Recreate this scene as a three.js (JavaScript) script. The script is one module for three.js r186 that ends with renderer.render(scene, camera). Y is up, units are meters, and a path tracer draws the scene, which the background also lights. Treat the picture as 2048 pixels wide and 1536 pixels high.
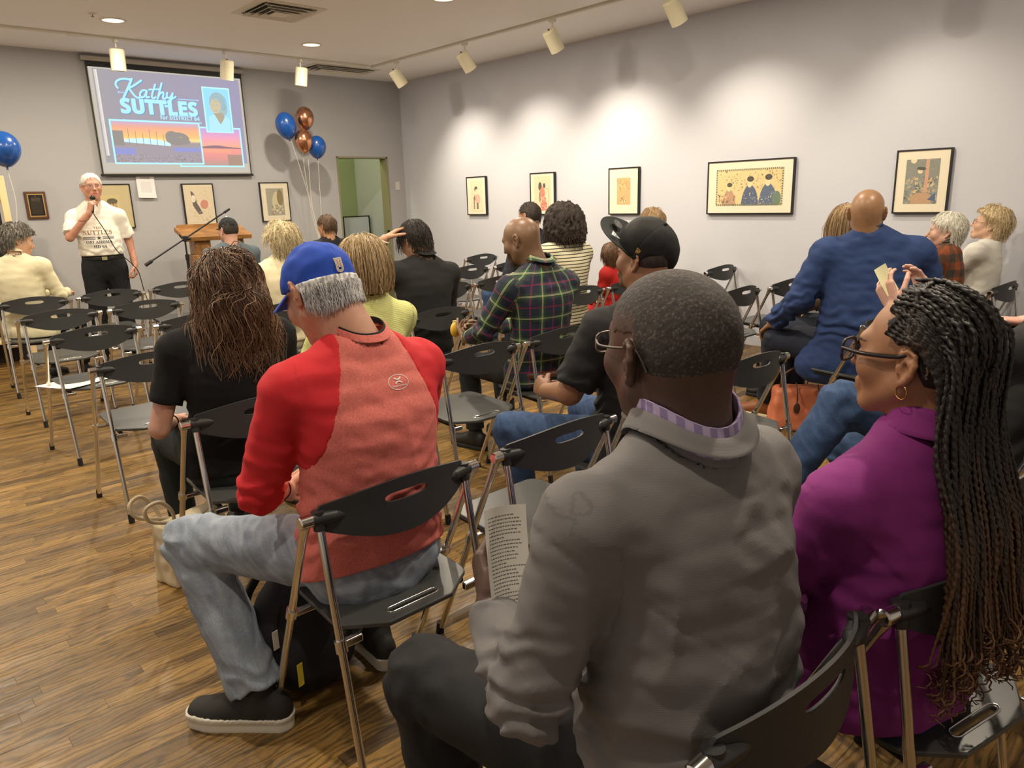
import * as THREE from 'three';
import { RoundedBoxGeometry } from 'three/addons/geometries/RoundedBoxGeometry.js';
import { mergeGeometries, toCreasedNormals } from 'three/addons/utils/BufferGeometryUtils.js';
import { RectAreaLightUniformsLib } from 'three/addons/lights/RectAreaLightUniformsLib.js';
import { createNoise3D, createNoise2D } from 'simplex-noise';

// ------------------------------------------------------------------ camera, exposure
const scene = new THREE.Scene();
const camera = new THREE.PerspectiveCamera(55.17, 4 / 3, 0.05, 60);
camera.position.set(0, 1.5, 0);
camera.rotation.set(-0.24985, -0.7373, -0.0299, 'YXZ');
const renderer = new THREE.WebGLRenderer();
renderer.toneMapping = THREE.LinearToneMapping;
renderer.toneMappingExposure = 1.06;
renderer.shadowMap.enabled = true;
RectAreaLightUniformsLib.init();
scene.background = new THREE.Color(0x000000);

// light levels (the lamps themselves are built with their fittings further down)
const DOWNLIGHT = 1331, TRACKSPOT = 9, WARM = 0xfff0d8, SPOTWARM = 0xfff0d6, HALL = 2.4;   // downlight: radiance of its lens, the others in candela
const ROOM = { left: -1.5, right: 6.58, back: -9.5, rear: 2.6, h: 3.15 };

// ------------------------------------------------------------------ helpers
let seed = 12345;
const rnd = () => { seed = (seed * 1664525 + 1013904223) >>> 0; return seed / 4294967296; };
const rr = (a, b) => a + (b - a) * rnd();
const reseed = (s) => { seed = s >>> 0; };
const noise3 = createNoise3D((() => { let s = 77; return () => { s = (s * 1664525 + 1013904223) >>> 0; return s / 4294967296; }; })());
const noise2 = createNoise2D((() => { let s = 99; return () => { s = (s * 1664525 + 1013904223) >>> 0; return s / 4294967296; }; })());
const clamp = (x, a, b) => x < a ? a : x > b ? b : x;
const lerp = (a, b, t) => a + (b - a) * t;
const smooth = (a, b, x) => { const t = clamp((x - a) / (b - a), 0, 1); return t * t * (3 - 2 * t); };
const used = {};
function numbered(n) { if (!(n in used)) { used[n] = 0; return n; } used[n]++; return n + '_' + String(used[n]).padStart(3, '0'); }
function put(o, name, label, category, group, kind) {
  o.name = numbered(name); scene.add(o);
  if (label) o.userData.label = label;
  if (category) o.userData.category = category;
  if (group) o.userData.group = group;
  if (kind) o.userData.kind = kind;
  return o;
}
function thing(name, label, category, pos = [0, 0, 0], turn = 0, group) {
  const o = put(new THREE.Group(), name, label, category, group);
  o.position.set(...pos); o.rotation.y = turn; return o;
}
function part(parent, name, geo, mat, label) {
  const m = new THREE.Mesh(geo, mat); m.name = name; m.castShadow = m.receiveShadow = true;
  if (label) m.userData.label = label;
  parent.add(m); return m;
}
function single(name, geo, mat, label, category, group) { const m = new THREE.Mesh(geo, mat); m.castShadow = m.receiveShadow = true; return put(m, name, label, category, group); }
function struct(name, geo, mat) { const m = new THREE.Mesh(geo, mat); m.castShadow = m.receiveShadow = true; m.name = name; m.userData.kind = 'structure'; scene.add(m); return m; }
function dup(o, name, label, pos, turn) { const c = o.clone(); c.userData = { ...o.userData }; put(c, name, label, o.userData.category, o.userData.group); c.position.set(...pos); if (turn !== undefined) c.rotation.y = turn; return c; }
const V3 = (a) => new THREE.Vector3(a[0], a[1], a[2]);
const bx = (w, h, d, x = 0, y = 0, z = 0) => new THREE.BoxGeometry(w, h, d).translate(x, y, z);
const rbx = (w, h, d, x = 0, y = 0, z = 0, r = 0.004, s = 2) => new RoundedBoxGeometry(w, h, d, s, r).translate(x, y, z);
const bar = (a, b, ra, rb = ra, seg = 12) => {
  const A = V3(a), B = V3(b), d = B.clone().sub(A), L = d.length();
  const g = new THREE.CylinderGeometry(rb, ra, L, seg); g.translate(0, L / 2, 0);
  g.applyQuaternion(new THREE.Quaternion().setFromUnitVectors(new THREE.Vector3(0, 1, 0), d.normalize()));
  return g.translate(A.x, A.y, A.z);
};
const tube = (pts, r, seg = 40, sides = 6, closed = false) => new THREE.TubeGeometry(new THREE.CatmullRomCurve3(pts.map(V3), closed), seg, r, sides, closed);
const lathe = (pts, seg = 24) => new THREE.LatheGeometry(pts.map((p) => new THREE.Vector2(p[0], p[1])), seg);
const ball = (r, x = 0, y = 0, z = 0, a = 16, b = 12) => new THREE.SphereGeometry(r, a, b).translate(x, y, z);
const merge = (list) => mergeGeometries(list.map((g) => { const q = g.index ? g.toNonIndexed() : g; for (const k of Object.keys(q.attributes)) if (!['position', 'normal', 'uv'].includes(k)) q.deleteAttribute(k); return q; }));
function canvasTex(w, h, draw, rep) {
  const c = document.createElement('canvas'); c.width = w; c.height = h; const x = c.getContext('2d'); draw(x, w, h);
  const t = new THREE.CanvasTexture(c); t.colorSpace = THREE.SRGBColorSpace; if (rep) { t.wrapS = t.wrapT = THREE.RepeatWrapping; } return t;
}
function dataTex(n, m, fn, srgb) {          // fn(u,v) -> [r,g,b] 0..1 or a number
  const d = new Uint8Array(n * m * 4);
  for (let j = 0; j < m; j++) for (let i = 0; i < n; i++) {
    const c = fn(i / n, j / m, i, j), k = (j * n + i) * 4, a = typeof c === 'number';
    d[k] = clamp((a ? c : c[0]) * 255, 0, 255); d[k + 1] = clamp((a ? c : c[1]) * 255, 0, 255); d[k + 2] = clamp((a ? c : c[2]) * 255, 0, 255); d[k + 3] = 255;
  }
  const t = new THREE.DataTexture(d, n, m); t.wrapS = t.wrapT = THREE.RepeatWrapping; t.magFilter = THREE.LinearFilter; t.minFilter = THREE.LinearFilter;
  if (srgb) t.colorSpace = THREE.SRGBColorSpace; t.needsUpdate = true; return t;
}
function rep(t, a, b) { const c = t.clone(); c.repeat.set(a, b); c.needsUpdate = true; return c; }
// tileable noise
const tn = (u, v, f, s = 0) => { const a = u * 6.28318, b = v * 6.28318, R = f / 6.28318; return noise3(Math.cos(a) * R + s, Math.sin(a) * R, Math.cos(b) * R * 1.3) * 0.6 + noise3(Math.sin(b) * R * 1.3 + s, Math.sin(a + 1) * R, Math.cos(a) * R + 9) * 0.4; };
const mat = (o) => new THREE.MeshStandardMaterial({ roughness: 0.8, metalness: 0, ...o });
// ------------------------------------------------------------------ materials of the room
const plasterBump = dataTex(256, 256, (u, v) => 0.5 + 0.25 * tn(u, v, 30) + 0.25 * tn(u, v, 70, 5));
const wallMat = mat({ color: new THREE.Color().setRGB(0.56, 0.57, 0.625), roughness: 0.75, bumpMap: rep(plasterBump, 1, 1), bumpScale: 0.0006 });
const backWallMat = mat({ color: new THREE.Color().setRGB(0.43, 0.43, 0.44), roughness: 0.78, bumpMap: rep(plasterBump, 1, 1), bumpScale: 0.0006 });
const ceilMat = mat({ color: new THREE.Color().setRGB(0.87, 0.86, 0.85), roughness: 0.9, bumpMap: rep(plasterBump, 2, 2), bumpScale: 0.0005 });
const whiteMetal = mat({ color: 0xe6e1d2, roughness: 0.45 });
const whiteTrim = mat({ color: 0xd9d4c6, roughness: 0.5 });
const blackMat = mat({ color: 0x0c0c0d, roughness: 0.5 });
const chrome = mat({ color: new THREE.Color().setRGB(0.72, 0.71, 0.69), metalness: 1, roughness: 0.14 });
const uvMetres = (g) => { const p = g.attributes.position, n = g.attributes.normal, uv = new Float32Array(p.count * 2); for (let i = 0; i < p.count; i++) { const ax = Math.abs(n.getX(i)), ay = Math.abs(n.getY(i)); if (ax > 0.6) { uv[2 * i] = p.getZ(i); uv[2 * i + 1] = p.getY(i); } else if (ay > 0.6) { uv[2 * i] = p.getX(i); uv[2 * i + 1] = p.getZ(i); } else { uv[2 * i] = p.getX(i); uv[2 * i + 1] = p.getY(i); } } g.setAttribute('uv', new THREE.BufferAttribute(uv, 2)); return g; };
{
  const R = ROOM, T = 0.15, L = R.rear - R.back, W = R.right - R.left, zc = (R.rear + R.back) / 2, xc = (R.left + R.right) / 2;
  struct('wall_right', uvMetres(bx(T, R.h + 0.3, L + 2.6, R.right + T / 2, R.h / 2, zc - 1.2)), wallMat);
  struct('wall_left', uvMetres(bx(T, R.h + 0.3, L + 0.3, R.left - T / 2, R.h / 2, zc)), wallMat);
  struct('wall_rear', uvMetres(bx(W + 0.3, R.h + 0.3, T, xc, R.h / 2, R.rear + T / 2)), wallMat);
  struct('ceiling', uvMetres(bx(W + 0.3, T, L + 2.8, xc, R.h + T / 2, zc - 1.2)), ceilMat);
  // back wall with its doorway (5.45 .. 6.29, 2.11 high)
  const d0 = 5.45, d1 = 6.29, dh = 2.11, z = R.back - T / 2;
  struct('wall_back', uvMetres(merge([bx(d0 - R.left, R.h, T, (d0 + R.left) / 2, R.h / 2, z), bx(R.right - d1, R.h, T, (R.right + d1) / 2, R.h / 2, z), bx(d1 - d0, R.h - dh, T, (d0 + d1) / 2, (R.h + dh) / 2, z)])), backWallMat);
  // passage behind the doorway
  const greenMat = mat({ color: new THREE.Color().setRGB(0.40, 0.46, 0.27), roughness: 0.35 });
  struct('wall_passage_back', bx(2.6, R.h, 0.1, 5.5, R.h / 2, -10.95), greenMat);
  struct('wall_passage_left', bx(0.1, R.h, 1.3, 4.3, R.h / 2, -10.27), greenMat);
  const jamb = mat({ color: 0x8d8a6c, roughness: 0.5 });
  const trim = struct('trim_1', merge([rbx(0.022, dh, T + 0.02, d0 + 0.011, dh / 2, z, 0.003), rbx(0.03, dh, T + 0.02, d1 - 0.015, dh / 2, z, 0.003), rbx(d1 - d0, 0.022, T + 0.02, (d0 + d1) / 2, dh - 0.011, z, 0.003)]), jamb);
  part(trim, 'hinge', rbx(0.012, 0.09, 0.05, d1 - 0.036, 1.02, z + 0.04, 0.003), mat({ color: 0x3d372a, metalness: 0.8, roughness: 0.4 }));
  struct('baseboard_right', rbx(0.015, 0.1, L, R.right - 0.0075, 0.05, zc, 0.004), wallMat);
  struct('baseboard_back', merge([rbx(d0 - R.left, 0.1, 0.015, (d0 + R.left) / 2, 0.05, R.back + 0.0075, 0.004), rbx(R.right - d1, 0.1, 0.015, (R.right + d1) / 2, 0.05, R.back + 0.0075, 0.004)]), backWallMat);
}
// ------------------------------------------------------------------ floor: narrow oak strips parallel to the back wall
{
  const grain = dataTex(1024, 256, (u, v) => {
    const w = tn(u, v, 5) * 0.6, y = v * 9 + w + 0.25 * tn(u, v, 12, 3);
    const ring = Math.pow(0.5 + 0.5 * Math.sin(y * 6.28318 * 2), 3);
    const fine = 0.5 + 0.5 * noise2(u * 60, v * 420), fine2 = 0.5 + 0.5 * noise2(u * 18 + 40, v * 160);
    const k = 1 - 0.42 * ring * (0.4 + 0.6 * fine2) - 0.22 * Math.pow(fine, 3) - 0.1 * fine2 + 0.16 * tn(u, v, 3, 8);
    return [0.575 * k + 0.01, 0.462 * k * (0.97 + 0.03 * fine), 0.25 * k * (0.94 + 0.06 * fine2)];
  }, true);
  const rough = dataTex(512, 512, (u, v) => 0.46 + 0.12 * tn(u, v, 8) + 0.08 * tn(u, v, 40, 4));
  const woods = [[0.98, 0.97, 0.94], [0.78, 0.76, 0.72], [1.14, 1.12, 1.04], [0.62, 0.58, 0.54], [0.92, 0.87, 0.78], [0.46, 0.43, 0.4], [1.25, 1.24, 1.14]].map((c) => mat({ color: new THREE.Color().setRGB(...c), map: grain, roughnessMap: rough, roughness: 0.95, bumpMap: grain, bumpScale: 0.0004 }));
  const base = struct('floor', bx(ROOM.right - ROOM.left, 0.1, ROOM.rear - ROOM.back + 1.45, (ROOM.right + ROOM.left) / 2, -0.054, (ROOM.rear + ROOM.back) / 2 - 0.72), mat({ color: 0x1a110a, roughness: 0.9 }));
  reseed(4242);
  const PW = 0.0572, list = []; let row = 0;
  for (let z = ROOM.rear - PW / 2; z > ROOM.back - 1.4; z -= PW, row++) {
    let x = ROOM.left - rnd() * 0.7;
    while (x < ROOM.right) {
      const len = rr(0.3, 1.25), a = Math.max(x, ROOM.left), b = Math.min(x + len, ROOM.right); x += len;
      if (b - a < 0.03) continue;
      const t = rnd(); const w = t < 0.3 ? 0 : t < 0.5 ? 1 : t < 0.63 ? 2 : t < 0.77 ? 3 : t < 0.9 ? 4 : t < 0.96 ? 5 : 6;
      list.push({ a, b, z, w, ou: rnd(), ov: rnd(), dy: rr(-0.0003, 0.0003) });
    }
  }
  const plankGeo = (p) => {
    const L = p.b - p.a - 0.0007, g = new THREE.BoxGeometry(L, 0.004, PW - 0.0008); g.translate((p.a + p.b) / 2, -0.002 + p.dy, p.z);
    const q = g.attributes.position, uv = g.attributes.uv; for (let i = 0; i < q.count; i++) uv.setXY(i, p.ou + (q.getX(i) - p.a) / 1.6, p.ov + (q.getZ(i) - p.z) / 0.42);
    return g;
  };
  camera.updateMatrixWorld(); camera.updateProjectionMatrix();
  const inv = camera.matrixWorld.clone().invert(), e = new THREE.Vector3();
  for (const p of list) { e.set((p.a + p.b) / 2, 0, p.z).applyMatrix4(inv); const d = -e.z, px = e.x / d * 1470, py = e.y / d * 1470; p.s = (d > 0.3 && px > -1080 && px < 560 && py > -800) ? (p.b - p.a) / (d * d) : -1; }
  const near = list.filter((p) => p.s > 0).sort((a, b) => b.s - a.s).slice(0, 300), set = new Set(near);
  for (const p of near) part(base, 'plank', plankGeo(p), woods[p.w]);
  const restMat = woods[0].clone(); restMat.color.setRGB(1, 1, 1); restMat.vertexColors = true;
  const rest = part(base, 'strip_flooring', mergeGeometries(list.filter((p) => !set.has(p)).map((p) => { const g = plankGeo(p), c = woods[p.w].color, n = g.attributes.position.count, a = new Float32Array(n * 3); for (let i = 0; i < n; i++) a.set([c.r, c.g, c.b], i * 3); g.setAttribute('color', new THREE.BufferAttribute(a, 3)); return g; })), restMat); rest.userData.kind = 'stuff';
}
// ------------------------------------------------------------------ ceiling fittings
const glowMat = mat({ color: 0xffffff, emissive: 0xfff0c8, emissiveIntensity: 1.6, roughness: 0.6 });
{
  let k = 0;
  const where = { '2.3,-7.76': 'round recessed ceiling downlight nearest above the projection screen', '4.27,-7.76': 'round recessed ceiling downlight near the corner ceiling vent', '4.27,-5.42': 'round recessed ceiling downlight cut by the top edge of the photo' };
  for (const z of [-7.76, -5.42, -3.08, -0.74, 1.6]) for (const x of [0.33, 2.3, 4.27]) {
    const id = x + ',' + z, o = thing('downlight', where[id] || 'round recessed ceiling downlight beyond the top of the photo', 'ceiling light', [x, ROOM.h, z], 0, where[id] ? undefined : 'ceiling downlights out of view');
    part(o, 'trim_ring', lathe([[0.088, -0.001], [0.092, -0.007], [0.106, -0.006], [0.112, 0]], 36), whiteTrim);
    part(o, 'lens', lathe([[0.0001, -0.004], [0.09, -0.003]], 36), z > 1 ? whiteTrim : glowMat);
const lit = z > 1 ? 0 : z > -1 ? (x < 1 ? 0.5 : 0.9) : 1; if (lit) { const s = new THREE.RectAreaLight(WARM, DOWNLIGHT * lit, 0.1, 0.1); s.position.set(0, -0.012, 0); s.rotation.x = -Math.PI / 2; s.name = 'downlight_lamp'; o.add(s); } k++;
  }
  // square air vents
  const vent = (x, z, w, d, label, turn = 0) => {
    const o = thing('air_vent', label, 'vent', [x, ROOM.h, z], turn);
    const fr = (a, b, y, t, h) => merge([bx(a, h, t, 0, y, b / 2 - t / 2), bx(a, h, t, 0, y, -b / 2 + t / 2), bx(t, h, b - 2 * t, a / 2 - t / 2, y, 0), bx(t, h, b - 2 * t, -a / 2 + t / 2, y, 0)]);
    part(o, 'backing', bx(w - 0.1, 0.002, d - 0.1, 0, -0.002, 0), mat({ color: 0x4a463c }));
    part(o, 'frame', fr(w, d, -0.004, 0.06, 0.008), whiteTrim);
    for (const [s, y] of [[0.14, 0.014], [0.24, 0.022], [0.34, 0.03]]) {
      const a = w - s, b = d - s; if (a < 0.06 || b < 0.06) continue;
      const g = []; for (const [sx, sz, len, rot] of [[0, 1, a, 0], [0, -1, a, Math.PI], [1, 0, b, Math.PI / 2], [-1, 0, b, -Math.PI / 2]]) { const q = bx(len, 0.003, 0.045, 0, 0, 0); q.rotateX(0.6); q.translate(0, 0, (rot % Math.PI === 0 ? b : a) / 2 - 0.015); q.rotateY(rot); q.translate(0, -y, 0); g.push(q); }
      part(o, 'louver', merge(g), whiteTrim);
    }
    part(o, 'centre_plate', bx(Math.max(0.05, w - 0.46), 0.004, Math.max(0.05, d - 0.46), 0, -0.034, 0), whiteTrim);
  };
  vent(3.345, -6.6, 0.61, 0.61, 'square white louvred air vent in the ceiling ahead');
  vent(5.28, -8.93, 0.95, 0.5, 'long ceiling air vent beside the far corner');
  const sp = thing('sprinkler_head', 'small white sprinkler head beside a round downlight', 'sprinkler', [2.09, ROOM.h, -7.59]);
  part(sp, 'escutcheon', lathe([[0.001, -0.012], [0.03, -0.008], [0.04, 0]], 20), whiteTrim); part(sp, 'deflector', lathe([[0.001, -0.03], [0.014, -0.03], [0.014, -0.027], [0.004, -0.026], [0.004, -0.01]], 12), mat({ color: 0x8d8676, metalness: 0.7, roughness: 0.4 }));
  // lighting tracks
  const t1 = thing('lighting_track', 'white ceiling track running parallel to the screen wall', 'track', [3.2, ROOM.h, -8.5]);
  part(t1, 'rail', rbx(4.5, 0.022, 0.036, 0, -0.011, 0, 0.004), whiteTrim); part(t1, 'feed_box', rbx(0.12, 0.028, 0.05, -1.05, -0.014, 0, 0.005), whiteTrim);
  const t2 = thing('lighting_track', 'white ceiling track running along the picture wall', 'track', [5.52, ROOM.h, -3.6]);
  part(t2, 'rail', rbx(0.036, 0.022, 9.9, 0, -0.011, 0, 0.004), whiteTrim);
  const canMat = mat({ color: 0xe9e2c4, roughness: 0.5 });
  const head = (x, z, aim, on, label) => {
    const o = thing('track_spotlight', label, 'spotlight', [x, ROOM.h - 0.022, z]);
    part(o, 'adapter', rbx(0.035, 0.03, 0.075, 0, -0.012, 0, 0.005), whiteTrim);
    part(o, 'stem', bar([0, -0.02, 0], [0, -0.10, 0], 0.008), whiteTrim);
    const piv = new THREE.Vector3(0, -0.17, 0), dir = V3(aim).sub(new THREE.Vector3(x, ROOM.h - 0.17, z)).normalize();
    const q = new THREE.Quaternion().setFromUnitVectors(new THREE.Vector3(0, -1, 0), dir);
    const can = part(o, 'can', lathe([[0.001, 0.085], [0.06, 0.085], [0.0695, 0.076], [0.071, 0.06], [0.071, -0.12], [0.067, -0.12], [0.064, -0.07], [0.001, -0.065]], 28), canMat);
    can.position.copy(piv); can.quaternion.copy(q);
    part(can, 'pivot_screw', bar([0, 0.084, 0], [0, 0.095, 0], 0.009), mat({ color: 0x3a3833 }));
    const face = part(can, 'lamp_face', lathe([[0.0001, -0.072], [0.063, -0.072]], 24), on ? glowMat : whiteTrim);
    if (on) { const s = new THREE.SpotLight(SPOTWARM, TRACKSPOT * on, 0, 0.8, 1, 2); s.name = 'spot_lamp'; s.castShadow = true; s.shadow.radius = 1.6; s.position.copy(piv).addScaledVector(dir, 0.09); o.add(s); s.target.name = 'spot_aim'; s.target.position.copy(piv).addScaledVector(dir, 2); o.add(s.target); }
  };
  head(2.51, -8.5, [2.5, 0.4, -8.75], 0, 'white track spotlight hanging over the left top of the screen');
  head(3.62, -8.5, [3.52, 0.4, -9.1], 0, 'white track spotlight hanging over the right top of the screen');
  head(4.51, -8.5, [4.3, 0.3, -8.9], 0, 'white track spotlight right of the projection screen');
  head(5.52, -7.99, [6.56, 1.45, -7.80], 1, 'white track spotlight closest to the far corner');
  head(5.52, -6.68, [6.56, 1.5, -6.55], 0.9, 'white track spotlight second from the far corner on the picture wall');
  head(5.52, -5.35, [6.56, 1.45, -5.28], 1.15, 'white track spotlight above the small tan scroll print');
  head(5.52, -3.95, [6.56, 1.45, -3.75], 0.75, 'white track spotlight cut by the top edge of the photo');
  head(5.52, -2.55, [6.56, 1.4, -2.2], 0.45, 'white track spotlight beyond the top edge above the last print');
}
// ------------------------------------------------------------------ folding chairs
const ribBump = dataTex(64, 64, (u, v) => 0.5 + 0.5 * Math.sin((u * 8 + v * 8) * 6.28318) * Math.sin((u * 8 - v * 8) * 6.28318));
const plastic = mat({ color: new THREE.Color().setRGB(0.030, 0.032, 0.034), roughness: 0.5, bumpMap: rep(ribBump, 1, 1), bumpScale: 0.0003 });
const seatPlastic = mat({ color: new THREE.Color().setRGB(0.055, 0.058, 0.057), roughness: 0.33 });
const hubMat = mat({ color: new THREE.Color().setRGB(0.028, 0.029, 0.03), roughness: 0.38 });
const rubber = mat({ color: 0x18181a, roughness: 0.75 });
const HUBY = 0.75, HX = 0.262;
function backrestGeo() {
  const N = 44, W = 0.232, th = 0.007, pos = [], uv = [], idx = [];
  const en = (u) => { const k = clamp((Math.abs(u) - (W - 0.014)) / 0.014, 0, 1); return Math.sqrt(Math.max(0.0, 1 - k * k)); }, T = (u) => 0.002 + (0.022 + 0.038 * Math.pow(Math.cos(u / W * 1.5), 1.0)) * (0.25 + 0.75 * en(u)), B = (u) => -0.004 - (0.022 + 0.062 * Math.pow(Math.cos(u / W * 1.5), 0.9)) * (0.25 + 0.75 * en(u));
  const Sm = 0.014, SW = 0.066, SH = 0.0125, S = (u, s) => { const k = Math.abs(u) / SW; return Sm + s * (k >= 1 ? 0 : SH * Math.pow(1 - Math.pow(k, 5), 0.5)); };
  const Z = (u, v) => 0.06 * (1 - (u / W) ** 2) - 0.012 + 0.12 * v * (v < 0 ? -0.35 : 0.25);
  const us = []; for (let i = 0; i <= N; i++) us.push(-W + 2 * W * i / N);
  for (const s of [0.9999, 0.97, 0.9]) for (const q of [-1, 1]) us.push(q * SW * s); us.sort((a, b) => a - b);
  const strip = (lo, hi, M) => {
    const base = pos.length / 3, n = us.length;
    for (const side of [0, 1]) for (let j = 0; j <= M; j++) for (let i = 0; i < n; i++) {
      const u = us[i], v = lerp(lo(u), hi(u), j / M); pos.push(u, v, Z(u, v) + (side ? th : 0)); uv.push(u / 0.05, v / 0.05);
    }
    const at = (s, j, i) => base + (s * (M + 1) + j) * n + i;
    for (let j = 0; j < M; j++) for (let i = 0; i < n - 1; i++) { const a = at(0, j, i), b = at(0, j, i + 1), c = at(0, j + 1, i), d = at(0, j + 1, i + 1); idx.push(a, c, b, b, c, d); const e = at(1, j, i), f = at(1, j, i + 1), g = at(1, j + 1, i), h = at(1, j + 1, i + 1); idx.push(e, f, g, f, h, g); }
    for (let i = 0; i < n - 1; i++) for (const j of [0, M]) { const a = at(0, j, i), b = at(0, j, i + 1), c = at(1, j, i), d = at(1, j, i + 1); if (j) idx.push(a, c, b, b, c, d); else idx.push(a, b, c, b, d, c); }
    for (let j = 0; j < M; j++) for (const i of [0, n - 1]) { const a = at(0, j, i), b = at(0, j + 1, i), c = at(1, j, i), d = at(1, j + 1, i); if (i) idx.push(a, b, c, b, d, c); else idx.push(a, c, b, b, c, d); }
  };
  strip((u) => S(u, 1), T, 3); strip(B, (u) => S(u, -1), 4);
  const g = new THREE.BufferGeometry(); g.setAttribute('position', new THREE.Float32BufferAttribute(pos, 3)); g.setAttribute('uv', new THREE.Float32BufferAttribute(uv, 2)); g.setIndex(idx);
  return toCreasedNormals(g.toNonIndexed(), 0.7);
}
const chairParts = (() => {
  const P = {};
  P.back = backrestGeo().translate(0, HUBY, 0);
  P.hub = [-1, 1].map((s) => merge([bar([s * 0.166, HUBY - 0.004, 0.016], [s * 0.184, HUBY - 0.002, 0.011], 0.009, 0.0165, 16), bar([s * 0.184, HUBY - 0.002, 0.011], [s * 0.243, HUBY, 0], 0.0165, 0.0185, 16), bar([s * 0.228, HUBY - 0.03, 0.004], [s * 0.228, HUBY + 0.019, 0], 0.0155, 0.017, 14)]));
  P.cap = [-1, 1].map((s) => merge([bar([s * 0.241, HUBY, 0], [s * 0.276, HUBY, 0], 0.0165, 0.0165, 18), bar([s * 0.262, HUBY, 0], [s * 0.262, HUBY - 0.045, -0.02], 0.0155, 0.0115, 14), bar([s * 0.276, HUBY, 0], [s * 0.279, HUBY, 0], 0.0165, 0.013, 18)]));
  P.rear = [-1, 1].map((s) => bar([s * 0.228, HUBY - 0.012, 0.003], [s * 0.232, 0.03, 0.127], 0.0105, 0.0105, 14));
  P.front = [-1, 1].map((s) => bar([s * 0.262, HUBY - 0.03, -0.013], [s * 0.256, 0.03, -0.340], 0.0105, 0.0105, 14));
  const foot = (x, z, dz) => bar([x, 0, z + dz * 0.04], [x, 0.045, z], 0.0145, 0.0135, 12);
  P.feet = [-1, 1].flatMap((s) => [foot(s * 0.232, 0.130, 0.1), foot(s * 0.256, -0.345, -0.2)]);
  const legAt = (a, b, y) => { const t = (a[1] - y) / (a[1] - b[1]); return [lerp(a[0], b[0], t), y, lerp(a[2], b[2], t)]; };
  const SY = 0.435;
  P.clamp = [-1, 1].flatMap((s) => {
    const r = legAt([s * 0.228, HUBY - 0.012, 0.003], [s * 0.232, 0.03, 0.127], SY - 0.012), f = legAt([s * 0.262, HUBY - 0.03, -0.013], [s * 0.256, 0.03, -0.340], SY + 0.006);
    return [merge([bar([r[0], r[1] - 0.016, r[2] + 0.003], [r[0], r[1] + 0.016, r[2] - 0.003], 0.0155, 0.0155, 16), rbx(0.055, 0.022, 0.02, r[0] - s * 0.034, r[1], r[2] - 0.004, 0.005)]),
      merge([bar([f[0], f[1] - 0.014, f[2] - 0.006], [f[0], f[1] + 0.014, f[2] + 0.006], 0.0155, 0.0155, 16), rbx(0.07, 0.018, 0.02, f[0] - s * 0.042, f[1] - 0.004, f[2] + 0.002, 0.005)])];
  });
  const sh = new THREE.Shape(); // x, y = -z
  sh.moveTo(-0.10, -0.085); sh.lineTo(0.10, -0.085); sh.lineTo(0.195, -0.02); sh.quadraticCurveTo(0.208, -0.005, 0.208, 0.03); sh.lineTo(0.2, 0.28); sh.quadraticCurveTo(0.195, 0.32, 0.16, 0.325); sh.lineTo(-0.16, 0.325); sh.quadraticCurveTo(-0.195, 0.32, -0.2, 0.28); sh.lineTo(-0.208, 0.03); sh.quadraticCurveTo(-0.208, -0.005, -0.195, -0.02); sh.closePath();
  const hole = new THREE.Path(); hole.absellipse(-0.07, -0.045, 0.009, 0.009, Math.PI / 2, 1.5 * Math.PI, false); hole.lineTo(0.07, -0.054); hole.absellipse(0.07, -0.045, 0.009, 0.009, -Math.PI / 2, Math.PI / 2, false); hole.closePath(); sh.holes.push(hole);
  const sg = new THREE.ExtrudeGeometry(sh, { depth: 0.008, bevelEnabled: true, bevelSize: 0.004, bevelThickness: 0.003, bevelSegments: 2, curveSegments: 8 });
  sg.rotateX(-Math.PI / 2); sg.rotateX(0.05); sg.translate(0, SY + 0.006, 0); P.seat = sg;
  P.seatFrame = [-1, 1].map((s) => bar([s * 0.185, SY - 0.012, 0.02], [s * 0.185, SY + 0.008, -0.29], 0.009, 0.009, 10));
  P.slotRim = new THREE.TubeGeometry(new THREE.CatmullRomCurve3([[-0.07, -0.0115], [0.07, -0.0115], [0.082, 0], [0.07, 0.0115], [-0.07, 0.0115], [-0.082, 0]].map(([x, z]) => new THREE.Vector3(x, 0, z)), true, 'catmullrom', 0.2), 40, 0.0022, 6, true).rotateX(0.05).translate(0, SY + 0.0152, 0.045);
  return P;
})();
function makeChair(label, x, z, turn = 0, group = 'folding chairs in rows', tilt = 0) {
  const o = thing('folding_chair', label, 'chair', [x, 0, z], turn, group);
  const P = chairParts;
  part(o, 'seat', P.seat, seatPlastic); part(o, 'slot_rim', P.slotRim, chrome); P.seatFrame.forEach((g) => part(o, 'seat_rail', g, rubber));
  part(o, 'backrest', P.back, plastic);
  for (const k of [0, 1]) { part(o, 'hub', P.hub[k], hubMat); part(o, 'hub_cap', P.cap[k], chrome); part(o, 'leg', P.rear[k], chrome); part(o, 'leg', P.front[k], chrome); }
  P.clamp.forEach((g) => part(o, 'clamp', g, chrome)); P.feet.forEach((g) => part(o, 'foot', g, rubber));
  return o;
}
const ROW = [-0.45, -1.56, -2.74, -3.88, -5.02, -6.1, -7.2];       // hub line of each row, counted from the camera
const CH = (label, row, x, turn = 0, dz = 0) => makeChair(label, x, ROW[row] + dz, turn);
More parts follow.
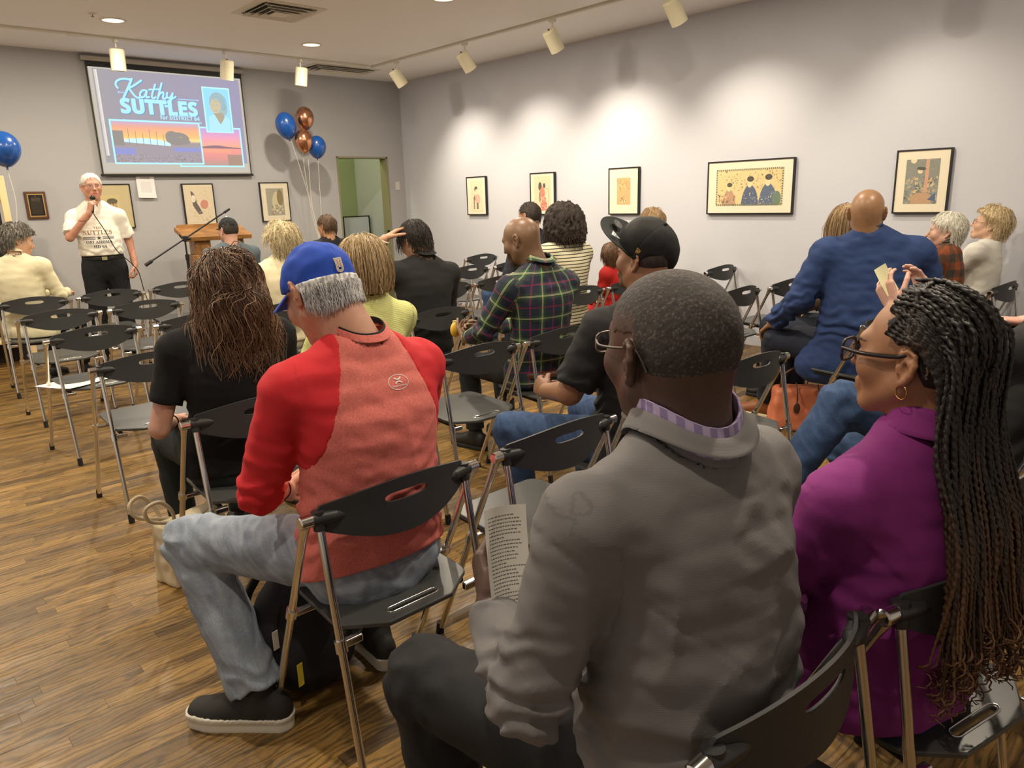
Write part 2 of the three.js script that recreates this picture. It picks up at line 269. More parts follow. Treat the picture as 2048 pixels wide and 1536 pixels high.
{
  // nearest row
  CH('black folding chair under the man in the grey sweater', 0, 0.985);
  CH('black folding chair under the woman in the purple jacket', 0, 1.535, -0.22, 0.085);
  CH('empty black folding chair right of the braided woman', 0, 2.13, 0.03);
  CH('black folding chair under the person with crossed jeans', 0, 2.78, -0.05);
  CH('black folding chair under the person at the right edge', 0, 3.45, -0.05);
  // second row
  CH('black folding chair under the man in the red shirt', 1, 0.99);
  CH('empty black folding chair right of the red shirted man', 1, 1.61);
  CH('black folding chair under the man in the black cap', 1, 2.22);
  CH('empty black folding chair left of the man in the blue suit', 1, 2.90, -0.08, -0.06);
  CH('black folding chair under the man in the blue suit', 1, 4.35, 0, -0.07);
  CH('black folding chair under the woman in the orange plaid shirt', 1, 5.45, -0.05);
  CH('black folding chair under the woman in the white blouse', 1, 6.18, -0.05, 0.05);
  // third row
  CH('black folding chair under the woman with long brown hair', 2, 1.075, 0, 0.12);
  CH('black folding chair under the woman in the pale green top', 2, 1.70);
  CH('empty black folding chair between pale green top and plaid shirt', 2, 2.27);
  CH('black folding chair under the man in the green plaid shirt', 2, 2.86);
  CH('empty black folding chair near the wall, nearest right behind the grey head', 2, 4.94, 0, -0.14);
  CH('empty black folding chair near the picture wall, left of the suit elbow', 2, 5.56, 0, -0.1);
  CH('empty black folding chair mostly hidden behind the blue suit sleeve', 2, 6.2, 0, -0.15);
  makeChair('black folding chair under the long haired person behind the blue suit', 5.06, -2.0);
  // fourth row
  CH('empty black folding chair on the left, partly behind the black blouse', 3, 1.085);
  CH('black folding chair under the man clutching his dark hair', 3, 2.89);
  CH('black folding chair under the woman in the striped top', 3, 4.28);
  CH('black folding chair under the child in red', 3, 4.88);
  CH('black folding chair hidden behind the black cap', 3, 5.46);
  CH('empty black folding chair against the wall right of the black cap', 3, 6.28);
  // fifth row
  CH('empty black folding chair on the left with a white paper on its seat', 4, 1.11, 0.06);
  CH('empty black folding chair on the left, partly behind the long brown hair', 4, 1.73);
  CH('black folding chair under the woman in the cream blouse', 4, 2.36);
  CH('empty black folding chair with a small white paper, right of the man in black', 4, 4.42);
  CH('black folding chair behind the plaid man, holding someone dark haired', 4, 5.05);
  CH('black folding chair left of the plaid shirt, half behind the dark jacket', 4, 3.85);
  // sixth row
  CH('empty black folding chair on the far left behind the cream jacket woman', 5, 1.15);
  CH('empty black folding chair second from left, in front of the standing speaker', 5, 1.74);
  CH('empty black folding chair behind the brown hair with a chrome knob showing', 5, 2.36);
  CH('empty black folding chair near the far corner, nearer of two', 5, 5.60);
  CH('empty black folding chair seen left of the row by the far corner', 5, 4.98);
  CH('black folding chair glimpsed under the raised elbow', 5, 4.25);
  // front row
  CH('black folding chair under the woman in the cream jacket', 6, 1.19, -0.12);
  CH('empty black folding chair in the front row beside the speaker', 6, 1.78);
  CH('empty black folding chair in the front row left of the lectern', 6, 2.40, 0, -0.1);
  CH('black folding chair under the man in the grey top', 6, 2.98);
  CH('empty black folding chair in the front row right of the flat cap', 6, 3.56);
  CH('black folding chair under the person with short brown hair', 6, 4.1);
  CH('empty black folding chair in the far corner, farthest on the right', 6, 6.08);
}
// ------------------------------------------------------------------ projection screen
{
  const o = thing('projection_screen', 'white roll-down projection screen on the back wall showing a campaign slide', 'screen', [3.32, 1.87, -9.45]);
  const W = 1.72, H = 1.17;
  const slide = canvasTex(1376, 936, (x, w, h) => {
    x.fillStyle = '#9a9698'; x.fillRect(0, 0, w, h);
    const ov = x.createLinearGradient(0, 0, w, 0); ov.addColorStop(0, '#999498'); ov.addColorStop(1, '#958fa8'); x.fillStyle = ov; x.fillRect(40, 40, w - 60, h - 130);
    x.fillStyle = '#b4ada2'; x.fillRect(0, 0, w, 36); x.fillRect(0, h - 92, w, 92); x.fillRect(0, 0, 30, h); x.fillRect(w - 18, 0, 18, h);
    x.fillStyle = '#c9c2bb'; x.fillRect(42, 44, 26, 740); x.fillStyle = '#d8d2c8'; x.fillRect(58, 44, 10, 740);
    const blue = '#a6dcf6', deep = '#5f88b8';
    // hand-lettered first name
    const stroke = (p, lw, col) => { x.beginPath(); p(); x.lineWidth = lw; x.strokeStyle = col; x.lineCap = x.lineJoin = 'round'; x.stroke(); };
    const script = (dx, dy, lw, col) => { x.save(); x.translate(dx, dy);
      stroke(() => { x.moveTo(222, 190); x.bezierCurveTo(196, 160, 210, 128, 260, 112); x.bezierCurveTo(310, 98, 350, 120, 338, 108); }, lw, col);          // K flourish
      stroke(() => { x.moveTo(352, 104); x.bezierCurveTo(330, 150, 300, 200, 262, 268); }, lw + 2, col);
      stroke(() => { x.moveTo(432, 112); x.bezierCurveTo(390, 140, 350, 176, 306, 186); x.bezierCurveTo(330, 190, 340, 240, 372, 262); x.bezierCurveTo(390, 270, 400, 262, 408, 250); }, lw, col);
      stroke(() => { x.moveTo(468, 200); x.bezierCurveTo(440, 184, 412, 206, 404, 236); x.bezierCurveTo(400, 262, 424, 268, 446, 244); x.lineTo(470, 202); x.bezierCurveTo(452, 246, 454, 266, 482, 252); }, lw - 1, col);   // a
      stroke(() => { x.moveTo(552, 138); x.bezierCurveTo(534, 180, 510, 226, 508, 248); x.bezierCurveTo(510, 268, 528, 262, 540, 250); }, lw - 1, col); stroke(() => { x.moveTo(492, 186); x.lineTo(580, 178); }, lw - 3, col); // t
      stroke(() => { x.moveTo(612, 122); x.bezierCurveTo(596, 168, 572, 220, 556, 264); x.bezierCurveTo(576, 220, 600, 196, 616, 204); x.bezierCurveTo(622, 216, 604, 240, 606, 258); x.bezierCurveTo(616, 268, 630, 256, 638, 246); }, lw - 1, col); // h
      stroke(() => { x.moveTo(652, 204); x.bezierCurveTo(640, 230, 642, 254, 664, 250); x.bezierCurveTo(684, 240, 694, 218, 702, 204); x.bezierCurveTo(682, 260, 664, 320, 626, 330); x.bezierCurveTo(606, 330, 620, 290, 724, 236); }, lw - 1, col); // y
      x.restore(); };
    script(5, 5, 20, deep); script(0, 0, 18, blue);
    x.fillStyle = deep; x.font = 'bold 172px sans-serif'; x.textBaseline = 'alphabetic';
    const sut = (dx, dy, col) => { x.save(); x.fillStyle = col; x.translate(218 + dx, 402 + dy); const m = x.measureText('SUTTLES').width; x.scale(700 / m, 1); x.fillText('SUTTLES', 0, 0); x.lineWidth = 12; x.lineJoin = 'round'; x.strokeStyle = col; x.strokeText('SUTTLES', 0, 0); x.restore(); };
    sut(5, 5, deep); sut(0, 0, blue);
    x.fillStyle = '#9fc3ee'; x.fillRect(740, 252, 180, 8); x.fillRect(240, 462, 690, 8); x.fillRect(225, 222, 60, 7);
    for (const [a, b] of [[928, 256], [236, 466], [932, 466], [224, 226]]) { x.beginPath(); x.arc(a, b, 9, 0, 7); x.fill(); }
    x.fillStyle = blue; x.font = 'bold 50px sans-serif'; x.fillText('for DISTRICT 64', 556, 446);
    // landscape panels
    const panel = (a, b, c, d, sky, land) => { const g = x.createLinearGradient(0, b, 0, b + d); sky.forEach(([t, k]) => g.addColorStop(t, k)); x.fillStyle = g; x.fillRect(a, b, c, d); land(); x.lineWidth = 15; x.strokeStyle = '#a9e2f4'; x.strokeRect(a, b, c, d); };
    panel(690, 506, 626, 368, [[0, '#b09bd2'], [0.25, '#dc9ab0'], [0.5, '#f3a584'], [0.52, '#e5938a'], [0.8, '#cf8c86'], [1, '#a5938a']], () => { x.fillStyle = '#8a6f78'; x.beginPath(); x.moveTo(900, 690); x.quadraticCurveTo(1060, 660, 1130, 680); x.quadraticCurveTo(1240, 690, 1316, 694); x.lineTo(1316, 702); x.lineTo(900, 702); x.fill(); x.fillStyle = '#f29a80'; x.fillRect(900, 706, 300, 34); x.fillStyle = '#a08678'; x.fillRect(1160, 760, 150, 110); });
    panel(110, 470, 800, 380, [[0, '#b3a5cf'], [0.14, '#dba088'], [0.36, '#f0b674'], [0.44, '#f6d28c'], [0.5, '#9c9090'], [1, '#95918b']], () => {
      x.fillStyle = '#bfe0ee'; x.beginPath(); x.moveTo(200, 640); x.quadraticCurveTo(420, 600, 620, 660); x.lineTo(620, 690); x.lineTo(200, 660); x.fill();
      x.fillStyle = '#8d8681'; x.beginPath(); x.ellipse(690, 620, 110, 60, 0, 0, 7); x.ellipse(640, 600, 60, 50, 0, 0, 7); x.ellipse(750, 640, 60, 34, 0, 0, 7); x.fill(); x.fillRect(118, 560, 90, 130);
      for (let i = 0; i < 6; i++) { x.fillRect(250 + i * 62, 540 + (i % 3) * 20, 5, 140); }
      x.fillStyle = '#9a9096'; x.fillRect(118, 690, 784, 156); x.fillStyle = '#8b8ec0'; x.fillRect(118, 712, 180, 60); x.fillRect(640, 700, 262, 40);
      reseed(5); for (let i = 0; i < 420; i++) { x.fillStyle = ['#a9a0c8', '#7c736a', '#948a7a'][i % 3]; x.fillRect(rr(118, 890), rr(770, 838), rr(3, 12), rr(2, 7)); } });
    // portrait panel
    x.fillStyle = '#92cdf2'; x.fillRect(985, 130, 260, 414); x.lineWidth = 12; x.strokeStyle = '#b6ecf6'; x.strokeRect(985, 130, 260, 414);
    x.fillStyle = '#9bb0b2'; x.beginPath(); x.ellipse(1120, 265, 82, 98, 0.1, 0, 7); x.ellipse(1140, 320, 74, 80, 0, 0, 7); x.fill();
    x.fillStyle = '#c0b294'; x.beginPath(); x.ellipse(1096, 300, 50, 70, 0.12, 0, 7); x.fill(); x.fillStyle = '#a59a86'; x.beginPath(); x.moveTo(1070, 370); x.lineTo(1160, 360); x.lineTo(1180, 420); x.lineTo(1130, 470); x.lineTo(1080, 400); x.fill();
    x.fillStyle = '#a8d6f0'; x.beginPath(); x.moveTo(1010, 540); x.lineTo(1020, 400); x.lineTo(1078, 380); x.lineTo(1128, 474); x.lineTo(1186, 390); x.lineTo(1226, 420); x.lineTo(1230, 540); x.fill();
    x.strokeStyle = '#7ba0b4'; x.lineWidth = 4; for (const k of [0, 1, 2, 3]) { x.beginPath(); x.arc(1128, 268 + k * 8, 84 - k * 13, -2.5, 0.9); x.stroke(); } x.beginPath(); x.moveTo(1066, 292); x.lineTo(1086, 290); x.moveTo(1104, 290); x.lineTo(1124, 292); x.moveTo(1080, 340); x.quadraticCurveTo(1096, 350, 1112, 338); x.stroke();
  });
  const cloth = part(o, 'screen_cloth', new THREE.PlaneGeometry(W, H).translate(0, H / 2 + 0.01, 0), mat({ color: 0xb9b3a8, roughness: 0.9, side: THREE.DoubleSide }));
  const im = part(o, 'projected_picture', new THREE.PlaneGeometry(W - 0.02, H - 0.02).translate(0, H / 2 + 0.01, 0.003), mat({ color: 0x000000, roughness: 1, emissive: 0xffffff, emissiveMap: slide, emissiveIntensity: 1.25 }));
  part(o, 'border', merge([bx(W + 0.02, 0.07, 0.004, 0, H + 0.005, 0.004), bx(0.012, H, 0.004, -W / 2 - 0.004, H / 2, 0), bx(0.012, H, 0.004, W / 2 + 0.004, H / 2, 0)]), blackMat);
  part(o, 'roller_case', rbx(W + 0.1, 0.055, 0.06, 0, H + 0.055, -0.012, 0.012, 3), mat({ color: 0xa9a196, roughness: 0.5 }));
  part(o, 'bottom_bar', rbx(W + 0.06, 0.028, 0.02, 0, -0.005, 0, 0.006), blackMat);
  part(o, 'bracket', merge([bx(0.03, 0.05, 0.05, -W / 2 - 0.03, H + 0.06, -0.02), bx(0.03, 0.05, 0.05, W / 2 + 0.03, H + 0.06, -0.02)]), blackMat);
}
// ------------------------------------------------------------------ framed prints (invented pictures in the colours of the ones on the walls)
const woodblock = (draw, w = 320, h = 440) => canvasTex(w, h, (x) => { reseed(w + h); draw(x, w, h); for (let i = 0; i < 2600; i++) { x.fillStyle = ['rgba(60,52,44,0.16)', 'rgba(240,228,200,0.22)', 'rgba(150,130,100,0.2)'][i % 3]; x.fillRect(rr(0, w), rr(0, h), rr(1, 9), rr(1, 5)); } x.fillStyle = 'rgba(214,200,168,0.22)'; x.fillRect(0, 0, w, h); });
const blobs = (x, n, a, b, c, d, cols, r0, r1) => { for (let i = 0; i < n; i++) { x.fillStyle = cols[i % cols.length]; x.beginPath(); x.ellipse(rr(a, c), rr(b, d), rr(r0, r1), rr(r0, r1) * 0.7, rr(0, 3), 0, 7); x.fill(); } };
const PRINTS = {
  pinkA: woodblock((x, w, h) => { x.fillStyle = '#eadcbc'; x.fillRect(0, 0, w, h); x.fillStyle = '#2b2b33'; x.beginPath(); x.ellipse(150, 120, 44, 34, -0.4, 0, 7); x.fill(); x.fillStyle = '#eddcbc'; x.beginPath(); x.ellipse(158, 150, 24, 30, 0, 0, 7); x.fill(); x.fillStyle = '#e6a999'; x.beginPath(); x.ellipse(190, 270, 74, 70, 0.3, 0, 7); x.fill(); x.fillStyle = '#5c5350'; x.fillRect(80, 240, 26, 170); x.fillRect(160, 320, 50, 90); x.beginPath(); x.moveTo(90, 240); x.lineTo(120, 190); x.lineTo(130, 300); x.fill(); }),
  pinkB: woodblock((x, w, h) => { x.fillStyle = '#d9ccab'; x.fillRect(0, 0, w, h); x.strokeStyle = '#8b7c60'; x.lineWidth = 5; x.strokeRect(150, 160, 130, 220); x.fillStyle = '#29262a'; x.beginPath(); x.ellipse(120, 130, 34, 54, 0, 0, 7); x.ellipse(200, 120, 24, 30, 0, 0, 7); x.fill(); x.fillStyle = '#c86f62'; x.beginPath(); x.moveTo(110, 180); x.quadraticCurveTo(170, 80, 210, 190); x.lineTo(260, 430); x.lineTo(130, 430); x.fill(); blobs(x, 24, 130, 220, 240, 420, ['#e3b29a', '#a9473f', '#efd9b8'], 6, 18); x.fillStyle = '#2e2a2a'; x.fillRect(104, 200, 14, 120); }),
  scroll: woodblock((x, w, h) => { x.fillStyle = '#c3a268'; x.fillRect(0, 0, w, h); reseed(9); blobs(x, 60, 20, 20, 300, 200, ['#a98952', '#b8965c', '#cdb27c'], 8, 34); blobs(x, 16, 60, 320, 220, 400, ['#54493a', '#6e5f48', '#efe2be'], 5, 20); }),
  trio: woodblock((x, w, h) => { x.fillStyle = '#dcc78c'; x.fillRect(0, 0, w, h); reseed(11); blobs(x, 130, 10, 10, w - 10, 170, ['#b9a567', '#8f8455', '#c9b478', '#6f6a52'], 3, 10);
    const sit = (cx, col, sc) => { x.fillStyle = col; x.beginPath(); x.moveTo(cx - 80 * sc, h); x.quadraticCurveTo(cx - 60 * sc, h - 150 * sc, cx, h - 170 * sc); x.quadraticCurveTo(cx + 80 * sc, h - 140 * sc, cx + 90 * sc, h); x.fill(); x.fillStyle = '#e7d6a6'; x.beginPath(); x.ellipse(cx, h - 176 * sc, 24 * sc, 34 * sc, 0, 0, 7); x.fill(); x.fillStyle = '#2b2a2d'; x.beginPath(); x.ellipse(cx + 6, h - 208 * sc, 32 * sc, 22 * sc, 0, 0, 7); x.fill(); };
    sit(130, '#b5856a', 0.8); sit(330, '#34466f', 1); sit(500, '#3b5079', 1.05); blobs(x, 40, 270, 180, 580, h, ['#8fa3b8', '#d9c590', '#5f6f90'], 3, 9); blobs(x, 40, 20, 200, 190, h, ['#9d6650', '#3c4638', '#c9a987'], 4, 12); x.fillStyle = '#4d6a5c'; x.beginPath(); x.ellipse(585, h - 50, 40, 60, 0, 0, 7); x.fill(); x.lineWidth = 16; x.strokeStyle = '#56604f'; x.setLineDash([12, 7]); x.strokeRect(6, 6, w - 12, h - 12); }, 640, 290),
  pillar: woodblock((x, w, h) => { x.fillStyle = '#737a78'; x.fillRect(0, 0, w, h); reseed(13); x.fillStyle = '#e6dcb8'; x.beginPath(); x.arc(70, 8, 30, 0, 7); x.fill(); blobs(x, 200, 10, 180, w - 10, h, ['#5e6a70', '#a99a7c', '#cbb892', '#7d8a90', '#b98f6e', '#3f464c'], 6, 20); x.fillStyle = '#c89478'; x.fillRect(188, 0, 34, 330); x.fillStyle = '#b58b6c'; x.beginPath(); x.ellipse(170, 390, 110, 60, 0, 0, 7); x.fill(); x.fillStyle = '#e2d2ae'; x.beginPath(); x.ellipse(140, 120, 24, 22, 0, 0, 7); x.fill(); x.fillStyle = '#2f3436'; x.beginPath(); x.ellipse(150, 92, 46, 16, 0.1, 0, 7); x.fill(); x.fillStyle = '#2f4a7a'; x.beginPath(); x.moveTo(230, 400); x.lineTo(300, 330); x.lineTo(310, 420); x.fill(); }),
  mill: woodblock((x, w, h) => { x.fillStyle = '#c8b67e'; x.fillRect(0, 0, w, h); x.fillStyle = '#3d3a2c'; x.beginPath(); x.ellipse(190, 110, 90, 54, 0, 0, 7); x.fill(); for (let i = 0; i < 6; i++) { x.fillStyle = i % 2 ? '#3d3a2c' : '#c7823e'; x.fillRect(120 + i * 24, 140, 11, 230); } x.fillStyle = '#c7823e'; x.fillRect(230, 200, 40, 190); }),
  branch: woodblock((x, w, h) => { x.fillStyle = '#d8cbb0'; x.fillRect(0, 0, w, h); x.fillStyle = '#443f49'; x.beginPath(); x.moveTo(70, 60); x.quadraticCurveTo(120, 70, 130, 200); x.lineTo(190, 330); x.lineTo(140, 340); x.lineTo(84, 240); x.fill(); x.fillStyle = '#e6dcc4'; x.beginPath(); x.ellipse(96, 150, 26, 44, 0, 0, 7); x.fill(); x.fillStyle = '#c4796a'; x.beginPath(); x.ellipse(216, 220, 46, 56, 0.3, 0, 7); x.fill(); reseed(15); blobs(x, 60, 60, 300, 280, 430, ['#b3a78c', '#9c9078', '#c6bb9e'], 2, 9); x.fillRect(246, 40, 5, 120); }),
  mist: woodblock((x, w, h) => { x.fillStyle = '#8e8f86'; x.fillRect(0, 0, w, h); x.fillStyle = '#bfb99a'; x.beginPath(); x.ellipse(180, 220, 80, 170, 0.1, 0, 7); x.fill(); x.fillStyle = '#6b5f3c'; x.beginPath(); x.ellipse(250, 150, 56, 130, 0, 0, 7); x.fill(); reseed(17); blobs(x, 60, 60, 280, 300, 420, ['#a59a78', '#c9c3a6', '#7a8280', '#8d6b55'], 8, 26); }),
};
const frameBlack = mat({ color: 0x17161a, roughness: 0.35 }), boardMat = mat({ color: 0xe6dcc4, roughness: 0.9 }), boardPale = mat({ color: 0xdcd3ba, roughness: 0.9 }), boardTan = mat({ color: 0xc2b48c, roughness: 0.9 });
function framed(label, x, y, z, turn, w, h, pic, pw, ph, board = boardMat, dx = 0, dy = 0) {
  const o = thing('framed_print', label, 'picture', [x, y, z], turn, undefined); const t = 0.012, d = 0.034;
  part(o, 'frame', merge([bx(w, t, d, 0, h - t / 2, d / 2), bx(w, t, d, 0, t / 2, d / 2), bx(t, h - 2 * t, d, -w / 2 + t / 2, h / 2, d / 2), bx(t, h - 2 * t, d, w / 2 - t / 2, h / 2, d / 2)]), frameBlack);
  part(o, 'mat_board', bx(w - 2 * t, h - 2 * t, 0.006, 0, h / 2, 0.024), board);
  part(o, 'print', new THREE.PlaneGeometry(pw, ph).translate(dx, h / 2 + dy, 0.0285), mat({ map: pic, roughness: 0.85 }));
  part(o, 'backing', bx(w - 2 * t, h - 2 * t, 0.004, 0, h / 2, 0.004), blackMat);
}
{
  const X = 6.578, t = -Math.PI / 2;
  framed('narrow framed print of a pale pink robed figure, nearest the far corner', X, 1.27, -7.81, t, 0.40, 0.5, PRINTS.pinkA, 0.24, 0.40);
  framed('framed print of a rose robed figure above the curly head', X, 1.27, -6.56, t, 0.42, 0.5, PRINTS.pinkB, 0.28, 0.42);
  framed('framed print of a small plain tan scroll on wide cream mat', X, 1.27, -5.30, t, 0.42, 0.5, PRINTS.scroll, 0.185, 0.285);
  framed('wide framed print with two blue robed seated figures', X, 1.27, -3.79, t, 0.90, 0.5, PRINTS.trio, 0.70, 0.34);
  framed('framed print with a tan pillar, above the elderly women', X, 1.27, -2.265, t, 0.41, 0.5, PRINTS.pillar, 0.25, 0.345);
  const Z = -9.498;
  framed('tan framed print half hidden behind the standing speaker', 2.49, 1.27, Z, 0, 0.46, 0.5, PRINTS.mill, 0.2, 0.27, boardTan, 0.0, -0.01);
  framed('framed print of a dark robed figure and red fan behind the lectern', 3.49, 1.265, Z, 0, 0.38, 0.5, PRINTS.branch, 0.33, 0.44, boardPale);
  framed('framed grey green print left of the balloon strings', 4.48, 1.27, Z, 0, 0.40, 0.5, PRINTS.mist, 0.24, 0.345, boardPale);
  // plaque
  const o = thing('award_plaque', 'brown wooden wall plaque with gold edged black plate', 'plaque', [1.76, 1.41, Z]);
  part(o, 'board', rbx(0.2, 0.29, 0.02, 0, 0.145, 0.01, 0.008, 3), mat({ color: 0x5d3a22, roughness: 0.35 }));
  part(o, 'gold_edge', bx(0.152, 0.238, 0.004, 0, 0.145, 0.021), mat({ color: 0xc7a468, metalness: 0.6, roughness: 0.4 }));
  part(o, 'plate', new THREE.PlaneGeometry(0.134, 0.22).translate(0, 0.145, 0.0235), mat({ roughness: 0.3, map: canvasTex(256, 420, (x, w, h) => { x.fillStyle = '#14100c'; x.fillRect(0, 0, w, h); x.fillStyle = '#7d6c4c'; reseed(21); for (let r = 0; r < 13; r++) { let c = r < 3 ? 50 : 30; const end = r < 3 ? 206 : 226, hh = r < 3 ? 12 : 5; while (c < end) { const l = rr(8, 26); x.fillRect(c, 60 + r * 26, Math.min(l, end - c), hh); c += l + 7; } } x.beginPath(); x.arc(128, 30, 10, 0, 7); x.fill(); }) }));
  // flyer (its code square is left blank)
  const fl = new THREE.PlaneGeometry(0.2, 0.265, 4, 8); { const p = fl.attributes.position; for (let i = 0; i < p.count; i++) { const v = (p.getY(i) + 0.1325) / 0.265; p.setZ(i, 0.012 + 0.03 * Math.pow(1 - v, 1.6)); } fl.computeVertexNormals(); }
  const f = single('paper_flyer', fl, mat({ side: THREE.DoubleSide, roughness: 0.8, map: canvasTex(300, 400, (x, w, h) => { x.fillStyle = '#e6e4e2'; x.fillRect(0, 0, w, h); x.fillStyle = '#57555c'; x.font = 'bold 34px serif'; x.textAlign = 'center'; x.fillText('SUTTLES', w / 2, 66); x.fillRect(70, 76, 160, 3); x.font = '14px serif'; for (let i = 0; i < 5; i++) x.fillText('\u2022', 36 + i * 58, 372); x.fillStyle = '#d8d6d4'; x.fillRect(60, 120, 180, 190); }) }), 'white paper flyer hanging below the projection screen', 'flyer');
  f.position.set(2.9, 1.74, Z); f.rotation.z = -0.03;
  const sw = thing('light_switch', 'white switch plate at the far corner by the doorway', 'switch', [6.44, 1.64, Z]);
  part(sw, 'plate', rbx(0.075, 0.12, 0.008, 0, 0.06, 0.004, 0.003), mat({ color: 0xd8d4cc, roughness: 0.4 })); part(sw, 'toggle', rbx(0.012, 0.024, 0.012, 0, 0.06, 0.012, 0.003), mat({ color: 0xe8e4dc, roughness: 0.4 }));
}
// ------------------------------------------------------------------ balloons
{
  const blueB = new THREE.MeshPhysicalMaterial({ color: 0x0e4d9c, roughness: 0.28, clearcoat: 0.5, clearcoatRoughness: 0.15 });
  const rose = mat({ color: new THREE.Color().setRGB(0.62, 0.30, 0.17), metalness: 0.95, roughness: 0.2 });
  const string = mat({ color: 0xd9d3c4, roughness: 0.7 });
  const prof = (r, h) => { const p = []; for (let i = 0; i <= 22; i++) { const a = i / 22 * Math.PI, y = -Math.cos(a), k = Math.sin(a); p.push([Math.max(0.0008, r * k * (y < 0 ? 1 - 0.22 * y * y * (1 - k * 0.3) : 1)), y * h * (y < 0 ? 1.14 : 1)]); } return p; };
  const balloon = (label, x, y, z, r, h, m, tiltX, tiltZ, pts) => {
    const o = thing('balloon', label, 'balloon', [x, y, z]);
    const b = part(o, 'skin', lathe(prof(r, h), 28), m); b.rotation.set(tiltX, 0, tiltZ);
    const k = part(b, 'knot', merge([lathe([[0.001, -h * 1.14 + 0.006], [0.007, -h * 1.14 - 0.004], [0.012, -h * 1.14 - 0.016], [0.001, -h * 1.14 - 0.012]], 12)]), m);
    if (pts) part(o, 'ribbon', tube(pts.map((p) => [p[0] - x, p[1] - y, p[2] - z]), 0.0028, 40, 5), string);
  };
  const tie = [4.79, 0.82, -8.86];
  const W = -9.0, T = (x0, y0, z0, s) => [[x0, y0, z0], [lerp(x0, tie[0], 0.3) + s, lerp(y0, tie[1], 0.3), z0], [lerp(x0, tie[0], 0.65) + s * 1.4, lerp(y0, tie[1], 0.65), -8.97], tie];
  const bl = (px, py) => [px, py];
  balloon('blue balloon, upper left of the cluster of four', 4.50, 2.44, W, 0.125, 0.155, blueB, 0.05, 0.2, T(4.55, 2.26, W, 0.04));
  balloon('rose gold balloon, topmost of the cluster of four', 4.79, 2.54, W - 0.05, 0.115, 0.14, rose, 0.05, -0.08, T(4.79, 2.38, W, -0.03));
  balloon('rose gold balloon, lower of the two in the cluster', 4.69, 2.26, W + 0.06, 0.112, 0.135, rose, 0.0, 0.02, T(4.69, 2.1, W, -0.01));
  balloon('blue balloon, lowest right of the cluster of four', 4.90, 2.195, W, 0.115, 0.135, blueB, 0.05, -0.02, T(4.9, 2.04, W, 0.02));
  balloon('single blue balloon cut by the left edge of the photo', 1.36, 2.06, -8.3, 0.14, 0.15, blueB, 0.03, 0.02, [[1.36, 1.885, -8.3], [1.38, 1.6, -8.3], [1.34, 1.2, -8.32], [1.37, 0.85, -8.3]]);
  const w = thing('balloon_weight', 'small foil weight holding the balloon strings on the table', 'weight', [tie[0], 0.765, tie[2]]); part(w, 'body', lathe([[0.001, 0], [0.03, 0], [0.035, 0.03], [0.015, 0.05], [0.001, 0.052]], 12), mat({ color: 0xb9b4a8, metalness: 0.7, roughness: 0.3 }));
}
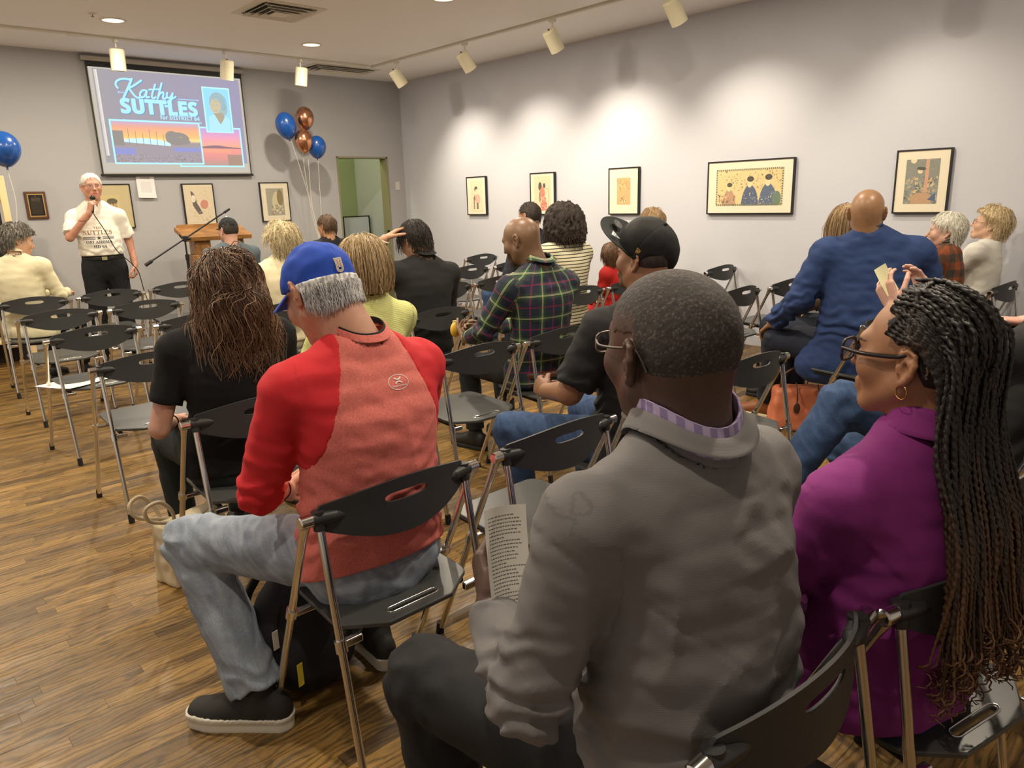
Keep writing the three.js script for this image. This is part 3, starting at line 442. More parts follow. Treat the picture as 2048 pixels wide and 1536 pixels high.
// ------------------------------------------------------------------ lectern, microphone stand, table, doorway things, left shelf
const oak = (() => { const t = dataTex(256, 256, (u, v) => { const k = 0.78 + 0.14 * tn(u, v, 4) + 0.1 * noise2(u * 12, v * 150) - 0.12 * Math.pow(0.5 + 0.5 * Math.sin((v * 10 + tn(u, v, 3) * 1.2) * 6.28), 4); return [0.80 * k, 0.57 * k, 0.30 * k]; }, true); return mat({ map: t, roughness: 0.45 }); })();
{
  const o = thing('lectern', 'light oak lectern with sloped top behind the flat-capped man', 'lectern', [3.24, 0, -8.5], -0.12);
  const top = rbx(0.72, 0.05, 0.46, 0, 0, 0, 0.006); top.rotateX(0.22); top.translate(0, 1.2, 0); part(o, 'top', top, oak);
  part(o, 'top_lip', rbx(0.66, 0.05, 0.03, 0, 1.275, -0.2, 0.005), oak);
  part(o, 'post', rbx(0.17, 0.26, 0.26, -0.16, 1.05, 0.02, 0.006), oak); part(o, 'post', rbx(0.17, 0.26, 0.26, 0.2, 1.05, 0.02, 0.006), oak);
  part(o, 'front_panel', rbx(0.56, 0.95, 0.03, 0.02, 0.5, 0.2, 0.005), oak); part(o, 'side_panel', rbx(0.03, 0.95, 0.36, -0.27, 0.5, 0.02, 0.005), oak); part(o, 'side_panel', rbx(0.03, 0.95, 0.36, 0.31, 0.5, 0.02, 0.005), oak);
  part(o, 'base', rbx(0.66, 0.05, 0.46, 0.02, 0.025, 0, 0.006), oak); part(o, 'shelf', rbx(0.54, 0.02, 0.34, 0.02, 0.93, 0.0, 0.003), oak);
  const h = thing('chrome_fixture', 'small chrome arm standing on top of the lectern', 'fixture', [3.42, 1.2, -8.58]);
  part(h, 'stem', merge([bar([0, 0, 0], [0, 0.12, 0], 0.012), bar([0, 0, 0], [0, 0.01, 0], 0.028)]), chrome); part(h, 'tube_head', bar([-0.06, 0.07, 0], [0.03, 0.17, 0], 0.016), chrome);
  // microphone stand with boom
  const m = thing('microphone_stand', 'black boom microphone stand left of the lectern', 'mic stand', [2.82, 0, -8.2]);
  for (let k = 0; k < 3; k++) { const a = k * 2.094 + 0.4; part(m, 'leg', bar([0, 0.12, 0], [Math.sin(a) * 0.3, 0.012, Math.cos(a) * 0.3], 0.009), blackMat); }
  part(m, 'lower_pole', bar([0, 0.06, 0], [0, 0.98, 0], 0.015), blackMat); part(m, 'upper_pole', bar([0, 0.95, 0], [0, 1.15, 0], 0.009), blackMat); part(m, 'clutch', bar([0, 0.94, 0], [0, 1.0, 0], 0.02), blackMat);
  part(m, 'swivel', merge([rbx(0.04, 0.06, 0.04, 0, 1.165, 0, 0.008), bar([-0.04, 1.17, 0.03], [-0.06, 1.21, 0.03], 0.008), bar([0.05, 1.16, 0.02], [0.03, 1.16, 0], 0.016)]), blackMat);
  part(m, 'boom', bar([-0.38, 0.95, 0.0], [0.47, 1.43, 0], 0.0085), blackMat); part(m, 'counterweight', bar([-0.43, 0.92, 0], [-0.36, 0.96, 0], 0.018), blackMat); part(m, 'mic_clip', bar([0.455, 1.42, 0], [0.52, 1.456, 0], 0.014, 0.011), blackMat);
  // table with white supplies behind the brown-haired head
  const t = thing('side_table', 'cream topped table below the balloon strings', 'table', [4.92, 0, -8.95]);
  part(t, 'table_top', rbx(1.0, 0.03, 0.6, 0, 0.75, 0, 0.005), mat({ color: 0xd8c79a, roughness: 0.6 })); for (const [a, b] of [[-1, -1], [1, -1], [-1, 1], [1, 1]]) part(t, 'leg', bar([a * 0.46, 0.735, b * 0.26], [a * 0.47, 0, b * 0.27], 0.016), whiteMetal);
  const b1 = thing('clear_box', 'clear plastic tub of supplies on the table', 'box', [4.98, 0.765, -8.95]); part(b1, 'tub', rbx(0.38, 0.19, 0.24, 0, 0.095, 0, 0.015), mat({ color: 0xbab8ae, roughness: 0.25 })); part(b1, 'lid', rbx(0.4, 0.025, 0.26, 0, 0.2, 0, 0.008), mat({ color: 0xe7e6e0, roughness: 0.4 }));
  const b2 = thing('cable_coil', 'small dark coiled cable on the table edge', 'cable', [5.12, 0.765, -8.72]); part(b2, 'coil', new THREE.TorusGeometry(0.06, 0.012, 8, 24).rotateX(Math.PI / 2).translate(0, 0.012, 0), blackMat);
  // doorway: whiteboard panel, stacked grey panels and hanging strip
  const wb = thing('whiteboard', 'small black framed white board leaning in the doorway', 'board', [6.29, 0, -10.5], 0); part(wb, 'panel', rbx(0.46, 1.25, 0.02, 0, 0.625, 0, 0.004), mat({ color: 0xc6ccd6, roughness: 0.35 })); part(wb, 'frame', merge([bx(0.02, 1.26, 0.03, -0.235, 0.63, 0), bx(0.02, 1.26, 0.03, 0.235, 0.63, 0), bx(0.49, 0.015, 0.03, 0, 1.262, 0)]), blackMat);
  const gp = thing('folded_partition', 'grey folded partition just inside the doorway', 'partition', [5.24, 0, -10.6]); for (let k = 0; k < 3; k++) part(gp, 'panel', rbx(0.05, 1.42, 0.5, 0.22 + k * 0.07, 0.71, 0, 0.02), mat({ color: 0x6b705c, roughness: 0.6 }));
  const hs = single('wall_notice', rbx(0.17, 0.4, 0.01, 5.62, 1.9, -10.89, 0.002), mat({ color: 0x6f7a66, roughness: 0.6 }), 'faint grey notice on the green passage wall', 'notice');
  // open shelf with a cream post at the left edge of the view
  const s = thing('shelf_unit', 'cream wooden display shelf at the left edge of the photo', 'shelf', [1.30, 0, -8.62], 0);
  const cream = mat({ color: 0xe3cd9b, roughness: 0.55 });
  part(s, 'post', rbx(0.06, 1.83, 0.05, 0.04, 0.915, 0, 0.006), cream); part(s, 'post', rbx(0.06, 1.83, 0.05, -0.7, 0.915, 0, 0.006), cream);
  for (const y of [0.25, 0.75, 1.62]) part(s, 'shelf_board', rbx(0.72, 0.025, 0.34, -0.33, y, -0.16, 0.004), cream);
  part(s, 'back_panel', bx(0.74, 1.8, 0.01, -0.33, 0.9, -0.34), mat({ color: 0x241a12, roughness: 0.7 }));
  const g1 = thing('yellow_vase', 'pale yellow vase on the shelf at the left edge', 'vase', [1.16, 0.7625, -8.72]); part(g1, 'body', lathe([[0.001, 0], [0.05, 0], [0.085, 0.12], [0.08, 0.26], [0.05, 0.4], [0.06, 0.46], [0.001, 0.46]], 24), mat({ color: 0xe2d38a, roughness: 0.3 })); 
  const outlet = thing('wall_outlet', 'white wall outlet low on the back wall near the speaker', 'outlet', [2.72, 0.38, -9.498]); part(outlet, 'plate', rbx(0.075, 0.115, 0.007, 0, 0.057, 0.0035, 0.002), mat({ color: 0xe6e2d8, roughness: 0.4 })); part(outlet, 'socket', merge([bx(0.02, 0.025, 0.002, 0, 0.035, 0.0075), bx(0.02, 0.025, 0.002, 0, 0.08, 0.0075)]), mat({ color: 0xcfcabf }));
  const hl = new THREE.PointLight(0xf2f0c0, HALL); hl.position.set(5.0, 2.6, -10.3); hl.shadow.radius = 5; hl.castShadow = true;
  const hb = thing('passage_lamp', 'round ceiling lamp inside the passage, out of sight', 'ceiling light', [4.9, 2.72, -9.95]); part(hb, 'globe', ball(0.07, 0, 0, 0), glowMat); part(hb, 'rod', bar([0, 0.06, 0], [0, 0.43, 0], 0.01), whiteTrim); hl.position.set(0, -0.12, 0); hl.name = 'passage_lamp_light'; hb.add(hl);
}
// ------------------------------------------------------------------ papers and bags
const printed = canvasTex(256, 330, (x, w, h) => { x.fillStyle = '#f1efe6'; x.fillRect(0, 0, w, h); x.fillStyle = '#77746e'; reseed(31); for (let r = 0; r < 24; r++) { let c = 28; const e = r % 7 === 6 ? 120 : rr(170, 228); while (c < e) { const l = rr(5, 18); x.fillRect(c, 30 + r * 12, l, 4); c += l + 4; } } });
const paperMat = mat({ map: printed, roughness: 0.85, side: THREE.DoubleSide }), plainPaper = mat({ color: 0xeeece4, roughness: 0.85, side: THREE.DoubleSide });
function sheet(label, x, y, z, turn, w, h, m, curl = 0.006) { const g = new THREE.PlaneGeometry(w, h, 6, 8); const p = g.attributes.position; for (let i = 0; i < p.count; i++) p.setZ(i, curl * ((p.getX(i) / w * 2) ** 2 + 0.4 * (p.getY(i) / h * 2) ** 2)); g.rotateX(-Math.PI / 2); g.computeVertexNormals(); const o = single('paper_sheet', g, m, label, 'paper'); o.position.set(x, y, z); o.rotation.y = turn; return o; }
{
  sheet('printed white sheet lying on the left empty seat of the fifth row', 1.0, 0.456, -5.14, 0.5, 0.36, 0.28, paperMat);
  sheet('small white sheet on the seat right of the man in black', 4.5, 0.456, -5.2, 0.1, 0.2, 0.2, plainPaper);
  sheet('white sheet on the seat half hidden by long brown hair', 2.35, 0.456, -6.2, 0.2, 0.3, 0.22, paperMat);
}
// ------------------------------------------------------------------ distance-field modelling kit for people and soft things
const smin = (a, b, k) => { const h = k - Math.abs(a - b); return h > 0 ? Math.min(a, b) - h * h / (4 * k) : Math.min(a, b); };
const smax = (a, b, k) => -smin(-a, -b, k);
function cone(a, b, ra, rb = ra) {
  const [ax, ay, az] = a, bx_ = b[0] - ax, by = b[1] - ay, bz = b[2] - az, L = bx_ * bx_ + by * by + bz * bz || 1e-9;
  return (x, y, z) => { const px = x - ax, py = y - ay, pz = z - az; let t = (px * bx_ + py * by + pz * bz) / L; t = t < 0 ? 0 : t > 1 ? 1 : t; const dx = px - bx_ * t, dy = py - by * t, dz = pz - bz * t; return Math.sqrt(dx * dx + dy * dy + dz * dz) - (ra + (rb - ra) * t); };
}
const sph = (c, r) => (x, y, z) => Math.hypot(x - c[0], y - c[1], z - c[2]) - r;
function ell(c, r) { const m = Math.min(...r), [cx, cy, cz] = c, ix = 1 / r[0], iy = 1 / r[1], iz = 1 / r[2]; return (x, y, z) => { const a = (x - cx) * ix, b = (y - cy) * iy, d = (z - cz) * iz, k0 = Math.sqrt(a * a + b * b + d * d), k1 = Math.sqrt(a * a * ix * ix + b * b * iy * iy + d * d * iz * iz); return k1 > 1e-9 ? k0 * (k0 - 1) / k1 : -m; }; }
function uni(list, k = 0.02) { return (x, y, z) => { let d = 1e9; for (let i = 0; i < list.length; i++) { const e = list[i], v = (e.f || e)(x, y, z); if (e.sub) d = smax(d, -v, e.k || k); else d = d > 1e8 ? v : smin(d, v, e.k || k); } return d; }; }
const vsub = (a, b) => [a[0] - b[0], a[1] - b[1], a[2] - b[2]], vadd = (a, b) => [a[0] + b[0], a[1] + b[1], a[2] + b[2]], vmul = (a, s) => [a[0] * s, a[1] * s, a[2] * s];
const vdot = (a, b) => a[0] * b[0] + a[1] * b[1] + a[2] * b[2], vcross = (a, b) => [a[1] * b[2] - a[2] * b[1], a[2] * b[0] - a[0] * b[2], a[0] * b[1] - a[1] * b[0]];
const vnorm = (a) => { const l = Math.hypot(...a) || 1; return [a[0] / l, a[1] / l, a[2] / l]; }, vlerp = (a, b, t) => [lerp(a[0], b[0], t), lerp(a[1], b[1], t), lerp(a[2], b[2], t)];
// elliptical sweep: stations {p, w, d, r}; w = half width along r, d = half depth across it
function sweep(st) {
  const S = [];
  for (let i = 0; i < st.length - 1; i++) { const A = st[i], B = st[i + 1], ax = vsub(B.p, A.p), L2 = vdot(ax, ax), un = vnorm(ax); let r = vnorm(vadd(A.r, B.r)); r = vnorm(vsub(r, vmul(un, vdot(r, un)))); S.push({ p: A.p, ax, L2, un, r, f: vcross(r, un), wa: A.w, wb: B.w, da: A.d, db: B.d }); }
  return (x, y, z) => {
    let best = 1e9;
    for (let i = 0; i < S.length; i++) {
      const s = S[i], px = x - s.p[0], py = y - s.p[1], pz = z - s.p[2]; let t = (px * s.ax[0] + py * s.ax[1] + pz * s.ax[2]) / s.L2; t = t < 0 ? 0 : t > 1 ? 1 : t;
      const w = s.wa + (s.wb - s.wa) * t, d = s.da + (s.db - s.da) * t, qx = px - s.ax[0] * t, qy = py - s.ax[1] * t, qz = pz - s.ax[2] * t;
      const a = (qx * s.r[0] + qy * s.r[1] + qz * s.r[2]) / w, b = (qx * s.f[0] + qy * s.f[1] + qz * s.f[2]) / d, m = w < d ? w : d, c = (qx * s.un[0] + qy * s.un[1] + qz * s.un[2]) / m;
      const k0 = Math.sqrt(a * a + b * b + c * c), k1 = Math.sqrt(a * a / (w * w) + b * b / (d * d) + c * c / (m * m)), v = k1 > 1e-6 ? k0 * (k0 - 1) / k1 : -m;
      if (v < best) best = v;
    }
    return best;
  };
}
function catmull(st, n) { const o = []; for (let i = 0; i < st.length - 1; i++) { const P = [st[Math.max(0, i - 1)], st[i], st[i + 1], st[Math.min(st.length - 1, i + 2)]]; for (let k = 0; k < n; k++) { const t = k / n, f = (a, b, c, d) => 0.5 * (2 * b + (c - a) * t + (2 * a - 5 * b + 4 * c - d) * t * t + (3 * b - a - 3 * c + d) * t * t * t); o.push({ p: [0, 1, 2].map((q) => f(P[0].p[q], P[1].p[q], P[2].p[q], P[3].p[q])), w: f(P[0].w, P[1].w, P[2].w, P[3].w), d: f(P[0].d, P[1].d, P[2].d, P[3].d), r: vlerp(P[1].r, P[2].r, t) }); } } o.push(st[st.length - 1]); return o; }
// naive surface nets with coarse block culling
function net(fn, lo, hi, cell, attr) {
  const nx = Math.ceil((hi[0] - lo[0]) / cell) + 1, ny = Math.ceil((hi[1] - lo[1]) / cell) + 1, nz = Math.ceil((hi[2] - lo[2]) / cell) + 1;
  const val = new Float32Array(nx * ny * nz), I = (i, j, k) => i + nx * (j + ny * k), B = 6, hd = B * cell * 0.5 * 1.7321 * 1.3;
  for (let k0 = 0; k0 < nz; k0 += B) for (let j0 = 0; j0 < ny; j0 += B) for (let i0 = 0; i0 < nx; i0 += B) {
    const c = fn(lo[0] + (i0 + (B - 1) / 2) * cell, lo[1] + (j0 + (B - 1) / 2) * cell, lo[2] + (k0 + (B - 1) / 2) * cell), far = Math.abs(c) > hd;
    for (let k = k0; k < Math.min(nz, k0 + B); k++) for (let j = j0; j < Math.min(ny, j0 + B); j++) for (let i = i0; i < Math.min(nx, i0 + B); i++) val[I(i, j, k)] = far ? c : fn(lo[0] + i * cell, lo[1] + j * cell, lo[2] + k * cell);
  }
  const vid = new Int32Array(nx * ny * nz).fill(-1), pos = [], idx = [];
  for (let k = 0; k < nz - 1; k++) for (let j = 0; j < ny - 1; j++) for (let i = 0; i < nx - 1; i++) {
    const v = [val[I(i, j, k)], val[I(i + 1, j, k)], val[I(i, j + 1, k)], val[I(i + 1, j + 1, k)], val[I(i, j, k + 1)], val[I(i + 1, j, k + 1)], val[I(i, j + 1, k + 1)], val[I(i + 1, j + 1, k + 1)]];
    let m = 0; for (let q = 0; q < 8; q++) if (v[q] < 0) m |= 1 << q; if (m === 0 || m === 255) continue;
    let sx = 0, sy = 0, sz = 0, n = 0;
    for (let q = 0; q < 12; q++) { const a = EA[q], b = EB[q]; if ((v[a] < 0) === (v[b] < 0)) continue; const t = v[a] / (v[a] - v[b]); sx += (a & 1) + t * ((b & 1) - (a & 1)); sy += ((a >> 1) & 1) + t * (((b >> 1) & 1) - ((a >> 1) & 1)); sz += (a >> 2) + t * ((b >> 2) - (a >> 2)); n++; }
    vid[I(i, j, k)] = pos.length / 3; pos.push(lo[0] + (i + sx / n) * cell, lo[1] + (j + sy / n) * cell, lo[2] + (k + sz / n) * cell);
  }
  const quad = (a, b, c, d, flip) => { if (a < 0 || b < 0 || c < 0 || d < 0) return; if (flip) idx.push(a, c, b, a, d, c); else idx.push(a, b, c, a, c, d); };
  for (let k = 1; k < nz - 1; k++) for (let j = 1; j < ny - 1; j++) for (let i = 1; i < nx - 1; i++) {
    const s = val[I(i, j, k)] < 0;
    if (s !== (val[I(i + 1, j, k)] < 0)) quad(vid[I(i, j - 1, k - 1)], vid[I(i, j, k - 1)], vid[I(i, j, k)], vid[I(i, j - 1, k)], !s);
    if (s !== (val[I(i, j + 1, k)] < 0)) quad(vid[I(i - 1, j, k - 1)], vid[I(i - 1, j, k)], vid[I(i, j, k)], vid[I(i, j, k - 1)], !s);
    if (s !== (val[I(i, j, k + 1)] < 0)) quad(vid[I(i - 1, j - 1, k)], vid[I(i, j - 1, k)], vid[I(i, j, k)], vid[I(i - 1, j, k)], !s);
  }
  const g = new THREE.BufferGeometry(); g.setAttribute('position', new THREE.Float32BufferAttribute(pos, 3)); g.setIndex(idx); g.computeVertexNormals();
  if (attr) applyAttr(g, attr);
  return g;
}
const EA = [0, 2, 4, 6, 0, 1, 4, 5, 0, 1, 2, 3], EB = [1, 3, 5, 7, 2, 3, 6, 7, 4, 5, 6, 7];
function applyAttr(g, attr) {
  const P = g.attributes.position, N = g.attributes.normal, c = new Float32Array(P.count * 3), uv = new Float32Array(P.count * 2), o = { c: [1, 1, 1], u: 0, v: 0 };
  for (let i = 0; i < P.count; i++) { o.c = [1, 1, 1]; o.u = 0; o.v = 0; attr(P.getX(i), P.getY(i), P.getZ(i), o, N.getX(i), N.getY(i), N.getZ(i)); c.set(o.c, i * 3); uv[2 * i] = o.u; uv[2 * i + 1] = o.v; }
  g.setAttribute('color', new THREE.BufferAttribute(c, 3)); g.setAttribute('uv', new THREE.BufferAttribute(uv, 2));
}
// many thin tubes in one mesh
class Strands {
  constructor(sides = 3) { this.p = []; this.n = []; this.c = []; this.uv = []; this.i = []; this.sides = sides; }
  add(pts, r0, r1, col, tw) {          // pts: list of [x,y,z]; tw(s,angle) optional radius factor
    const S = this.sides, base = this.p.length / 3, n = pts.length; let up = [0.31, 0.2, 0.93], len = 0;
    for (let k = 0; k < n; k++) {
      const d = vnorm(vsub(pts[Math.min(n - 1, k + 1)], pts[Math.max(0, k - 1)])); let a = vcross(d, up); if (Math.hypot(...a) < 0.05) a = vcross(d, [0.9, 0.1, -0.3]); a = vnorm(a); const b = vcross(d, a); up = vcross(a, d);
      if (k) len += Math.hypot(...vsub(pts[k], pts[k - 1]));
      const t = k / (n - 1), r = typeof r0 === 'function' ? r0(t) : lerp(r0, r1, t);
      for (let q = 0; q < S; q++) { const g = q / S * 6.28318, R = r * (tw ? tw(len, g) : 1), cx = Math.cos(g), sy = Math.sin(g), nx = a[0] * cx + b[0] * sy, ny = a[1] * cx + b[1] * sy, nz = a[2] * cx + b[2] * sy; this.p.push(pts[k][0] + nx * R, pts[k][1] + ny * R, pts[k][2] + nz * R); this.n.push(nx, ny, nz); const cc = typeof col === 'function' ? col(t) : col; this.c.push(cc[0], cc[1], cc[2]); this.uv.push(q / S, len); }
    }
    for (let k = 0; k < n - 1; k++) for (let q = 0; q < S; q++) { const a = base + k * S + q, b = base + k * S + (q + 1) % S; this.i.push(a, b, a + S, b, b + S, a + S); }
  }
  geo(recalc) { const g = new THREE.BufferGeometry(); g.setAttribute('position', new THREE.Float32BufferAttribute(this.p, 3)); g.setAttribute('normal', new THREE.Float32BufferAttribute(this.n, 3)); g.setAttribute('color', new THREE.Float32BufferAttribute(this.c, 3)); g.setAttribute('uv', new THREE.Float32BufferAttribute(this.uv, 2)); g.setIndex(this.i); if (recalc) g.computeVertexNormals(); return g; }
}
const join = (list) => mergeGeometries(list.filter(Boolean));
// ------------------------------------------------------------------ people: one continuous body mesh each; clothing, hair, glasses as children
const skinMat = (rough = 0.5) => new THREE.MeshPhysicalMaterial({ color: 0xffffff, vertexColors: true, roughness: rough, sheen: 0.15, sheenRoughness: 0.5 });
const SKIN = skinMat(0.5), SKIN_GLOSS = skinMat(0.4);
const weave = dataTex(128, 128, (u, v, i, j) => 0.5 + 0.28 * Math.sin(u * 6.28318 * 32) * Math.sin(v * 6.28318 * 32) + 0.2 * noise2(i * 0.4, j * 0.4));
const knit = dataTex(256, 256, (u, v) => { const r = Math.sin((v * 42 + 0.35 * tn(u, v, 6)) * 6.28318); return 0.5 + 0.33 * r * (0.5 + 0.5 * noise2(u * 60, v * 42)) + 0.15 * noise2(u * 120, v * 120); });
const cloth = (c, o = {}) => { const { bump = weave, bs = 0.0006, rpt = 12, ...q } = o; return new THREE.MeshPhysicalMaterial({ color: c, roughness: 0.85, bumpMap: rep(bump, rpt, rpt), bumpScale: bs, sheen: 0.2, sheenRoughness: 0.6, ...q }); };
const SIT = {
  pelvis: [0, 0.565, 0], waist: [0, 0.74, 0.035], chest: [0, 0.93, 0.035], neck: [0, 1.10, 0.02], head: [0, 1.255, -0.02],
  shL: [-0.185, 1.035, 0.02], shR: [0.185, 1.035, 0.02], elL: [-0.235, 0.77, -0.05], elR: [0.235, 0.77, -0.05], wrL: [-0.11, 0.66, -0.27], wrR: [0.11, 0.66, -0.27],
  hipL: [-0.09, 0.535, -0.02], hipR: [0.09, 0.535, -0.02], knL: [-0.13, 0.535, -0.46], knR: [0.13, 0.535, -0.46], anL: [-0.13, 0.095, -0.42], anR: [0.13, 0.095, -0.42], toL: [-0.15, 0.04, -0.61], toR: [0.15, 0.04, -0.61],
};
function headField(h) {
  const W = h.w || 1, L = h.l || 1, j = h.jaw || 1, n = h.nose || 1, e = h.ear === undefined ? 1 : h.ear, S = h.s || 1;
  const nb = vmul(h.neckBase, 1 / S), nr = (h.neckR || 0.057) / S;
  const P = [
    { f: ell([0, 0.034, 0.012], [0.0765 * W, 0.086, 0.0985 * L]) }, { f: ell([0, -0.028, -0.03], [0.060 * W, 0.083, 0.062]), k: 0.03 }, { f: ell([0, 0.0, 0.045], [0.066 * W, 0.062, 0.056]), k: 0.03 },
    { f: cone([0.05 * W * j, -0.05, 0.0], [0.018 * j, -0.098, -0.066], 0.024, 0.018), k: 0.028 }, { f: cone([-0.05 * W * j, -0.05, 0.0], [-0.018 * j, -0.098, -0.066], 0.024, 0.018), k: 0.028 },
    { f: sph([0, -0.1, -0.076 - 0.006 * (h.chin || 0)], 0.019), k: 0.02 }, { f: sph([0.042 * W, -0.024, -0.06], 0.025), k: 0.03 }, { f: sph([-0.042 * W, -0.024, -0.06], 0.025), k: 0.03 },
    { f: cone([-0.035, 0.024, -0.079], [0.035, 0.024, -0.079], 0.0125), k: 0.022 },
    { f: sph([0.0305, 0.003, -0.099], 0.0145), k: 0.014, sub: 1 }, { f: sph([-0.0305, 0.003, -0.099], 0.0145), k: 0.014, sub: 1 },
    { f: sph([0.0305, 0.001, -0.0775], 0.0125), k: 0.003 }, { f: sph([-0.0305, 0.001, -0.0775], 0.0125), k: 0.003 },
    { f: cone([0, 0.012, -0.086], [0, -0.03, -0.104 - 0.009 * n], 0.0075, 0.0105 * (0.7 + 0.3 * n)), k: 0.012 }, { f: sph([0.0105 * n, -0.035, -0.0965], 0.0085), k: 0.008 }, { f: sph([-0.0105 * n, -0.035, -0.0965], 0.0085), k: 0.008 },
    { f: ell([0, -0.066, -0.086], [0.03, 0.022, 0.014]), k: 0.015 }, { f: cone([-0.018, -0.0625, -0.0935], [0.018, -0.0625, -0.0935], 0.0055, 0.0055), k: 0.006 }, { f: cone([-0.016, -0.0735, -0.093], [0.016, -0.0735, -0.093], 0.0065, 0.0065), k: 0.006 },
    { f: cone([-0.017, -0.0682, -0.102], [0.017, -0.0682, -0.102], 0.003 + (h.open || 0)), k: 0.004, sub: 1 },
    { f: cone([0, -0.045, 0.022], nb, nr, nr * 1.08), k: 0.03 }, { f: cone([0, -0.02, 0.045], vadd(nb, [0, 0.01, 0.012]), nr * 0.8, nr * 0.92), k: 0.03 },
  ];
  if (h.beard) P.push({ f: ell([0, -0.1, -0.07], [0.035, 0.028, 0.028]), k: 0.01 });
  const ears = [];
  if (e) for (const s of [-1, 1]) {
    const c = (u, v, o) => [s * ((0.0765 * W) - 0.004 + o * e), -0.004 + v, 0.012 + u + 0.004];   // u back, v up, o outward
    const ring = [[-0.012, 0.004, 0.001], [-0.006, 0.024, 0.007], [0.007, 0.031, 0.012], [0.019, 0.024, 0.016], [0.0225, 0.008, 0.018], [0.016, -0.012, 0.015], [0.006, -0.024, 0.009]];
    for (let k = 0; k < ring.length - 1; k++) ears.push({ f: cone(c(...ring[k]), c(...ring[k + 1]), 0.0048, 0.0046), k: 0.003 });
    ears.push({ f: cone(c(0.013, 0.016, 0.012), c(0.006, -0.012, 0.010), 0.004, 0.0045), k: 0.004 });
    ears.push({ f: cone(c(0.003, -0.027, 0.007), c(-0.002, -0.031, 0.005), 0.0075, 0.006), k: 0.006 });
    ears.push({ f: cone(c(-0.012, -0.004, 0.004), c(-0.01, -0.012, 0.004), 0.005), k: 0.005 });
    const pl = [c(0.004, 0.0, 0.004), c(0.006, -0.004, 0.006)]; const d0 = ell(pl[0], [0.0085, 0.03, 0.018]); ears.push({ f: (x, y, z) => d0(x + s * (z - 0.016) * -0.45, y, z), k: 0.004 }); ears.push({ f: ell(c(0.002, -0.004, 0.0125), [0.0075, 0.0125, 0.0085]), k: 0.003, sub: 1 }); ears.push({ f: ell(c(0.010, 0.019, 0.0185), [0.0065, 0.006, 0.0075]), k: 0.003, sub: 1 });
  }
  const head = uni(P, 0.02), ear = ears.length ? uni(ears, 0.003) : null, q = 1 / S;
  const f = (x, y, z) => { x *= q; y *= q; z *= q; let d = head(x, y, z); if (ear && Math.abs(x) > 0.05 && y > -0.06 && y < 0.06 && z > -0.03 && z < 0.06) d = smin(d, ear(x, y, z), 0.006); return d * S; };
  return { f, S, W, L };
}
function skinAttr(base, h) {
  const S = h.s || 1, lip = h.lip || [base[0] * 0.9, base[1] * 0.6, base[2] * 0.6], brow = h.brow || [0.03, 0.02, 0.015];
  return (x, y, z, o) => {
    x /= S; y /= S; z /= S; const m = 1 + 0.06 * noise3(x * 30, y * 30, z * 30) + 0.04 * noise3(x * 120, y * 120, z * 120); let c = [base[0] * m, base[1] * m, base[2] * m];
    const ax = Math.abs(x);
    if (z < -0.05) {
      if (h.stubble && y < -0.04) { const k = smooth(-0.04, -0.06, y) * h.stubble; c = c.map((v, q) => lerp(v, brow[q], k)); }
      if (ax < 0.02 && y < -0.055 && y > -0.081 && z < -0.09) c = lip;
      if (Math.hypot((ax - 0.032) / 0.021, (y - 0.0255 + (ax - 0.032) ** 2 * 6) / 0.0045) < 1) c = brow;
      const e = Math.hypot(ax - 0.0305, (y - 0.001) * 1.75); if (e < 0.0108 && z < -0.083) { c = e > 0.0092 ? [base[0] * 0.3, base[1] * 0.2, base[2] * 0.2] : [0.7, 0.68, 0.64]; if (Math.hypot(ax - 0.0305, y - 0.001) < 0.0056) c = [0.05, 0.03, 0.02]; }
    }
    o.c = c;
  };
}
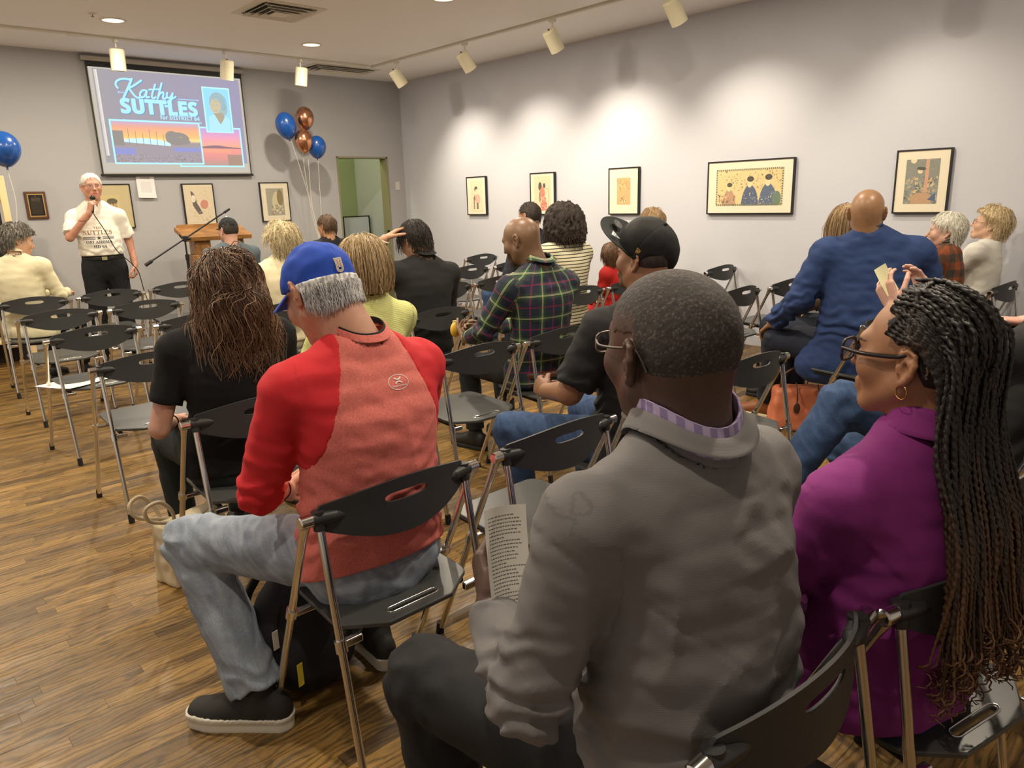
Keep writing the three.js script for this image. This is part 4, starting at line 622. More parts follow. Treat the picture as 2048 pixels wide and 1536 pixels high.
function handField(side, elbow, wrist, spec, size) {
  const s = size, Y = vnorm(spec.f), Z0 = vmul(vnorm(spec.n), -1), X = vnorm(vcross(Y, Z0)), Z = vcross(X, Y), t = side === 'R' ? -1 : 1;
  const W = (a) => vadd(wrist, vadd(vadd(vmul(X, a[0] * s), vmul(Y, a[1] * s)), vmul(Z, a[2] * s)));
  const curl = spec.curl || [0.35, 0.5, 0.35], spread = spec.spread === undefined ? 0.05 : spec.spread;
  const palm = sweep([{ p: W([0, -0.01, 0]), w: 0.027 * s, d: 0.019 * s, r: X }, { p: W([0, 0.035, 0]), w: 0.037 * s, d: 0.017 * s, r: X }, { p: W([0, 0.085, 0]), w: 0.04 * s, d: 0.0135 * s, r: X }]);
  const P = [{ f: palm }, { f: cone(vlerp(wrist, elbow, 0.4), W([0, 0.0, 0]), 0.038 * s, 0.025 * s), k: 0.012 }];
  const F = [[0.029, 0.088, 0.070, 0.0086], [0.0095, 0.094, 0.078, 0.0088], [-0.0105, 0.091, 0.073, 0.0084], [-0.029, 0.082, 0.057, 0.0074]];
  const fingers = [];
  F.forEach(([fx, fy, len, r], q) => {
    const cu = Array.isArray(curl[0]) ? curl[q] : curl; let a = 0, p = [t * fx, fy, 0]; const sx = t * fx * spread * 8, seg = [0.48, 0.30, 0.22];
    for (let k = 0; k < 3; k++) { a += cu[k]; const d = vnorm([sx, Math.cos(a), -Math.sin(a)]), p2 = vadd(p, vmul(d, len * seg[k])); const r0 = r * (1 - 0.08 * k), r1 = r * (1 - 0.08 * (k + 1)); fingers.push({ f: cone(W(p), W(p2), r0 * s, r1 * s), k: 0.0035 }); if (k === 0) fingers.push({ f: cone(W([p[0] * 0.85, p[1] - 0.03, 0]), W(p), r * s, r * s), k: 0.003 }); p = p2; }
  });
  const th = spec.thumb || [0.75, 0.3, 0.35], d1 = vnorm([t * Math.sin(th[0]), Math.cos(th[0]), -0.35]), p0 = [t * 0.026, 0.022, -0.006], p1 = vadd(p0, vmul(d1, 0.042)), d2 = vnorm([t * Math.sin(th[0] - th[1]), Math.cos(th[0] - th[1]), -0.35 - th[2] * 0.6]), p2 = vadd(p1, vmul(d2, 0.034)), d3 = vnorm([t * Math.sin(th[0] - 2 * th[1]), Math.cos(th[0] - 2 * th[1]), -0.35 - th[2] * 1.2]), p3 = vadd(p2, vmul(d3, 0.026));
  fingers.push({ f: cone(W(p0), W(p1), 0.0145 * s, 0.0105 * s), k: 0.008 }, { f: cone(W(p1), W(p2), 0.0105 * s, 0.0095 * s), k: 0.003 }, { f: cone(W(p2), W(p3), 0.0095 * s, 0.008 * s), k: 0.003 });
  const fp = uni(P, 0.012), ff = uni(fingers, 0.003), c = W([0, 0.08, 0]);
  return { f: (x, y, z) => smin(fp(x, y, z), ff(x, y, z), 0.007), lo: vadd(c, [-0.145 * s, -0.145 * s, -0.145 * s]), hi: vadd(c, [0.145 * s, 0.145 * s, 0.145 * s]) };
}
function planeCut(p, n) { const u = vnorm(n), f = (x, y, z) => (x - p[0]) * u[0] + (y - p[1]) * u[1] + (z - p[2]) * u[2]; f.n = u; return f; }
function snapTo(g, pl, d) { const P = g.attributes.position; for (let i = 0; i < P.count; i++) { const e = pl(P.getX(i), P.getY(i), P.getZ(i)); if (e > -d && e < d) P.setXYZ(i, P.getX(i) - pl.n[0] * e, P.getY(i) - pl.n[1] * e, P.getZ(i) - pl.n[2] * e); } g.computeVertexNormals(); return g; }
function makePerson(o) {
  const s = o.s || 1, J = {}; const src = o.pose || SIT;
  for (const k in src) { J[k] = (o.J && o.J[k]) ? [...o.J[k]] : vmul(src[k], s); if (!(o.J && o.J[k]) && src === SIT && s !== 1) J[k][1] = 0.46 + (src[k][1] - 0.46) * s; }
  const fem = o.female ? 1 : 0, bw = (o.broad || 1) * s, q = o.q || 1.4, bel = o.belly || 0;
  const g = thing('person', o.label, 'person', [o.pos[0], 0, o.pos[1]], -(o.az || 0) * Math.PI / 180);
  const right = vnorm(vsub(J.shR, J.shL)), hipR = vnorm(vsub(J.hipR, J.hipL));
  const P = { g, J, o, q, s, right };
  // torso stations
  P.torso = (off, from = 0, flare = 0) => {
    const low = vadd(J.pelvis, [0, -0.055 * s, 0.01]);
    const st = [
      { p: low, w: (0.172 + 0.012 * fem) * bw, d: 0.118 * s, r: hipR }, { p: J.pelvis, w: (0.17 + 0.012 * fem) * bw, d: (0.118 + 0.3 * bel) * s, r: hipR }, { p: J.waist, w: (0.148 - 0.008 * fem) * bw + bel * 0.6, d: (0.108 - 0.004 * fem) * s + bel, r: vnorm(vadd(hipR, right)) },
      { p: vlerp(J.waist, J.chest, 0.6), w: (0.158 - 0.012 * fem) * bw + bel * 0.4, d: 0.11 * s + bel * 0.5, r: right }, { p: J.chest, w: (0.168 - 0.014 * fem) * bw, d: 0.108 * s + bel * 0.15, r: right }, { p: vlerp(J.chest, J.neck, 0.55), w: (0.145 - 0.012 * fem) * bw, d: 0.086 * s, r: right }, { p: vlerp(J.chest, J.neck, 0.98), w: 0.066 * s, d: 0.062 * s, r: right },
    ].map((t, i) => ({ ...t, w: t.w + off + (i < 2 ? flare : i < 3 ? flare * 0.4 : 0), d: t.d + off + (i < 2 ? flare : i < 3 ? flare * 0.4 : 0) }));
    return sweep(catmull(st.slice(from), 2));
  };
  const traps = (off) => ['shL', 'shR'].flatMap((k) => [{ f: cone(vadd(J.neck, [0, 0.012, 0]), vlerp(J.neck, J[k], 0.85), 0.045 * s + off, 0.044 * s + off), k: 0.05 }, { f: cone(vlerp(J.chest, J[k], 0.55), J[k], 0.062 * s + off, 0.056 * s * (o.arm || 1) + off), k: 0.05 }]);
  const am = (o.arm || 1) * (1 - 0.13 * fem) * s;
  P.armR = [0.056 * am, 0.043 * am, 0.041 * am, 0.028 * am];
  // body
  const leg = (k, off = 0, m = 1) => [{ f: cone(J['hip' + k], J['kn' + k], (0.088 * m) * s + off, 0.058 * m * s + off), k: 0.04 }, { f: cone(J['kn' + k], J['an' + k], 0.055 * m * s + off, 0.04 * m * s + off), k: 0.02 }];
  const core = uni([{ f: P.torso(-0.012) }, ...traps(-0.008), ...['L', 'R'].flatMap((k) => [{ f: cone(J['sh' + k], J['el' + k], P.armR[0] - 0.004, P.armR[1]), k: 0.03 }, { f: cone(J['el' + k], J['wr' + k], P.armR[2], P.armR[3]), k: 0.012 }, ...leg(k, -0.01)])], 0.04);
  P.core = core;
  const box = (pad, keys = Object.keys(J)) => { const lo = [9, 9, 9], hi = [-9, -9, -9]; for (const k of keys) for (let a = 0; a < 3; a++) { lo[a] = Math.min(lo[a], J[k][a]); hi[a] = Math.max(hi[a], J[k][a]); } return [lo.map((v) => v - pad), hi.map((v) => v + pad)]; };
  P.box = box;
  const skin = o.skin || [0.5, 0.3, 0.2], hp = { ...(o.head || {}), s: ((o.head && o.head.s) || 1) * s };
  const HM = new THREE.Matrix4().compose(V3(J.head), new THREE.Quaternion().setFromEuler(new THREE.Euler((hp.pitch || 0) * Math.PI / 180, -(hp.yaw || 0) * Math.PI / 180, (hp.roll || 0) * Math.PI / 180, 'YXZ')), new THREE.Vector3(1, 1, 1)), HI = HM.clone().invert();
  const nbv = V3(vadd(J.neck, [0, -0.02, 0])).applyMatrix4(HI); hp.neckBase = [nbv.x, nbv.y, nbv.z]; hp.neckR = (o.neckR || 0.057 - 0.009 * fem) * s;
  const H = headField(hp); P.H = H; P.HM = HM; P.HI = HI; P.hp = hp; P.skin = skin;
  const hlo = [-0.115 * H.S, Math.min(-0.13 * H.S, nbv.y - 0.03), Math.min(-0.135 * H.S, nbv.z - 0.08)], hhi = [0.115 * H.S, 0.135 * H.S, Math.max(0.135 * H.S, nbv.z + 0.1)]; hlo[0] = Math.min(hlo[0], nbv.x - 0.07); hhi[0] = Math.max(hhi[0], nbv.x + 0.07);
  const base = (x, y, z, a) => { const m = 1 + 0.05 * noise3(x * 25, y * 25, z * 25); a.c = [skin[0] * m, skin[1] * m, skin[2] * m]; };
  const geos = []; const hg = net(H.f, hlo, hhi, 0.003 * q, o.skinAttr ? o.skinAttr(skin, hp) : skinAttr(skin, hp)); hg.applyMatrix4(HM); geos.push(hg);
  const [blo, bhi] = box(0.16, ['pelvis', 'waist', 'chest', 'neck', 'shL', 'shR', 'elL', 'elR', 'wrL', 'wrR', 'hipL', 'hipR', 'knL', 'knR', 'anL', 'anR']);
  geos.push(net((x, y, z) => core(x, y, z), blo, bhi, Math.max(0.012, 0.0095 * q), base));
  for (const k of ['L', 'R']) { const sp = o['hand' + k]; if (sp === null) continue; const def = { f: vsub(J['wr' + k], J['el' + k]), n: [k === 'L' ? 0.3 : -0.3, -1, 0] }; const hf = handField(k, J['el' + k], J['wr' + k], { ...def, ...(sp || {}) }, (o.handS || (1 - 0.08 * fem)) * s); geos.push(net(hf.f, hf.lo, hf.hi, 0.0032 * q, base)); P['hf' + k] = hf; }
  P.body = part(g, 'body', join(geos), o.gloss ? SKIN_GLOSS : SKIN);
  // cloth helpers
  P.arm = (k, frac, off, taper = 0) => {
    const A = J['sh' + k], B = J['el' + k], C = J['wr' + k], R = P.armR, list = [];
    if (frac <= 0.5) { const e = vlerp(A, B, frac * 2); list.push({ f: ((c, pl) => (x, y, z) => smax(c(x, y, z), pl(x, y, z), 0.006))(cone(A, B, R[0] + off, R[1] + off + taper), planeCut(e, vsub(B, A))), k: 0.03 }); }
    else { const e = vlerp(B, C, frac * 2 - 1); list.push({ f: cone(A, B, R[0] + off, R[1] + off), k: 0.03 }, { f: ((c, pl) => (x, y, z) => smax(c(x, y, z), pl(x, y, z), 0.006))(cone(B, C, R[2] + off, R[3] + off + taper), planeCut(e, vsub(C, B))), k: 0.018 }); }
    return list;
  };
  P.traps = traps; P.leg = leg;
  P.segDist = (x, y, z, a, b) => { const ab = vsub(b, a), L = vdot(ab, ab), t = clamp(((x - a[0]) * ab[0] + (y - a[1]) * ab[1] + (z - a[2]) * ab[2]) / L, 0, 1); return [Math.hypot(x - a[0] - ab[0] * t, y - a[1] - ab[1] * t, z - a[2] - ab[2] * t), t * Math.sqrt(L)]; };
  // uv: torso wraps round the spine, sleeves along the arm (metres)
  P.uv = (x, y, z, a) => {
    let best = 1e9, kk = null; for (const k of ['L', 'R']) { const u1 = P.segDist(x, y, z, J['sh' + k], J['el' + k]), u2 = P.segDist(x, y, z, J['el' + k], J['wr' + k]); if (u1[0] < best) { best = u1[0]; kk = [k, 'sh', 'el', u1[1]]; } if (u2[0] < best) { best = u2[0]; kk = [k, 'el', 'wr', 0.3 + u2[1]]; } }
    if (best < P.armR[0] + 0.026 && kk) { const A = J[kk[1] + kk[0]], B = J[kk[2] + kk[0]], d = vnorm(vsub(B, A)), e1 = vnorm(vcross(d, [0.2, 0.1, 1])), e2 = vcross(d, e1), r = vsub([x, y, z], A); a.u = Math.atan2(vdot(r, e1), vdot(r, e2)) * 0.055 + 1; a.v = -kk[3]; }
    else { const c = vlerp(J.pelvis, J.neck, clamp((y - J.pelvis[1]) / (J.neck[1] - J.pelvis[1]), 0, 1)); const rx = (x - c[0]) * right[0] + (z - c[2]) * right[2], rz = (z - c[2]) * right[0] - (x - c[0]) * right[2]; a.u = Math.atan2(rx, rz * 1.25) * 0.17; a.v = y; }
  };
  return P;
}
const ridge = (n) => 1 - Math.abs(n);
function foldNoise(x, y, z, sd) { return 0.55 * (ridge(noise3(x * 4.2 + sd, y * 8 + z * 3, z * 4.2)) - 0.6) + 0.3 * noise3(x * 11 + sd, y * 19 + x * 6, z * 11) + 0.25 * noise3(x * 3, y * 3 + sd, z * 3); }
// upper garment; t: {mat, off, sleeve, hem, fold, neckOpen, taper, name, k}
function garment(P, t) {
  const { J, q, s } = P, off = t.off === undefined ? 0.014 : t.off, sd = t.seed || P.o.pos[0] * 7.3, A = (t.fold === undefined ? 0.006 : t.fold);
  const sl = t.sleeve === undefined ? 0.97 : t.sleeve;
  const list = [{ f: P.torso(off, 0, t.flare || 0.006) }, ...P.traps(off * 0.8)]; const sleeves = uni([...P.arm('L', t.sleeveL || sl, off * 0.85, t.taper || 0), ...P.arm('R', t.sleeveR || sl, off * 0.85, t.taper || 0)], 0.02);
  const body = uni([...list], 0.05), ups = (x, y, z) => smin(body(x, y, z), sleeves(x, y, z), t.uk || 0.028);
  const cuts = []; const hem = t.hem === undefined ? 0.5 : t.hem; cuts.push(planeCut([0, hem, 0], t.hemN || [0, -1, 0]));
  const nk = vadd(J.neck, [0, 0.03 + (t.neckDrop ? -t.neckDrop : 0), 0.004]), nR = t.neckOpen ? t.neckOpen * s : P.hp.neckR + 0.016 * s, opening = sph(nk, nR);
  const joints = ['elL', 'elR'].map((k) => J[k]), arms = ['L', 'R'].map((k) => [J['sh' + k], J['el' + k], J['wr' + k]]);
  const wrinkle = (x, y, z) => {
    let d = A * foldNoise(x, y, z, sd); if (t.drape) d += t.drape * (Math.pow(ridge(noise3(x * 7 + sd, y * 1.6 + x * 1.2, z * 7)), 3) - 0.35) * smooth(J.chest[1] + 0.08, J.chest[1] - 0.12, y);
    for (let i = 0; i < 2; i++) { const e = joints[i], r = Math.hypot(x - e[0], y - e[1], z - e[2]); if (r < 0.2) { const [S, E, W] = arms[i]; const k = vdot(vsub([x, y, z], S), vnorm(vsub(E, S))) - 0.6 * vdot(vsub([x, y, z], E), vnorm(vsub(W, E))); d += A * 0.9 * Math.exp(-r * r / 0.011) * Math.sin(k * 130 + 2.4 * noise3(x * 12, y * 12, z * 12 + sd)); } }
    d += A * 0.8 * Math.exp(-((y - (J.waist[1] - 0.06)) ** 2) / 0.008) * Math.sin(y * 95 + 5 * noise3(x * 5, y * 4, z * 5 + sd));
    return d;
  };
  const extra = t.extra, uk = t.uk || 0.028;
  { // where the garment meets its neck opening
    const ax = vnorm(vadd(vsub(J.head, J.neck), [0, 0.1, 0])), e1 = vnorm(vcross([0, 0, 1], ax)), e2 = vcross(ax, e1); P.neckAx = ax; P.neckC = nk; P.neckCurve = [];
    for (let i = 0; i < 56; i++) { const th = i / 56 * 6.28318, dir = vadd(vmul(e1, Math.cos(th)), vmul(e2, Math.sin(th))); let hit = null; for (let ph = 0.5; ph < 2.8; ph += 0.02) { const p = vadd(nk, vadd(vmul(ax, nR * Math.cos(ph)), vmul(dir, nR * Math.sin(ph)))); if (ups(p[0], p[1], p[2]) < 0) { hit = p; break; } } P.neckCurve.push({ p: hit || vadd(nk, vmul(dir, nR)), d: dir }); }
    for (let r = 0; r < 3; r++) P.neckCurve = P.neckCurve.map((c, i, A) => ({ d: c.d, p: vmul(vadd(vadd(A[(i + 55) % 56].p, c.p), A[(i + 1) % 56].p), 1 / 3) }));
  }
  const seamAt = t.seam === undefined ? 0.1 : t.seam, seams = ['L', 'R'].map((k) => planeCut(vlerp(J['sh' + k], J['el' + k], seamAt), vadd(vnorm(vsub(J['el' + k], J['sh' + k])), [k === 'L' ? -0.35 : 0.35, 0.1, 0])));
  const f = (x, y, z) => { let d = ups(x, y, z); if (extra) d = extra(x, y, z, d); if (Math.abs(d) < 0.03 && A) { d -= wrinkle(x, y, z); if (seamAt) for (let i = 0; i < 2; i++) { const e = seams[i](x, y, z); if (e > -0.02 && e < 0.02 && y > J.chest[1] - 0.12 && y < J.shL[1] + 0.08 && Math.abs(z - J.shL[2]) > 0.012 && (i ? x > J.chest[0] : x < J.chest[0])) d += 0.0022 * Math.exp(-e * e / 0.000012) - 0.0012 * Math.exp(-((e + 0.008) ** 2) / 0.00003); } } for (const c of cuts) d = smax(d, c(x, y, z), 0.006); return smax(d, -opening(x, y, z), 0.006); };
  const [lo, hi] = P.box(0.24, ['pelvis', 'waist', 'chest', 'neck', 'shL', 'shR', 'elL', 'elR', 'wrL', 'wrR']); if (t.low) lo[1] = Math.min(lo[1], t.low);
  const attr = (x, y, z, a) => { P.uv(x, y, z, a); if (t.color) a.c = t.color(x, y, z, a); };
  P.topF = f;
  const cell = (t.cell || 0.0085) * q;
  if (t.split) { // raglan: panels of another colour beyond the two seam planes
    const { planes, mats } = t.split; const side = (x, y, z) => Math.max(...planes.map((pl) => pl(x, y, z))) - 0.008;
    part(P.g, t.name || 'shirt', net((x, y, z) => Math.max(f(x, y, z), side(x, y, z)), lo, hi, cell, attr), t.mat);
    planes.forEach((pl, i) => part(P.g, 'sleeve', snapTo(net((x, y, z) => smax(f(x, y, z) - 0.0012, -pl(x, y, z), 0.001), lo, hi, cell, attr), pl, cell * 1.25), mats[i]));
  } else part(P.g, t.name || 'shirt', net(f, lo, hi, cell, attr), t.mat, t.plabel);
  return f;
}
function collar(P, m, o = {}) {       // lofted from the garment's neck edge: stand, roll and (if flap > 0) a folded leaf
  const C = P.neckCurve, n = C.length, up = P.neckAx, h = (o.h || 0.02), ins = o.ins === undefined ? 0.0 : o.ins, fl = o.flap || 0, lift = o.y || 0, th = o.th || 0.003, gap = o.gap || 0;
  const ringAt = (i, k) => { const c = C[i], q = vadd(c.p, vadd(vmul(c.d, -ins), vmul(up, lift))), front = smooth(0.2, 0.9, -c.d[2]); const H = h * (1 - 0.35 * front);
    const prof = fl ? [[0.001, -0.012], [-0.003, H * 0.5], [-0.004, H], [0.001 + th, H + 0.003], [0.006 + th, H * 0.75], [0.008 + th + fl * 0.3, H - fl * 0.8], [0.010 + th + fl * 0.4, H - fl * (1 + 0.4 * front)], [0.007 + fl * 0.4, H - fl * (1 + 0.4 * front)], [0.004, H * 0.7]] : [[-0.002, -0.01], [-0.002, H], [th * 0.5, H + 0.0015], [th + 0.001, H], [th + 0.003, -0.012]];
    return vadd(q, vadd(vmul(c.d, prof[k][0]), vmul(up, prof[k][1]))); };
  const K = fl ? 9 : 5, pos = [], uv = [], idx = []; for (let i = 0; i <= n; i++) for (let k = 0; k < K; k++) { pos.push(...ringAt(i % n, k)); uv.push(i / n * 0.45, k * 0.008); }
  for (let i = 0; i < n; i++) { if (gap && -C[i].d[2] > 1 - gap) continue; for (let k = 0; k < K - 1; k++) { const a = i * K + k, b = a + K; idx.push(a, b, a + 1, b, b + 1, a + 1); } }
  const g = new THREE.BufferGeometry(); g.setAttribute('position', new THREE.Float32BufferAttribute(pos, 3)); g.setAttribute('uv', new THREE.Float32BufferAttribute(uv, 2)); g.setIndex(idx); g.computeVertexNormals();
  const mm = m.clone(); mm.side = THREE.DoubleSide; part(P.g, o.name || 'collar', g, mm);
}
function trousers(P, t) {
  const { J, q, s } = P, off = t.off === undefined ? 0.012 : t.off, sd = t.seed || P.o.pos[1] * 5.1, A = t.fold === undefined ? 0.006 : t.fold, low = vadd(J.pelvis, [0, -0.055 * s, 0.01]);
  const hipR = vnorm(vsub(J.hipR, J.hipL)), bw = (P.o.broad || 1) * s;
  const list = [{ f: sweep([{ p: low, w: 0.172 * bw + off, d: 0.12 * s + off, r: hipR }, { p: J.pelvis, w: 0.17 * bw + off, d: 0.118 * s + off, r: hipR }, { p: vlerp(J.pelvis, J.waist, t.rise || 0.45), w: 0.152 * bw + off * 0.7 + (P.o.belly || 0) * 0.4, d: 0.108 * s + off * 0.7 + (P.o.belly || 0) * 0.5, r: hipR }]) }];
  const legs = [];
  for (const k of ['L', 'R']) { const H = J['hip' + k], K = J['kn' + k], An = J['an' + k], e = vlerp(K, An, t.len || 0.93), w = t.wide || 0; const c2 = cone(K, An, 0.056 * s + off + w * 0.3, 0.042 * s + off + w), pl = planeCut(e, vsub(An, K)); legs.push({ f: cone(H, K, 0.09 * s + off, 0.06 * s + off + w * 0.2), k: 0.035 }, { f: (x, y, z) => smax(c2(x, y, z), pl(x, y, z), 0.006), k: 0.022 }); }
  const all = uni([...list, ...legs], 0.04);
  const wr = (x, y, z) => { let d = A * foldNoise(x, y * 0.8, z, sd); for (const k of ['L', 'R']) { const K = J['kn' + k], r = Math.hypot(x - K[0], y - K[1], z - K[2]); if (r < 0.25) d += A * Math.exp(-r * r / 0.014) * Math.sin(75 * vdot(vsub([x, y, z], K), vnorm(vsub(J['hip' + k], J['an' + k]))) + 3 * noise3(x * 9, y * 9, z * 9)); const e = J['an' + k], r2 = Math.hypot(x - e[0], y - e[1], z - e[2]); if (r2 < 0.2) d += A * 0.8 * Math.exp(-r2 * r2 / 0.012) * Math.sin(y * 90 + 4 * noise3(x * 6, y * 6, z * 6)); const hp = J['hip' + k], r3 = Math.hypot(x - hp[0], y - hp[1], z - hp[2]); d += A * 0.8 * Math.exp(-r3 * r3 / 0.02) * Math.sin((x * 50 + z * 60) + 3 * noise3(x * 6, y * 6, z * 6)); } return d; };
  const f = (x, y, z) => { let d = all(x, y, z); if (Math.abs(d) < 0.03 && A) d -= wr(x, y, z); return d; };
  const [lo, hi] = P.box(0.2, ['pelvis', 'hipL', 'hipR', 'knL', 'knR', 'anL', 'anR']); if (t.top) hi[1] = Math.max(hi[1], t.top);
  part(P.g, t.name || 'trousers', net(f, lo, hi, (t.cell || 0.01) * q, (x, y, z, a) => { a.u = x; a.v = y + z; if (t.color) a.c = t.color(x, y, z); }), t.mat);
}
function shoes(P, m, sole, o = {}) {
  for (const k of ['L', 'R']) {
    const A = P.J['an' + k], T = P.J['to' + k], s = P.s * (o.s || 1), d = vnorm([T[0] - A[0], 0, T[2] - A[2]]), r = [-d[2], 0, d[0]], gy = Math.min(A[1], T[1]) - 0.0, heel = [A[0] - d[0] * 0.055 * s, T[1], A[2] - d[2] * 0.055 * s], tip = [A[0] + d[0] * 0.19 * s, T[1], A[2] + d[2] * 0.19 * s];
    const up = sweep(catmull([{ p: vadd(heel, [0, 0.02, 0]), w: 0.034 * s, d: 0.05 * s, r }, { p: vlerp(vadd(heel, [0, 0.018, 0]), vadd(tip, [0, 0.012, 0]), 0.4), w: 0.042 * s, d: 0.048 * s, r }, { p: vlerp(heel, tip, 0.72), w: 0.047 * s, d: 0.036 * s, r }, { p: vlerp(heel, tip, 0.94), w: 0.038 * s, d: 0.026 * s, r }], 3));
    const sy = T[1] - 0.026, body = (x, y, z) => smax(smin(up(x, y, z), cone(vadd(A, [0, -0.02, 0]), vadd(A, [0, 0.012, 0]), 0.042 * s)(x, y, z), 0.02), sy + 0.004 - y, 0.004);
    const lo = [Math.min(heel[0], tip[0]) - 0.09, T[1] - 0.05, Math.min(heel[2], tip[2]) - 0.09], hi = [Math.max(heel[0], tip[0]) + 0.09, Math.max(A[1], T[1]) + 0.08, Math.max(heel[2], tip[2]) + 0.09];
    const sh = part(P.g, 'shoe', net(body, lo, hi, 0.005 * Math.max(1, P.q * 0.8), (x, y, z, a) => { a.u = x; a.v = z; }), m);
    const so = (x, y, z) => smax(smax(up(x, y > sy + 0.012 ? y : sy + 0.012, z) - 0.006, sy - (o.st || 0.012) - y, 0.004), y - sy - (o.st2 || 0.012) - (o.tread ? 0.0022 * Math.sin((x + z) * 310 + 3 * noise3(x * 30, y * 30, z * 30)) : 0), 0.003);
    part(sh, 'sole', net(so, lo, hi, 0.0045 * Math.max(1, P.q * 0.8), (x, y, z, a) => { a.u = x; a.v = z; }), sole);
    if (o.laces) { const L = new Strands(5); for (let i = 0; i < 5; i++) { const t = 0.42 + i * 0.07, c = vlerp(heel, tip, t), y = T[1] + 0.055 * s - i * 0.006; L.add([-1, -0.5, 0, 0.5, 1].map((u) => vadd([c[0], y - 0.012 * u * u, c[2]], vmul(r, u * 0.024 * s))), 0.0028, 0.0028, [0.02, 0.02, 0.02]); } part(sh, 'laces', L.geo(), mat({ color: 0x151515 })); }
  }
}
// ---------------------------------------------------------------- hair
const hairMat = (r = 0.5) => new THREE.MeshPhysicalMaterial({ vertexColors: true, roughness: r, sheen: 0.2, sheenRoughness: 0.4 });
const HAIR = hairMat(0.5), HAIR_M = hairMat(0.75);
// region of the scalp that carries hair: >0 inside (head-local metres, unit head)
function hairline(x, y, z, h = {}) {
  const front = 0.058 + (h.front || 0), temple = 0.03 + (h.temple || 0), ear = 0.036, nape = -0.055 + (h.nape || 0); let line;
  if (z < -0.04) line = lerp(temple + 0.005, front, smooth(-0.04, -0.085, z)); else if (z < 0.0) line = lerp(ear, temple, smooth(0.0, -0.04, z)); else line = lerp(ear, nape, smooth(0.015, 0.05, z));
  return y - line - 0.002 * noise3(x * 90, 3, z * 90) - 0.006 * noise3(x * 30, 5, z * 30);
}
function hairCap(P, o) {       // close-fitting hair volume over the scalp, o.off thickness in metres, o.extra(x,y,z)->distance to add
  const H = P.H, S = H.S, off = o.off || 0.008, cran = uni([{ f: ell([0, 0.034, 0.012], [0.0765 * H.W, 0.086, 0.0985 * H.L]) }, { f: ell([0, 0.0, 0.045], [0.066 * H.W, 0.062, 0.056]), k: 0.03 }, { f: ell([0, -0.028, -0.03], [0.06 * H.W, 0.083, 0.062]), k: 0.03 }, ...(o.neckHair ? [{ f: cone([0, -0.03, 0.045], [0, -0.075, 0.045], 0.05, 0.045), k: 0.03 }] : [])], 0.02);
  const f = (X, Y, Z) => { const x = X / S, y = Y / S, z = Z / S; let t = off; if (o.grow) t = o.grow(x, y, z) * off; let d = cran(x, y, z) * S - t; if (o.rough && d < 0.02 && d > -0.02) d -= o.rough * (noise3(x * o.rf * 2, y * o.rf, z * o.rf * 2) * 0.7 + 0.3 * noise3(x * o.rf * 4, y * o.rf * 2, z * o.rf * 4)); d = smax(d, -hairline(x, y, z, o) * S, 0.006); if (o.extra) d = o.extra(x, y, z, d); return d; };
  const e = 0.13 * S + off + (o.pad || 0.02), lo = [-e, -0.14 * S - (o.down || 0), -e], hi = [e, e + 0.03, e];
  const ca = o.colors, attr = (x, y, z, a) => { const n = 0.5 + 0.5 * noise3(x * (o.cf || 60), y * (o.cf || 60) * (o.cy || 0.35), z * (o.cf || 60)); const k = n * (ca.length - 1), i = Math.min(ca.length - 2, Math.floor(k)); a.c = o.colorAt ? o.colorAt(x / S, y / S, z / S, n) : vlerp(ca[i], ca[i + 1], k - i); };
  const g = net(f, lo, hi, (o.cell || 0.004) * P.q, attr); g.applyMatrix4(P.HM); P.capF = f;
  return g;
}
